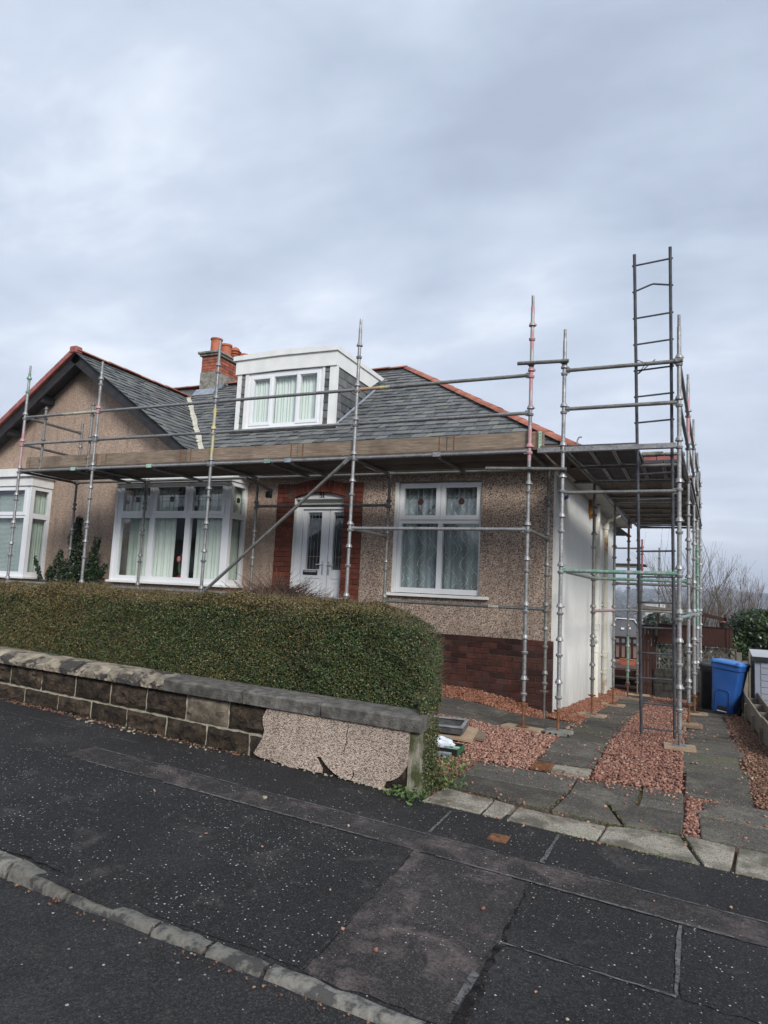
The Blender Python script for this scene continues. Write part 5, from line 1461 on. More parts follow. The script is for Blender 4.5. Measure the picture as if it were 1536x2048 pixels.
# toe boards with hoop iron ends
for (a, b) in ((.175, -1.13), (-1.135, -3.47), (-3.475, -5.55), (-5.555, -7.36), (-7.365, -9.2)):
    y = .062 + u(-.004, .004); z0, z1 = 3.462, 3.680 + u(-.008, .006)
    t = MB().box(b + .003, y - .019, z0, a - .003, y + .019, z1, ch=.004).build('toe_board', M['toe'], fs_)
    for x in (a - .10, b + .10): MB().box(x - .008, y - .0215, z0 - .001, x + .008, y + .0215, z1 + .0015).build('hoop_iron', M['rust'], t)
# loose tie tubes towards the side scaffold
ledger(fs_, (-.17, -.052, 4.572), (.48, -.052, 4.548), 'tie_tube', 6, trim=0); coupler(fs_, 0, -.0, 4.565); 
ledger(fs_, (-.55, -.05, 3.205), (.475, -.052, 3.165), 'tie_tube', 6, trim=0); coupler(fs_, 0, 0, 3.185)
ledger(fs_, (-4.56, .32, 3.245), (-4.86, 1.52, 3.235), 'tie_tube', 6, trim=0)
MB().lathe((-4.857, 1.50, 3.235), [(0, .03), (.05, .031), (.055, .02)], 12, axis=(-.24, .97, 0)).build('end_cap', M['purple'], fs_, smooth=40)
mb = MB(); mb.box(-4.93, 1.44, 3.09, -4.81, 1.50, 3.21, ch=.012); mb.build('coupler', M['steel_dark'], fs_)
MB().holes(.108, .145, 3.46, 3.68, [(.120, .133, 3.52 + .04 * k, 3.535 + .04 * k) for k in range(4)], .02, .026).build('perforated_upright', M['mint'], fs_)

# side scaffold, slightly out of line with the house
ss = thing('side_scaffold', (1.1, 4, 0), 'galvanised tube scaffold standing over the side drive beside the white gable wall', 'scaffold')
ix = lambda y: .42 + .026 * y
ox = lambda y: 1.755 + .030 * y
YB = [0, 2.5, 4.9, 7.2, 9.2]
tops_i = [4.98, 3.44, 3.44, 3.44, 3.44]; tops_o = [5.01, 5.05, 4.95, 4.8, 4.75]
bi = {3: [(2.9, 3.5, 4), (.0, .9, 3)], 4: [(2.6, 3.5, 4)]}; bo = {1: [(3.95, 4.7, 1)]}
for i, y in enumerate(YB):
    standard(ss, ix(y), y, tops_i[i], gz(ix(y), y) + .045, .30 if i else .26, bi.get(i, ()), dull=i > 0, spigot=(i == 0), used=(1.42, 1.92, 3.42, 3.92, 4.42))
    standard(ss, ox(y), y, tops_o[i], gz(ox(y), y) + .045, .18 if i == 0 else .3, bo.get(i, ()), used=(1.42, 1.92, 3.42, 3.92, 4.42))
standard(ss, 1.955, 6.1, 3.2, gz(1.95, 6.1) + .04, .3, ((1.2, 2.9, 3),), spigot=False)
for z in (4.44, 3.94): ledger(ss, (ix(0), 0, z), (ox(0), 0, z), 'guard_rail', 6)
ledger(ss, (ix(0), 0, 1.92), (ox(0), 0, 1.92), 'ledger', 3); ledger(ss, (ix(0), 0, 2.88), (ox(0), 0, 2.88), 'ledger', 6)
bm = MB(); bm.box(.105, -.03, ZD - .03, ix(0) - .03, .03, ZD + .032, ch=.004); bm.box(ix(0) + .03, -.03, ZD - .03, ox(0) - .03, .03, ZD + .032, ch=.004); bm.build('box_transom', M['galv'], ss)
for a, b in zip(YB[:-1], YB[1:]):
    for z in (4.42, 3.92, 3.42): ledger(ss, (ox(a), a, z), (ox(b), b, z), 'guard_rail' if z > 3.5 else 'ledger', 0)
    ledger(ss, (ix(a), a, ZD), (ix(b), b, ZD), 'ledger', 6)
    ledger(ss, (ox(a), a, 1.42), (ox(b), b, 1.42), 'ledger', 0 if a else 3)
    if a > 0: ledger(ss, (ix(a), a, 1.42), (ix(b), b, 1.42), 'ledger', 1 if a == 2.5 else 0)
    else: ledger(ss, (ix(a), a, 1.92), (ix(b), b, 1.92), 'ledger', 0)
for i, y in enumerate(YB):
    if i: ledger(ss, (ix(y), y, ZD - .01), (ox(y), y, ZD - .01), 'transom', 6)
    if i in (1, 2): ledger(ss, (ix(y), y, 1.92), (ox(y), y, 1.92), 'transom', 3 if i == 1 else 6)
    if i in (3, 4): ledger(ss, (ix(y), y, 1.42), (ox(y), y, 1.42), 'transom', 0)
ledger(ss, (.16, 2.42, 3.41), (ox(2.4), 2.42, 3.41), 'board_bearer', 6); ledger(ss, (.30, 1.16, ZD - .01), (ox(1.1) + .02, 1.16, ZD - .01), 'board_bearer', 6)
for y in (3.3, 4.1, 5.7, 6.5, 8.0, 8.6): ledger(ss, (ix(y) - .05, y, ZD - .01), (ox(y), y, ZD - .01), 'board_bearer', 6)
# decking: panelled stage at the front with a ladder gap, boards behind
def board(xa, xb, ya, yb, mat, dz=0, name='deck_board'):
    s = .028
    mb = MB(); z0, z1 = ZD + .026 + dz, ZD + .064 + dz
    vs = [(xa + s * ya, ya, z0), (xb + s * ya, ya, z0), (xb + s * yb, yb, z0), (xa + s * yb, yb, z0)]
    vs += [(x, y, z1) for x, y, _ in vs]
    mb.add(vs, [(3, 2, 1, 0), (4, 5, 6, 7), (0, 1, 5, 4), (1, 2, 6, 5), (2, 3, 7, 6), (3, 0, 4, 7)])
    return mb.build(name, mat, ss)
for k in range(3):
    for (ya, yb) in ((.03, 1.14),):
        xa = .46 + k * .272; board(xa, xa + .265, ya, yb, M['ply'], name='deck_panel')
        for xx in (xa + .0, xa + .245): MB().box(xx, ya, ZD + .004, xx + .02, yb, ZD + .026).build('panel_rib', M['galv'], ss)
for k in range(5):
    xa = .46 + k * .262; board(xa, xa + .255, 1.18, 2.40, M['ply'], name='deck_panel')
    for xx in (xa + .032, xa + .265): MB().box(xx, 1.19, ZD + .004, xx + .02, 2.39, ZD + .026).build('panel_rib', M['galv'], ss)
for (ya, yb) in ((2.44, 4.88), (4.92, 7.2), (7.22, 9.25)):
    for k in range(6): board(.43 + k * .231, .43 + k * .231 + .226, ya, yb, M['decky'], u(-.004, .004))
board(.14, .40, -.02, 2.55, M['deckw'], -.003); 
for x in (.115, .43): pass
# toe board along the outer edge of the side deck
for (ya, yb) in ((2.45, 4.9), (4.92, 7.3)):
    MB().box(ox(ya) - .075, ya, 3.485, ox(ya) - .037, yb, 3.71, ch=.004).build('toe_board', M['toe'], ss)
for k in range(2): MB().box(.55, 9.0 - k * .3, 1.45, 1.95, 9.23 - k * .3, 1.488, ch=.004).build('low_board', M['fencew'], ss)
# rear lift glimpsed past the corner
for x, y in ((-.75, 11.6), (.62, 11.2)):
    standard(ss, x, y, 3.3, gz(.5, 11.2) + .02, .25, ((2.4, 3.3, 4),), dull=True, spigot=False)
standard(ss, .98, 12.8, 3.2, -1.0, .25, (), dull=True, spigot=False)
for z in (2.55, 3.05): ledger(ss, (-2.2, 11.2, z), (.62, 11.2, z), 'ledger', 6)
for k in range(4): MB().box(-2.2, 11.25 + k * .231, 2.60, .70, 11.475 + k * .231, 2.64, ch=.004).build('deck_board', M['deckw'], ss)
coupler(ss, ix(0), 0, 4.55); coupler(ss, ix(0), 0, 3.165); coupler(ss, ox(0), 0, 4.44)

# terracotta hip tiles stacked at the deck edge
t = thing('stacked_tiles', (1.55, 1.3, ZD + .066), 'red tile laid under mortar-crusted slabs at the ladder gap on the side deck', 'roof tiles')
for k in range(3): MB().box(1.28 + k * .17, 1.22, ZD + .066, 1.445 + k * .17, 1.36, ZD + .125 + .004 * k, ch=.008).build('tile', M['red_verge'], t)
for k, (a, b, h) in enumerate(((1.26, 1.54, .055), (1.545, 1.80, .04))): MB().box(a, 1.20, ZD + .135, b, 1.38, ZD + .135 + h, ch=.012).build('mortar_slab', M['cement'], t)

# ladder
ld = thing('ladder', (1.5, .85, gz(1.5, .85)), 'tall dark steel ladder tied to the side scaffold with one bent rung', 'ladder')
A0, A1 = Vector((1.30, .85, gz(1.3, .85) + .0)), Vector((1.262, -.2, 5.755))
B0, B1 = Vector((1.685, .85, gz(1.7, .85) + .0)), Vector((1.662, -.2, 5.785))
for a, b in ((A0, A1), (B0, B1)): MB().tube(a, b, .019, 10).build('stile', M['steel_dark'], ld, smooth=40)
nr = 19
for i in range(nr):
    t_ = (.10 + i * .312) / 5.85
    a, b = A0.lerp(A1, t_), B0.lerp(B1, t_)
    e = (b - a).normalized() * .03
    if i == nr - 2: MB().path([a - e, a + (b - a) * .42 + Vector((0, 0, .055)), a + (b - a) * .52 + Vector((0, 0, .062)), b + e], .0115, 8).build('rung', M['steel_dark'], ld, smooth=40)
    else: MB().tube(a - e, b + e, .0115, 8).build('rung', M['steel_dark'], ld, smooth=40)
MB().path([A0.lerp(A1, .774) + Vector((.02, -.03, .06)), A0.lerp(A1, .774) + Vector((.12, -.06, .0)), A0.lerp(A1, .774) + Vector((.02, .01, -.10)), A0.lerp(A1, .76) + Vector((.03, -.02, -.02)), A0.lerp(A1, .774) + Vector((.22, -.03, .05))], .006, 5).build('lashing', M['blackplastic'], ld)

# sole boards under the jacks
def sole(x, y, label, L=.42, W=.225, rz=0., mat='sole', th=.038, extra=0.):
    z = gz(x if x >= 0 else x, y)
    t = thing('sole_board', (x, y, z), label, 'sole board', 'sole boards under the scaffold jacks')
    mb = MB(); mb.box(x - L / 2, y - W / 2, z + .004, x + L / 2, y + W / 2, z + th, ch=.004)
    T = Matrix.Translation((x, y, 0)) @ Matrix.Rotation(rz, 4, 'Z') @ Matrix.Translation((-x, -y, 0))
    mb.rot(T); mb.build('board', M[mat], t)
    if extra:
        mb = MB(); mb.box(x - L * .36, y - W * .4, z + th + .001, x + L * .36, y + W * .4, z + th + .012); mb.rot(T); mb.build('pad', M['sole'], t)
    return t
sole(.0, .0, 'damp brown sole board under the corner jack between the red gravel and the path', .50, .21, -.25)
o = sole(ix(0), 0, 'grey sole block with bolt studs under the foremost upright by the white wall', .30, .26, -.15, 'cement', .045)
mb = MB()
for k in range(5): mb.lathe((ix(0) - .14 + k * .07, -.122 + .0 * k, gz(ix(0), 0) + .02), [(0, .016), (.014, .012)], 8, axis=(0, -1, 0))
mb.build('studs', M['blackplastic'], o)
sole(ox(0), 0, 'thick pale sole board on the right gravel edge beneath the ladder-side upright', .33, .24, .06, 'sole', .045)
sole(ix(2.5), 2.5, 'weathered sole board against the white wall near the front downpipes', .40, .22, -.2)
sole(ix(4.9), 4.9, 'sole board at the left strip of slabs, in front of the rusty downpipe', .40, .22, -.1)
sole(ix(7.2), 7.2, 'sole board under the thin jack of the red-topped upright', .55, .22, -.2)
sole(ix(9.2), 9.2, 'dark sole board farthest back beside the gate', .55, .22, .1)
sole(ox(2.5), 2.5, 'chequered sole board on the right strip of slabs nearest the blue bin', .36, .22, .0, 'sole', .05, .01)
sole(ox(4.9), 4.9, 'sole board on the right slabs, level with the blue bin', .42, .22, .05)
sole(ox(7.2), 7.2, 'sole board behind the black bin on the right slabs', .42, .22, .05)

# ------------------------------------------------------------------ hedges and shrubs
def leaves(P, N, L, W, tilt=.7, up=0.):
    """one pointed quad per leaf"""
    n = len(P)
    N = N + RNG.normal(0, tilt, (n, 3)); N[:, 2] += up; N /= np.linalg.norm(N, axis=1)[:, None] + 1e-9
    A = RNG.normal(0, 1, (n, 3)); A -= N * (A * N).sum(1)[:, None]; A /= np.linalg.norm(A, axis=1)[:, None] + 1e-9
    B = np.cross(N, A)
    l = (L * RNG.uniform(.6, 1.25, n))[:, None]; w = (W * RNG.uniform(.6, 1.25, n))[:, None]
    V = np.stack([P - A * l * .5, P + B * w * .5 + A * l * .05 + N * w * .18, P + A * l * .5, P - B * w * .5 + A * l * .05 + N * w * .18], 1)
    return V.reshape(-1, 3), (np.arange(n * 4).reshape(n, 4))
def twigs(P, D, Ln, r, bend=.3):
    """thin three-sided stems in two segments"""
    n = len(P); D = D / (np.linalg.norm(D, axis=1)[:, None] + 1e-9)
    S = np.cross(D, RNG.normal(0, 1, (n, 3))); S /= np.linalg.norm(S, axis=1)[:, None] + 1e-9; T = np.cross(D, S)
    l = (Ln * RNG.uniform(.5, 1.3, n))[:, None]; rr = (r * RNG.uniform(.7, 1.3, n))[:, None]
    b = S * l * bend * RNG.uniform(-1, 1, (n, 1)) + T * l * bend * RNG.uniform(-1, 1, (n, 1))
    C = [P, P + D * l * .5 + b * .35, P + D * l + b]
    rings = []
    for c, k in zip(C, (1., .75, .35)):
        for a in (0, 2.094, 4.189): rings.append(c + (S * math.cos(a) + T * math.sin(a)) * rr * k)
    V = np.stack(rings, 1)
    q = np.array([(i * 3 + j, i * 3 + (j + 1) % 3, (i + 1) * 3 + (j + 1) % 3, (i + 1) * 3 + j) for i in range(2) for j in range(3)])
    return V.reshape(-1, 3), (q[None] + (np.arange(n) * 9)[:, None, None]).reshape(-1, 4)

hx1, hy0, hy1, hz1, hz0 = -.20, -2.98, -2.22, 1.425, .0
def hedge_top(x): return hz1 - .40 * clamp((x + 1.0) / .82) ** 2.6 + .018 * math.sin(x * 2.3) + .014 * math.sin(x * 5.1 + 1) + .008 * math.sin(x * 13)
def hedge_end(y, z):
    t = clamp((y - hy0) / (hy1 - hy0))
    return -.15 - .14 * t - .11 * (1 - clamp((z - .25) / .5)) + .015 * math.sin(z * 6 + y * 3)
def hedge_pts(n):
    P = []; N = []
    xlo = -6.6
    for _ in range(n):
        k = random.random(); x = u(xlo, hx1 + .06)
        if k < .56:                                     # street face
            t = hedge_top(x); z = u(.38 - .03 * x if x < -.25 else -.02, t); y = hy0; nn = [0, -1, .05]
            xe = hedge_end(hy0, z)
            if x > xe: continue
            y += .03 * math.sin(x * 3.1 + z * 2) + .02 * math.sin(x * 7 + 2 + z * 5)
            ed = clamp((z - (t - .14)) / .14); y += .10 * ed * ed; nn[2] += ed
            e2 = clamp((x - (xe - .14)) / .14); y += .10 * e2 * e2; nn[0] += e2
        elif k < .86:
            y = u(hy0, hy1); z = hedge_top(x); nn = [0, 0, 1]
            if x > hedge_end(y, z) - .01: continue
            ed = clamp((hy0 + .12 - y) / .12); z -= .07 * ed * ed; nn[1] -= ed * .6
            nn[0] += 1.2 * clamp((x + .8) / .6) ** 2
            z += .012 * math.sin(x * 9) * math.cos(y * 11)
        else:
            y = u(hy0, hy1); z = u(-.03, 1.12); x = hedge_end(y, z); nn = [1, 0, .05]
            t = hedge_top(x)
            if z > t + .01: continue
            ed = clamp((z - (t - .12)) / .12); x -= .06 * ed * ed; nn[2] += ed
            e2 = clamp((hy0 + .12 - y) / .12); x -= .10 * e2 * e2; nn[1] -= e2
        P.append((x, y, z)); N.append(nn)
    # straggling growth hugging the end of the wall
    for _ in range(n // 28):
        a = u(0, 2 * PI); r = math.sqrt(u(0, 1)); z = u(-.02, .72); w = 1 - .3 * z
        x = -.062 + .080 * r * math.cos(a) * w - .05 * z; y = -3.13 + .17 * r * math.sin(a) + .05 * z
        P.append((x, y, z)); N.append((math.cos(a) + .4, math.sin(a) - .3, .2))
    return np.array(P), np.array(N, float)
hd = thing('hedge', (-3.2, -2.6, 0), 'long clipped dark green hedge with a bronzed top behind the low street wall', 'hedge')
pr = [(-15, hy0 + .07, -.1), (-15, hy1 - .02, -.1), (-15, hy1 - .02, hz1 - .07), (-15, hy0 + .13, hz1 - .07), (-15, hy0 + .07, hz1 - .2)]
cv = []
xs_ = [-15, -6, -3, -1.2, -.8, -.55, -.45]
for x in xs_:
    t = hedge_top(x) - .065 - (.12 if x > -.3 else 0); e = .10 if x > -.6 else 0
    cv += [(x, hy0 + .07 + e, -.1 - .056 * min(0, x) * 0), (x, hy1 - .02 - e, -.1), (x, hy1 - .02 - e, t), (x, hy0 + .14 + e, t), (x, hy0 + .07 + e, t - .12)]
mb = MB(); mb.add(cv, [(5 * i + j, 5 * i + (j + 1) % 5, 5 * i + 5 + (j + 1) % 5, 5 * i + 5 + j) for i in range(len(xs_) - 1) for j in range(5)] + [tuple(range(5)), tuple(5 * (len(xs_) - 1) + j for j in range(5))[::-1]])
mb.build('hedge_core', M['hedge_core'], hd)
P, N = hedge_pts(250000)
dep = RNG.exponential(.022, len(P)).clip(0, .075)[:, None]
Nn = N / np.linalg.norm(N, axis=1)[:, None]
P = P - Nn * (dep - .016)
P = P - Nn * ((np.sin(P[:, 0] * 11 + 2 * np.sin(P[:, 2] * 7)) * np.sin(P[:, 2] * 13 + P[:, 0] * 5 + P[:, 1] * 9)) * .022)[:, None]
V, F = leaves(P, Nn, .0195, .0118, .68, .2)
topness = np.clip((P[:, 2] - (hz1 - .22)) / .2, 0, 1) * np.array([.4 + .6 * (math.sin(x * 3.3) * .5 + .5) for x in P[:, 0]])
prob = .09 + .66 * np.clip((P[:, 2] - (hz1 - .12)) / .10, 0, 1) * (P[:, 0] < -.25) + .22 * topness + .30 * np.clip((-P[:, 0] - 2.6) / 2.2, 0, 1)
prob += .18 * (np.sin(P[:, 0] * 2.1 + 1.3 * np.sin(P[:, 2] * 4)) > .55)
mi = (RNG.uniform(0, 1, len(P)) < prob).astype(int)
tag(np_obj('foliage', V, F, [M['leaf'], M['leaf_brown']], hd, mi), kind='stuff')
P, N = hedge_pts(13000); N = N / np.linalg.norm(N, axis=1)[:, None]
D = N * .5 + RNG.normal(0, .8, P.shape); D[:, 2] += .5
V, F = twigs(P - N * .035, D, .11, .0019); np_obj('twigs', V, F, M['twig'], hd)['kind'] = 'stuff'
n = 420; P = np.stack([RNG.uniform(-6.4, -.5, n), RNG.uniform(hy0 + .05, hy1, n), np.zeros(n)], 1); P[:, 2] = [hedge_top(x) - .02 for x in P[:, 0]]
V, F = twigs(P, np.tile([0, 0, 1.], (n, 1)) + RNG.normal(0, .45, (n, 3)), .075, .0016); np_obj('stray_shoots', V, F, M['leaf_brown'], hd)['kind'] = 'stuff'

# hedge between the two front gardens, seen edge-on
t = thing('dividing_hedge', (-9.2, -.4, .4), 'low brownish clipped hedge top running to the house between two bays', 'hedge')
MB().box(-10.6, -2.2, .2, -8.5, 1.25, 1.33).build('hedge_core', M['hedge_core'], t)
n = 26000; P = np.stack([RNG.uniform(-10.7, -8.4, n), RNG.uniform(-2.2, 1.3, n), RNG.uniform(1.32, 1.40, n)], 1)
k = RNG.uniform(0, 1, n) < .3; P[k, 0] = np.where(RNG.uniform(0, 1, k.sum()) < .5, -8.42, -10.68); P[k, 2] = RNG.uniform(.6, 1.36, k.sum())
V, F = leaves(P, np.tile([0, 0, 1.], (n, 1)), .03, .02); tag(np_obj('foliage', V, F, [M['leaf'], M['leaf_brown']], t, (RNG.uniform(0, 1, n) < .75).astype(int)), kind='stuff')

# holly-like shrub against the wall
t = thing('holly_shrub', (-9.3, 1.35, .4), 'dark spiky evergreen shrub against the pebbledash between the two bays', 'shrub')
LP, LN = [], []
SPK = 2
def spire(x0, y0, z0, x1, y1, z1, r0, n):
    MB().path([(x0, y0, z0), ((x0 + x1) / 2 + .03, (y0 + y1) / 2, (z0 + z1) / 2), (x1, y1, z1)], [.022, .014, .005], 6).build('stem', M['bark'], t)
    for _ in range(n * SPK):
        s = u(.02, 1.0); r = 1.15 * r0 * (1 - s * .80) * math.sqrt(u(.05, 1)); a = u(0, 2 * PI)
        bl = .5 + .5 * math.sin(s * 21 + a * 1.5 + x0 * 3)
        r *= .55 + .65 * bl
        x, y, z = x0 + (x1 - x0) * s, y0 + (y1 - y0) * s, z0 + (z1 - z0) * s
        LP.append((x + r * math.cos(a), min(1.84, y + r * math.sin(a) * .7), z + u(-.05, .05))); LN.append((math.cos(a) * .6, math.sin(a) * .6 - .3, .7))
spire(-9.32, 1.42, .45, -9.36, 1.5, 2.74, .42, 1900); spire(-8.95, 1.35, .45, -8.78, 1.45, 2.32, .34, 1100)
spire(-9.0, 1.3, .6, -8.45, 1.4, 1.80, .26, 800); spire(-9.6, 1.25, .7, -9.85, 1.35, 1.72, .30, 800); spire(-9.6, 1.2, .9, -10.25, 1.3, 1.90, .12, 260); spire(-9.2, 1.2, .5, -9.1, 1.25, 1.75, .5, 1300)
spire(-9.25, 1.15, .5, -9.15, 1.3, 2.05, .50, 1300); spire(-9.65, 1.2, .5, -9.6, 1.35, 2.05, .30, 800); spire(-8.75, 1.15, .5, -8.62, 1.3, 2.0, .32, 800)
V, F = leaves(np.array(LP), np.array(LN), .06, .034, .8); tag(np_obj('foliage', V, F, M['holly'], t), kind='stuff')

# mound of bare brown twigs behind the hedge
t = thing('bare_shrub', (-2.65, -1.55, .05), 'mound of bare reddish brown twigs showing above the hedge in front of the door', 'shrub')
for k in range(9):
    a = k * .7; MB().path([(-2.65 + .1 * math.cos(a), -1.55 + .1 * math.sin(a), .05), (-2.65 + .35 * math.cos(a), -1.55 + .25 * math.sin(a), .7), (-2.65 + .6 * math.cos(a), -1.55 + .3 * math.sin(a), 1.25)], [.018, .013, .008], 6).build('stem', M['twig_red'], t)
n = 5200; a = RNG.uniform(0, 2 * PI, n); rr = np.sqrt(RNG.uniform(0, 1, n)); x = -2.66 + .66 * rr * np.cos(a); y = -1.55 + .35 * rr * np.sin(a)
z = 1.06 + .44 * (1 - rr ** 2) * RNG.uniform(.55, 1, n)
D = np.stack([.9 * np.sign(RNG.normal(.2, 1, n)) * RNG.uniform(.3, 1, n), RNG.normal(0, .4, n), RNG.uniform(-.05, .42, n)], 1)
V, F = twigs(np.stack([x, y, z], 1), D, .36, .0042, .35); np_obj('twigs', V, F, M['twig_red'], t)['kind'] = 'stuff'

# weeds at the wall end
def weed(x, y, label, n=60, h=.16, w=.13, z=None, g='weeds at the wall end'):
    z = gz(x, y) if z is None else z
    t = thing('weed', (x, y, z), label, 'weed', g)
    P = np.stack([x + RNG.normal(0, w * .5, n), y + RNG.normal(0, w * .5, n), z + RNG.uniform(.01, h, n)], 1)
    V, F = leaves(P, np.tile([0, -.3, .9], (n, 1)), .045, .020, .6); tag(np_obj('leaves', V, F, M['weed'], t), kind='stuff')
    for k in range(4): MB().path([(x, y, z), (x + u(-w, w) * .5, y + u(-w, w) * .5, z + h * .8)], .0025, 4).build('stem', M['weed'], t)
weed(-.06, -3.50, 'pale green weed sprouting on the pavement at the foot of the wall end', 90, .10, .14)
weed(.04, -2.95, 'bushy green weed beside the gravel under the hedge end', 190, .24, .20)
weed(-.24, -3.47, 'tiny weed under the broken corner of the pebble render', 26, .05, .07)
weed(-.09, -3.05, 'dark weed tucked between wall end and hedge', 90, .18, .12)
gmoss = MB(); 
def mossline(pts, n, s=.02):
    P = []
    for (a, b) in zip(pts[:-1], pts[1:]):
        for _ in range(n):
            f = u(0, 1); P.append((a[0] + (b[0] - a[0]) * f + u(-s, s), a[1] + (b[1] - a[1]) * f + u(-s, s), 0))
    P = [(x, y, gz(max(x, 0), y) + .004) for x, y, _ in P]
    return P
P = mossline([(.45, -2.97), (1.25, -2.98), (1.46, -2.94), (1.82, -2.84)], 90) + mossline([(1.25, -2.43), (1.44, -2.9)], 60, .012) + mossline([(1.48, -1.78), (1.48, -2.32)], 40, .012) + mossline([(1.0, -3.40), (1.5, -3.41), (1.95, -3.37)], 110, .02) + mossline([(.88, -2.9), (.92, -2.4)], 30, .01) + mossline([(1.83, -2.88), (1.96, -3.36)], 40, .012) + mossline([(0, -3.0), (.45, -3.02)], 50, .02) + mossline([(2.38, -1.7), (2.42, 2)], 200, .05)
P = np.array(P); V, F = leaves(P, np.tile([0, 0, 1.], (len(P), 1)), .02, .010, .7); tag(np_obj('moss_tufts', V, F, [M['weed'], M['leaf_brown']], None, (RNG.uniform(0, 1, len(P)) < .6).astype(int)), kind='stuff')

# ------------------------------------------------------------------ things left by the wall end
t = thing('board_offcut', (-.6, -1.1, .02), 'tan timber sheet offcut lying on the gravel beneath the metal trough', 'timber board')
c = [(-.25, -1.32, .045), (-.31, -.86, .085), (-1.25, -.80, .11), (-1.2, -1.28, .07)]
MB().prism(c, (0, 0, -.034)).build('board', M['sole'], t)
t = thing('board_offcut', (-.7, -.95, .0), 'darker board lowest under the trough, poking out beside the path', 'timber board')
MB().prism([(-.17, -1.1, .03), (-.24, -.80, .04), (-1.3, -.74, .05), (-1.25, -1.05, .04)], (0, 0, -.03)).build('board', M['toe'], t)
t = thing('metal_trough', (-.75, -1.14, .08), 'galvanised metal trough with perforated rim resting on timber by the hedge end', 'trough')
T = Matrix.Translation((-.36, -1.30, .078)) @ Matrix.Rotation(R(4), 4, 'Z') @ Matrix.Rotation(R(9), 4, 'X')
mb = MB(); Lx, Wy, Hh = 1.1, .29, .068
mb.box(-Lx, 0, 0, 0, Wy, .008); mb.box(-Lx, -.001, .0, 0, .014, Hh); mb.box(-Lx, Wy - .014, 0, 0, Wy, Hh); mb.box(-.012, .014, .0, 0, Wy - .014, Hh)
mb.rot(T); tb = mb.build('trough_body', M['troughdark'], t); mb = MB(); mb.box(-Lx, -.012, Hh, .006, .035, Hh + .006); mb.box(-Lx, Wy - .03, Hh, .006, Wy + .008, Hh + .006); mb.box(-.03, .035, Hh, .006, Wy - .03, Hh + .006)
mb.rot(T); mb.build('trough_rim', M['trough'], t)
mb = MB()
for k in range(8): mb.lathe((-.08 - k * .07, .06, .010), [(0, .009), (.002, .009)], 8)
mb.rot(T); mb.build('drain_hole', M['black'], tb)
mb = MB()
for k in (2.2, 3.4, 4.5): mb.lathe((-.07 * k, .13, .008), [(0, .04), (.006, .035), (.009, .02)], 12)
mb.rot(T); mb.build('plaster_blob', M['bag'], tb)
t = thing('plastic_channel', (-.4, -1.78, .0), 'dark green plastic channel holding pale green strips beside the white bag', 'channel')
mb = MB(); z = .0
mb.box(-.62, -1.90, z - .01, -.21, -1.66, z + .004); mb.box(-.62, -1.905, z - .01, -.215, -1.893, z + .05); mb.box(-.62, -1.667, z - .01, -.235, -1.655, z + .06)
mb.build('channel_body', M['blackplastic'], t)
MB().prism([(-.205, -1.91, -.012), (-.222, -1.655, -.012), (-.222, -1.655, .055), (-.205, -1.91, .045)], (-.014, 0, 0)).build('end_cap', M['deepgreen'], t)
for y0 in (-1.865, -1.755): MB().box(-.60, y0, z + .02, -.245, y0 + .055, z + .038, ch=.003).build('pale_strip', M['mint'], t)
MB().box(-.60, -1.808, z + .018, -.25, -1.757, z + .030).build('green_strip', M['deepgreen'], t)
t = thing('gutter_length', (-.5, -1.95, 0), 'short length of grey half round gutter on the gravel in front of the white bag', 'gutter')
mb = MB(); vs = []
for x in (-1.0, -.27):
    for k in range(9): a = PI + PI * k / 8; vs.append((x, -1.955 + .035 * math.cos(a), .012 + .035 * math.sin(a) + .008))
    for k in range(8, -1, -1): a = PI + PI * k / 8; vs.append((x, -1.955 + .031 * math.cos(a), .012 + .031 * math.sin(a) + .008))
mb.add(vs, [(k, k + 1, 19 + k, 18 + k) for k in range(17)] + [(17, 0, 18, 35), tuple(range(18))[::-1], tuple(range(18, 36))]); mb.build('gutter_shell', M['greybox'], t, smooth=40)
t = thing('pipe_offcut', (-.6, -1.5, .03), 'grey flanged pipe offcut lying between trough and white bag', 'pipe')
mb = MB(); mb.lathe((-.85, -1.50, .05), [(0, .026), (.42, .026), (.425, .04), (.44, .04), (.44, .024), (.30, .02)], 14, axis=(1, -.05, 0)); mb.build('pipe_body', M['trough'], t, smooth=40)
t = thing('metal_bracket', (-.30, -2.12, 0), 'small bent grey bracket on the gravel nearest the driveway slabs', 'bracket')
MB().path([(-.40, -2.13, .01), (-.32, -2.11, .022), (-.27, -2.12, .012), (-.22, -2.15, .0)], [.008, .014, .016, .004], 6).build('bracket_strip', M['trough'], t)
# bag: crumpled lump with a tied neck
t = thing('plastic_bag', (-.46, -1.80, .02), 'crumpled white plastic bag with blue print under the hedge end', 'bag')
mb = MB(); n1_, n2_ = 20, 11; vs = []
for j in range(n2_ + 1):
    for i in range(n1_):
        th = PI * j / n2_; ph = 2 * PI * i / n1_
        d_ = Vector((math.sin(th) * math.cos(ph), math.sin(th) * math.sin(ph), math.cos(th)))
        r = 1 + .16 * math.sin(ph * 5 + th * 3) * math.sin(th) + .10 * math.sin(ph * 9 - th * 4) + u(-.03, .03)
        q = Vector((-.46, -1.80, .072)) + Vector((d_.x * .125 * r, d_.y * .09 * r, d_.z * .062 * r))
        if d_.x > .35: q.x += (d_.x - .35) * .07; q.z += .012 * (d_.x - .35)
        vs.append(q)
mb.add(vs, [(j * n1_ + i, j * n1_ + (i + 1) % n1_, (j + 1) * n1_ + (i + 1) % n1_, (j + 1) * n1_ + i) for j in range(n2_) for i in range(n1_)]); mb.build('bag_body', M['bag'], t, smooth=35)

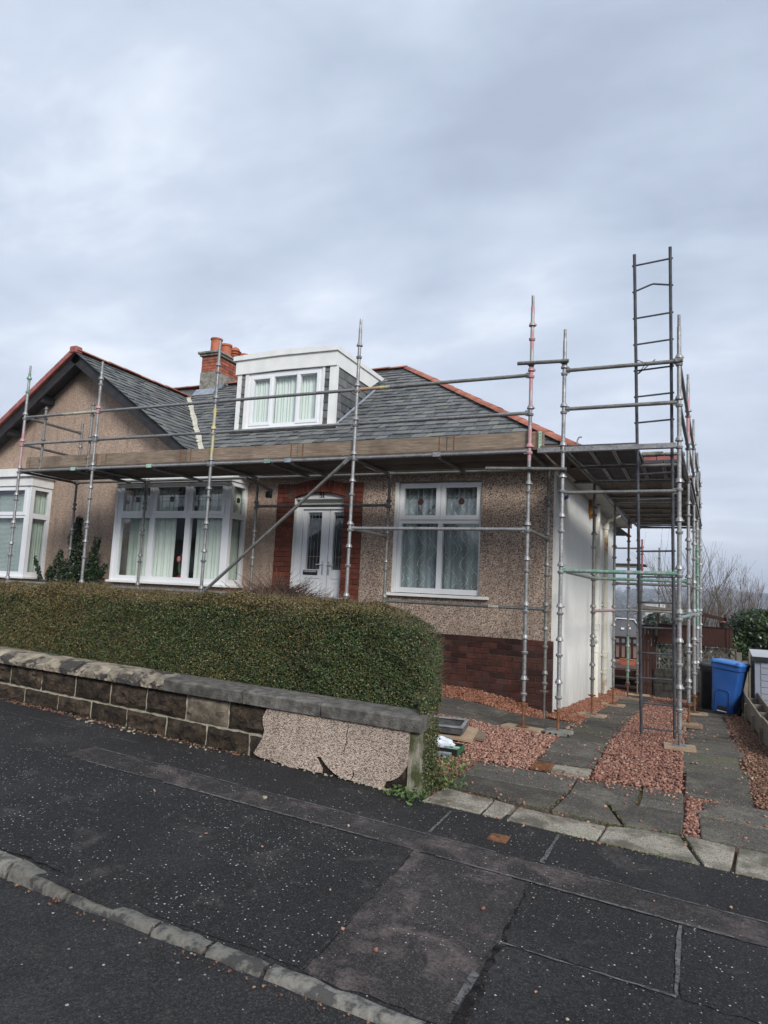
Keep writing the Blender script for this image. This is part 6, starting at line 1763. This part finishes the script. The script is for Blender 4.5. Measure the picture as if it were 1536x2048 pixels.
# ------------------------------------------------------------------ right side: bins, planter, storage box, fences
t = thing('wheelie_bin', (2.42, 5.75, gz(2.4, 5.75)), 'blue wheelie bin leaning on the slab edge by the planter', 'wheelie bin')
def bin_(t, body, lid, T, dark=None, front=True):
    mb = MB(); H = .93
    def ring(z, wx, wy, r):
        o = []
        for sx, sy, a0 in ((1, 1, 0), (-1, 1, PI / 2), (-1, -1, PI), (1, -1, 1.5 * PI)):
            for k in range(4): a = a0 + PI / 2 * k / 3; o.append((sx * (wx - r) + r * math.cos(a), sy * (wy - r) + r * math.sin(a), z))
        return o
    rs = [ring(.06, .165, .20, .04), ring(.10, .185, .215, .04), ring(.40, .205, .245, .04), ring(.84, .238, .29, .04), ring(.845, .255, .31, .04), ring(.93, .26, .315, .04)]
    vs = [p for r in rs for p in r]; n = 16
    mb.add(vs, [(k * n + i, k * n + (i + 1) % n, (k + 1) * n + (i + 1) % n, (k + 1) * n + i) for k in range(len(rs) - 1) for i in range(n)] + [tuple(range(n))[::-1], tuple((len(rs) - 1) * n + i for i in range(n))])
    mb.rot(T); b = mb.build('bin_body', body, t, smooth=30)
    mb = MB(); rs = [ring(.932, .268, .325, .045), ring(.955, .272, .33, .045), ring(.985, .25, .30, .05), ring(1.0, .17, .22, .05)]
    mb.add([p for r in rs for p in r], [(k * n + i, k * n + (i + 1) % n, (k + 1) * n + (i + 1) % n, (k + 1) * n + i) for k in range(3) for i in range(n)] + [tuple(range(n))[::-1], tuple(3 * n + i for i in range(n))])
    mb.box(-.21, -.345, .94, .21, -.325, .972, ch=.006); mb.box(-.235, -.355, .935, -.18, -.32, 1.0, ch=.008); mb.box(.18, -.355, .935, .235, -.32, 1.0, ch=.008)
    mb.rot(T); mb.build('bin_lid', lid, t, smooth=30)
    if front:
        mb = MB(); P = [(-.115, -.228, .12), (-.115, -.262, .40), (-.10, -.267, .455), (-.07, -.270, .475), (.07, -.270, .475), (.10, -.267, .455), (.115, -.262, .40), (.115, -.228, .12)]
        mb.path(P, .0065, 6); mb.rot(T); mb.build('moulded_panel', body, t)
        mb = MB(); mb.box(-.075, -.235, .105, .075, -.212, .185, ch=.006); mb.rot(T); mb.build('grip_recess', M['blackplastic'], t)
        mb = MB(); mb.box(-.08, -.232, .088, .08, -.222, .100); mb.rot(T); mb.build('reflective_strip', M['upvc'], t)
    mb = MB(); mb.path([(-.2, .34, .90), (-.2, .40, .92), (.2, .40, .92), (.2, .34, .90)], .014, 8); mb.rot(T); mb.build('handle', M['blackplastic'], t)
    for s in (-1, 1):
        mb = MB(); mb.lathe((s * .19, .19, .095), [(-.022, .06), (-.022, .092), (.022, .092), (.022, .06)], 18, axis=(1, 0, 0)); mb.rot(T); mb.build('wheel', M['blackplastic'], t, smooth=35)
bin_(t, M['blue'], M['blue_lid'], Matrix.Translation((2.40, 5.75, gz(2.4, 5.75) - .02)) @ Matrix.Rotation(R(6.5), 4, 'Y') @ Matrix.Rotation(R(-17), 4, 'Z'))
t = thing('black_wheelie_bin', (2.16, 6.5, gz(2.2, 6.5)), 'dark bin half hidden behind the blue one', 'wheelie bin')
bin_(t, M['blackplastic'], M['blackplastic'], Matrix.Translation((2.19, 6.7, gz(2.2, 6.5) - .12)) @ Matrix.Rotation(R(5), 4, 'Y') @ Matrix.Rotation(R(-80), 4, 'Z'), front=False)

t = thing('planter', (2.75, 3.6, gz(2.7, 3.6)), 'long sagging grey timber planter box along the right edge of the drive', 'planter')
def plank(xf, ya, yb, zt, zb, name='plank', th=.022, sag=0.):
    mb = MB(); n = 12; vs = []
    for i in range(n + 1):
        s = i / n; y = ya + (yb - ya) * s; x = xf(s); z1 = zt(s) - sag * math.sin(PI * s)
        vs += [(x, y, zb(s)), (x, y, z1), (x + th, y, z1), (x + th, y, zb(s))]
    mb.add(vs, [(4 * i + j, 4 * i + 4 + j, 4 * i + 4 + (j + 1) % 4, 4 * i + (j + 1) % 4) for i in range(n) for j in range(4)] + [(0, 1, 2, 3), tuple(4 * n + j for j in (3, 2, 1, 0))])
    return mb.build(name, M['planterw'], t)
plank(lambda s: 2.70 + .03 * math.sin(PI * s), 1.6, 6.2, lambda s: .17 - .10 * s, lambda s: -.12 - .22 * s, sag=.05)
plank(lambda s: 2.69 + .02 * math.sin(PI * s), .2, 1.7, lambda s: .20, lambda s: -.06 - .07 * s, sag=.0)
plank(lambda s: 2.90 + .03 * math.sin(PI * s), 1.6, 6.4, lambda s: .18 - .05 * s, lambda s: -.12 - .22 * s, sag=.07)
for y in (2.3, 3.3, 4.4, 5.4): MB().box(2.735, y - .012, gz(2.8, y) - .05, 2.91, y + .012, .09 - .02 * y + .03, ch=.003).build('divider', M['planterw'], t)
for y in (1.62, 3.0, 4.6, 6.1): MB().box(2.655, y - .03, gz(2.7, y) - .1, 2.697, y + .03, .10 - .02 * y, ch=.004).build('post', M['planterw'], t)
MB().box(2.74, .3, -.3, 2.9, 6.3, -.10).build('soil', M['soil'], t)

t = thing('storage_box', (3.4, 5.9, gz(3, 5.9)), 'grey plastic garden storage box with clapboard front and pale lid', 'storage box')
bx0, bx1, by0, by1, bz0, bz1 = 2.875, 4.1, 5.55, 6.35, gz(3, 5.9) - .05, .70
MB().box(bx0, by0, bz0, bx1, by1, bz1, ch=.01).build('box_body', M['greybox'], t)
for k in range(9):
    z = bz0 + .06 + k * .112
    if z + .1 < bz1: MB().box(bx0 + .10, by0 - .012, z, bx1 - .1, by0 - .001, z + .10, ch=.004).build('clapboard', M['greybox'], t)
MB().box(bx0 - .012, by0 + .03, bz0, bx0 - .001, by1 - .03, bz1 - .01).build('side_panel', M['blackplastic'], t)
for k in range(3):
    a = bx0 - .03 + k * .43; MB().prism([(a, by0 - .05, bz1 + .001), (a + .415, by0 - .05, bz1 + .001), (a + .415, by0 - .05, bz1 + .035), (a, by0 - .05, bz1 + .035)], (0, .9, .08)).build('lid_panel', M['greybox_lid'], t)
MB().box(bx0 - .035, by0 - .06, bz1 - .05, bx1 + .03, by0 - .051, bz1 + .03).build('lid_edge', M['blackplastic'], t)

t = thing('picket_fence', (3.4, 9.62, -.6), 'grey weathered fence of uneven upright boards behind the bins', 'fence')
x = 2.66
for k, h in enumerate((.60, .56, .38, .60, .62, .44, .55, .68, .70, .69, .64, .70, .72, .70)):
    w = u(.10, .13); MB().box(x, 9.60 + (.02 if k % 2 else 0), -.7, x + w, 9.62 + (.02 if k % 2 else 0), h, ch=.004).build('fence_board', M['fencew'], t); x += w + .012
MB().box(2.66, 9.645, .25, x, 9.69, .33).build('rail', M['fencew'], t)

t = thing('screen_wall', (1.9, 9.65, -.65), 'garden wall topped by two rows of pierced star-pattern concrete screen blocks', 'wall')
sx, szz = 1.150, .295
mb = MB(); e = .0; h_ = .140; b_ = .016
mb.holes(-h_, h_, -h_, h_, [(-h_ + b_, h_ - b_, -h_ + b_, h_ - b_)], -.045, .045)
for qx, qz, a0 in ((-1, -1, 0), (1, -1, PI / 2), (1, 1, PI), (-1, 1, 1.5 * PI)):
    rr = .132; pts = [(qx * h_ + rr * math.cos(a0 + PI / 2 * k / 7), 0, qz * h_ + rr * math.sin(a0 + PI / 2 * k / 7)) for k in range(8)]
    for a, b in zip(pts[:-1], pts[1:]):
        a, b = Vector(a), Vector(b); d_ = (b - a); L = d_.length; d_.normalize(); mb.obox((a + b) / 2, (d_, (0, 1, 0), Vector((0, 1, 0)).cross(d_)), (L / 2 + .002, .044, .010))
sbm = mb.mesh('screen_block', M['screen'])
for r in range(2):
    for c in range(6): inst('screen_block', sbm, (sx + .145 + c * .2915 - .10, 9.62, .625 - .145 - r * .2915), t)
MB().box(1.0, 9.54, -.9, 2.66, 9.70, .035).build('base_wall', M['blockwall'], t)
for r in range(4):
    z = -.62 + r * .165
    x = 1.02 - (r % 2) * .2
    while x < 2.6:
        a, b = max(1.01, x), min(2.65, x + .40); 
        if b - a > .05: MB().box(a + .005, 9.525 + u(-.006, .004), z, b - .005, 9.56, z + .155, ch=.008).build('block', M['blockwall'], t)
        x += .41

t = thing('fence_panel', (1.9, 9.35, .65), 'red brown panel of diagonal boards fixed above the pierced blocks', 'fence panel')
MB().box(1.10, 9.46, .655, 2.70, 9.49, 1.095).build('backing', M['redbrown'], t)
mb = MB(); k = -.5
while k < 1.6:
    x0_ = 1.11 + k; pts = [(x0_ + .0, .665), (x0_ + .056, .665), (x0_ + .056 + .42, 1.085), (x0_ + .42, 1.085)]
    # keep inside the frame
    pts = [(min(max(p[0], 1.11), 2.55), p[1]) for p in pts]
    if pts[1][0] - pts[0][0] > .01 or pts[2][0] - pts[3][0] > .01:
        mb.prism([(p[0], 9.445, p[1]) for p in pts], (0, .014, 0))
    k += .064
tag(mb.build('diagonal_boards', M['redbrown'], t), kind='stuff')
for xx in (2.57, 2.635): MB().box(xx, 9.44, .65, xx + .058, 9.459, 1.10, ch=.003).build('end_board', M['redbrown'], t)
MB().box(1.08, 9.42, 1.097, 2.72, 9.50, 1.12, ch=.003).build('cap_rail', M['redbrown'], t)
t = thing('garden_gate', (.9, 9.6, -.65), 'tall dark red brown boarded gate at the end of the drive', 'gate')
for k in range(6): MB().box(.66 + k * .072, 9.58, -.62, .66 + k * .072 + .066, 9.602, 1.075 + u(-.006, .006), ch=.003).build('gate_board', M['redbrown'], t)
for z in (-.4, .75): MB().box(.66, 9.604, z, 1.09, 9.64, z + .09).build('gate_rail', M['redbrown'], t)
MB().box(1.04, 9.56, .82, 1.09, 9.578, 1.09, ch=.004).build('hinge_plate', M['fencew'], t)
t = thing('trellis_rail', (1.7, 10.1, .5), 'broken sloping brown handrail on leaning posts beyond the fence panel', 'railing')
MB().obox((2.27, 10.0, 1.345), ((.98, 0, -.20), (0, 1, 0), (.20, 0, .98)), (.34, .02, .045), ch=.004).build('rail', M['redbrown'], t)
MB().obox((1.3, 10.05, 1.45), ((.995, 0, -.06), (0, 1, 0), (.06, 0, .995)), (.64, .03, .05), ch=.004).build('rail', M['fencew'], t)
for x, l in ((1.10, .04), (2.08, .06), (2.58, .02)): MB().obox((x, 10.0, .95), ((1, 0, 0), (0, 1, 0), (-l, 0, 1)), (.028, .02, .46)).build('post', M['redbrown'], t)
t = thing('black_pot', (2.50, 9.46, 1.12), 'black flower pot standing on the fence cap by the dark hedge', 'pot')
MB().lathe((2.50, 9.46, 1.121), [(0, .055), (.09, .075), (.10, .08), (.11, .08), (.11, .06)], 14).build('pot', M['blackplastic'], t, smooth=40)
MB().lathe((2.52, 9.46, 1.20), [(0, .03), (.05, .045), (.06, .03)], 10).build('inner_pot', M['pot'], t, smooth=40)

# rear decking with balusters, trough and steps seen past the house corner
t = thing('rear_deck', (0, 13, -1), 'red brown timber deck with balustrade behind the white wall corner', 'deck')
for k in range(16): MB().box(-2.6, 11.4 + k * .145, -.20, .62, 11.4 + k * .145 + .138, -.17, ch=.003).build('deck_plank', M['decking'], t)
MB().box(-2.6, 11.36, -1.0, .62, 11.395, -.205).build('deck_skirt', M['redbrown'], t)
MB().box(-2.6, 13.75, .50, .70, 13.83, .57, ch=.004).build('top_rail', M['redbrown'], t); MB().box(-2.6, 13.76, -.12, .70, 13.82, -.05).build('bottom_rail', M['redbrown'], t)
for k in range(20): MB().box(-2.5 + k * .165, 13.765, -.05, -2.5 + k * .165 + .075, 13.80, .50).build('baluster', M['redbrown'], t)
for k in range(3): MB().box(-1.6, 11.0 - k * .28, -.42 - k * .2, .55, 11.32 - k * .28, -.37 - k * .2, ch=.004).build('step', M['decking'], t)
t = thing('flower_trough', (.12, 12.6, -.17), 'terracotta plastic flower trough on the rear deck', 'flower trough')
MB().prism([(-.02, 12.5, -.168), (.34, 12.5, -.168), (.37, 12.5, -.03), (-.05, 12.5, -.03)], (0, .2, 0)).build('trough_body', M['pot'], t)
MB().box(-.06, 12.48, -.029, .38, 12.72, -.01, ch=.006).build('trough_rim', M['pot'], t)
sheet('back_garden', -8, 10, 9.2, 16, M['moss'], -.06, 20, 10, lambda x, y: gz(max(.2, x), min(y, 12)) - .0)
gravel('leaf_litter', [(.1, 9.2), (1.0, 9.2), (.9, 11.2), (.0, 11.2)], 500, M['litter'], .01, .03)

# laurel hedge on the right
t = thing('laurel_hedge', (4.2, 12.2, -.6), 'broad glossy evergreen hedge rising behind the picket fence on the right', 'hedge')
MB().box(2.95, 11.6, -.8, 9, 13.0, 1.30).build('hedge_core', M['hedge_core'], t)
LP, LN = [], []
for _ in range(16000):
    k = random.random()
    if k < .6: x, y, z, nn = u(2.75, 6.2), 11.5 + u(-.12, .05), u(-.5, 1.4), (0, -1, .3)
    elif k < .85: x, y, z, nn = u(2.8, 6.2), u(11.5, 13), 1.42 + u(-.1, .06), (0, -.2, 1)
    else: x, y, z, nn = 2.80 + u(-.08, .08), u(11.5, 13), u(-.5, 1.4), (-1, 0, .3)
    z += .10 * math.sin(x * 2.4 + y) * (z > 1); x2 = clamp((3.1 - x) / .35); z -= .22 * x2 * (z > .9); y += .12 * math.sin(x * 4 + z * 3)
    LP.append((x, y, z)); LN.append(nn)
V, F = leaves(np.array(LP), np.array(LN), .10, .048, .6); tag(np_obj('foliage', V, F, M['laurel'], t), kind='stuff')

# ------------------------------------------------------------------ land behind: valley, far houses, trees, hills
CX, CY = 1.9, -8.7
def far_z(x, y):
    r = math.hypot(x - CX, y - CY)
    base = -1.35
    if y > 10:
        dd = y - 10
        base = -1.35 - .13 * min(dd, 110) - .015 * max(0, min(dd, 400) - 110)
        rise = sm((dd - 420) / 1500)
        base += rise * (52 + 8 * math.sin(x / 170 + .6) + 6 * math.sin(x / 73 + 2) + 3 * math.sin(x / 31))
    else:
        base = -1.35 - .0 * r
    return base
mb = MB(); nA = 200; rad = [17, 22, 28, 36, 48, 65, 90, 125, 170, 230, 310, 410, 520, 650, 800, 980, 1200, 1450, 1700, 2000, 2400, 3000]
vs = [(CX, CY + 4, -1.35)]
for r in rad:
    for i in range(nA):
        a = 2 * PI * i / nA; x, y = CX + r * math.cos(a), CY + r * math.sin(a)
        vs.append((x, y, far_z(x, y) - (.35 if r < 30 else 0)))
fs = [(0, 1 + i, 1 + (i + 1) % nA) for i in range(nA)]
fs += [(1 + k * nA + i, 1 + (k + 1) * nA + i, 1 + (k + 1) * nA + (i + 1) % nA, 1 + k * nA + (i + 1) % nA) for k in range(len(rad) - 1) for i in range(nA)]
mb.add(vs, fs)
m_land = pm('winter hillside', (.045, .042, .030), (.10, .088, .066), .02, .95, 0, c3=(.05, .060, .030), s3=.008, t3=(.45, .6))
tag(mb.build('hills', m_land), kind='structure')

def blobs(name, pts, mat, leafn, size):
    """crowns as many leaf clumps spread through a volume"""
    LP, LN = [], []
    for (x, y, z, rx, rz) in pts:
        q = RNG.normal(0, 1, (leafn, 3)); q /= np.linalg.norm(q, axis=1)[:, None]
        rr = RNG.uniform(.35, 1.0, (leafn, 1)) ** .6
        LP.append(np.array([x, y, z]) + q * rr * np.array([rx, rx, rz])); LN.append(q)
    V, F = leaves(np.concatenate(LP), np.concatenate(LN), size, size * .8, .5)
    return tag(np_obj(name, V, F, mat), kind='stuff')
m_bare = leafmat('far bare wood', [(0, (.05, .042, .034)), (.6, (.085, .070, .055)), (1, (.12, .10, .078))], .9)
m_ever = leafmat('far evergreen', [(0, (.014, .026, .016)), (.6, (.03, .048, .026)), (1, (.05, .07, .036))], .9)
def scatter(n, y0, y1, half=.30):
    o = []
    for _ in range(n):
        y = y0 * (y1 / y0) ** random.random(); x = CX + (y - CY) * u(-.20, .20); o.append((x, y))
    return o
blobs('bare_woodland', [(x, y, far_z(x, y) + 3.0, u(2.5, 5), u(2.5, 4.5)) for x, y in scatter(260, 60, 420)], m_bare, 90, .9)
blobs('evergreen_woodland', [(x, y, far_z(x, y) + 3.5, u(2, 4.5), u(3, 6)) for x, y in scatter(80, 60, 420)], m_ever, 110, .9)
blobs('hill_bare_woodland', [(x, y, far_z(x, y) + 3.5, u(7, 15), u(3, 6)) for x, y in scatter(420, 450, 1900)], m_bare, 40, 4)
blobs('hill_evergreen_woodland', [(x, y, far_z(x, y) + 4.5, u(6, 16), u(4, 8)) for x, y in scatter(190, 450, 1900)], m_ever, 40, 4)
m_fw, m_fr = pm('far house wall', (.55, .53, .48), (.66, .64, .6), .5, .9, 0), pm('far grey roof', (.10, .10, .11), (.16, .16, .175), .5, .8, 0)
m_fr2 = pm('far brown roof', (.16, .10, .08), (.22, .14, .11), .5, .8, 0)
def far_house(x, y, w, dpt, h, label, roof, rz=0., z=None, grp='houses in the valley'):
    z = far_z(x, y) if z is None else z
    t = thing('far_house', (x, y, z), label, 'house', grp)
    T = Matrix.Translation((x, y, z)) @ Matrix.Rotation(rz, 4, 'Z')
    mb = MB(); mb.box(-w / 2, -dpt / 2, -1, w / 2, dpt / 2, h); mb.rot(T); mb.build('wall', m_fw, t)
    mb = MB(); mb.prism([(-w / 2 - .3, -dpt / 2 - .3, h), (-w / 2 - .3, dpt / 2 + .3, h), (-w / 2 - .3, 0, h + dpt * .38)], (w + .6, 0, 0)); mb.rot(T); mb.build('roof', roof, t)
    for k in range(2):
        mb = MB(); xx = -w / 4 + k * w / 2; mb.box(xx - .6, -dpt / 2 - .02, h - 1.6, xx + .6, -dpt / 2 - .001, h - .5); mb.rot(T); mb.build('window', M['steel_dark'], t)
    return t
# steep dark roof just beyond the deck
t = thing('dark_roofed_house', (-2.8, 45, -6), 'house with dark hipped roof and white bargeboards beyond the rear deck', 'house')
MB().prism([(-4.6, 45, -1.25), (-1.0, 45, -1.25), (-2.1, 45, .42), (-3.3, 45, .46)], (0, 6, 0)).build('roof', m_fr, t)
MB().box(-4.3, 45.3, -7, -1.3, 50.5, -1.25).build('wall', m_fr2, t)
for a, b in (((-4.65, -1.28), (-3.3, .50)), ((-3.35, .50), (-2.05, .46)), ((-2.1, .46), (-.95, -1.28))):
    a, b = Vector((a[0], 44.95, a[1])), Vector((b[0], 44.95, b[1])); d_ = (b - a).normalized()
    MB().obox((a + b) / 2, (d_, (0, 1, 0), d_.cross(Vector((0, 1, 0)))), ((b - a).length / 2, .05, .03)).build('bargeboard', M['upvc'], t)
for x, z in ((-3.0, -.3), (-2.55, -.25)): MB().box(x, 44.9, z, x + .22, 44.99, z + .13).build('roof_vent', M['upvc'], t)
far_house(-18, 400, 9, 7, 5.5, 'white gabled house alone among trees on the far slope', m_fr, 1.2, -3)
far_house(8, 330, 10, 8, 5, 'cream house with brown roof low in the valley behind bare trees', m_fr2, .3)
far_house(26, 520, 12, 8, 6, 'pale house on the right hillside above the dark hedge', m_fr2, -.2)
far_house(-40, 640, 14, 9, 6, 'long pale house highest on the left hillside', m_fr2, .1)
far_house(44, 760, 14, 9, 7, 'distant pale house at the right edge of the hills', m_fr, .4)
far_house(-6, 240, 9, 7, 4.5, 'house with grey roof just above the gate', m_fr, .5)

# leafless trees behind the fence
def bare_tree(x, y, z, h, label, stems=1, spread=.3, mat='bark', r0=.07, seed=1, levels=4, fan=.5):
    rnd = random.Random(seed)
    t = thing('bare_tree', (x, y, z), label, 'tree', 'leafless trees beyond the back fence')
    tr, cr = MB(), MB()
    def grow(p, d, L, r, lv):
        n = 4; pts = [p]; q = p; dd = d
        for k in range(n):
            dd = (dd + Vector((rnd.uniform(-.13, .13), rnd.uniform(-.13, .13), rnd.uniform(-.02, .12)))).normalized(); q = q + dd * L / n; pts.append(q)
        (tr if lv >= levels - 1 else cr).path(pts, [max(.004, r * (1 - .55 * i / n)) for i in range(n + 1)], 5 if lv > 1 else 4, cap=False)
        if lv <= 0: return
        kids = rnd.randint(3, 5)
        for c in range(kids):
            f = rnd.uniform(.25, 1.0); i = min(n - 1, int(f * n)); pp = pts[i].lerp(pts[i + 1], f * n - i)
            ax = Vector((rnd.uniform(-1, 1), rnd.uniform(-1, 1), rnd.uniform(.1, .9)))
            nd_ = (dd * 1.0 + ax.normalized() * fan * 1.5).normalized()
            grow(pp, nd_, L * rnd.uniform(.5, .78), r * rnd.uniform(.4, .6), lv - 1)
    for s in range(stems):
        a = rnd.uniform(0, 2 * PI); k = rnd.uniform(.2, 1) * spread
        grow(Vector((x + .25 * math.cos(a) * (stems > 1), y + .25 * math.sin(a) * (stems > 1), z)), Vector((math.cos(a) * k, math.sin(a) * k * .6, 1)).normalized(), h * rnd.uniform(.5, .68), r0 * rnd.uniform(.7, 1), levels - 1 if stems > 1 else levels)
    tr.build('trunk', M[mat], t); cr.build('crown', M[mat], t)
    return t
bare_tree(2.35, 21, -2.2, 5.0, 'spreading many-stemmed leafless tree right of the scaffold', 9, .62, 'bark', .06, 3, 4, .5)
bare_tree(1.35, 23, -2.4, 4.4, 'leafless thicket of upright stems half behind the ladder', 6, .45, 'bark_birch', .05, 8, 4, .45)
bare_tree(4.25, 22, -2.3, 4.5, 'slender reddish leafless tree at the right edge of the picture', 1, .1, 'bark_birch', .06, 21, 4, .42)
bare_tree(3.75, 24, -2.5, 4.6, 'thin leafless tree standing left of the slender reddish one', 2, .2, 'bark_birch', .05, 5, 4, .42)
t = thing('conifer', (-1.2, 60, -8), 'rounded dark green evergreen tree beyond the gate', 'tree')
MB().tube((-1.2, 60, -9), (-1.2, 60, -2), .3, 8, r2=.1).build('trunk', M['bark'], t)
q = RNG.normal(0, 1, (2600, 3)); q /= np.linalg.norm(q, axis=1)[:, None]
V, F = leaves(np.array([-1.2, 60, -3.0]) + q * RNG.uniform(.4, 1, (2600, 1)) ** .5 * np.array([2.2, 2.2, 4.0]), q, .5, .35, .5); np_obj('crown', V, F, m_ever, t)

# ------------------------------------------------------------------ across the street (mirrored in the window panes)
def street_house(x, y, w, label):
    z = street(x) + .1
    t = thing('street_house', (x, y, z), label, 'house', 'bungalows across the street')
    MB().holes(x - w / 2, x + w / 2, z - 1, z + 2.9, [(x - w * .36, x - w * .14, z + .9, z + 2.3), (x + w * .14, x + w * .36, z + .9, z + 2.3), (x - .5, x + .5, z, z + 2.1)], y, y + .3).build('front_wall', M['harl'], t)
    MB().box(x - w / 2, y + .31 - 7, z - 1, x + w / 2, y - .001, z + 2.9).build('wall', M['harl'], t)
    for a in (-.25, .25): MB().box(x + w * (a - .11), y + .05, z + .9, x + w * (a + .11), y + .09, z + 2.3).build('window', M['upvc'], t)
    MB().box(x - .5, y + .05, z, x + .5, y + .1, z + 2.1).build('door', M['redbrown'], t)
    a, b = (x - w / 2 - .4, y + .7, z + 2.9), (x + w / 2 + .4, y - 7.2, z + 2.9)
    mb = MB(); c = [(a[0], a[1], a[2]), (b[0], a[1], a[2]), (b[0], b[1], a[2]), (a[0], b[1], a[2]), (x - w * .2, (a[1] + b[1]) / 2, z + 5.6), (x + w * .2, (a[1] + b[1]) / 2, z + 5.6)]
    mb.add(c, [(0, 1, 5, 4), (1, 2, 5), (2, 3, 4, 5), (3, 0, 4), (3, 2, 1, 0)]); mb.build('roof', M['slate'], t)
for i, (x, w, l) in enumerate(((-30, 12, 'bungalow across the street, farthest up the hill'), (-15, 12, 'bungalow across the street, opposite the left bay window'), (0, 12, 'bungalow across the street, opposite the front door'), (15, 12, 'bungalow across the street, opposite the side drive'), (29, 11, 'bungalow across the street, farthest down the hill'))):
    street_house(x, -24, w, l)
sheet('front_gardens_opposite', -45, 36, -24, -16.5, M['moss'], .0, 40, 4, lambda x, y: street(x))

# air: one even block of thin haze around the whole place
m = bpy.data.materials.new('thin air'); m.use_nodes = True; nt = m.node_tree; nt.nodes.clear()
o = nt.nodes.new('ShaderNodeOutputMaterial'); pv = nt.nodes.new('ShaderNodeVolumePrincipled')
pv.inputs['Color'].default_value = (.80, .87, 1.0, 1); pv.inputs['Density'].default_value = .00055; pv.inputs['Anisotropy'].default_value = .2
nt.links.new(pv.outputs[0], o.inputs['Volume'])
HAZE = True
if HAZE:
    hz = MB().box(-3200, -3200, -32, 3200, 3200, 95).build('haze', m); tag(hz, kind='stuff')

for o in bpy.data.objects:
    if '_o' in o: del o['_o']
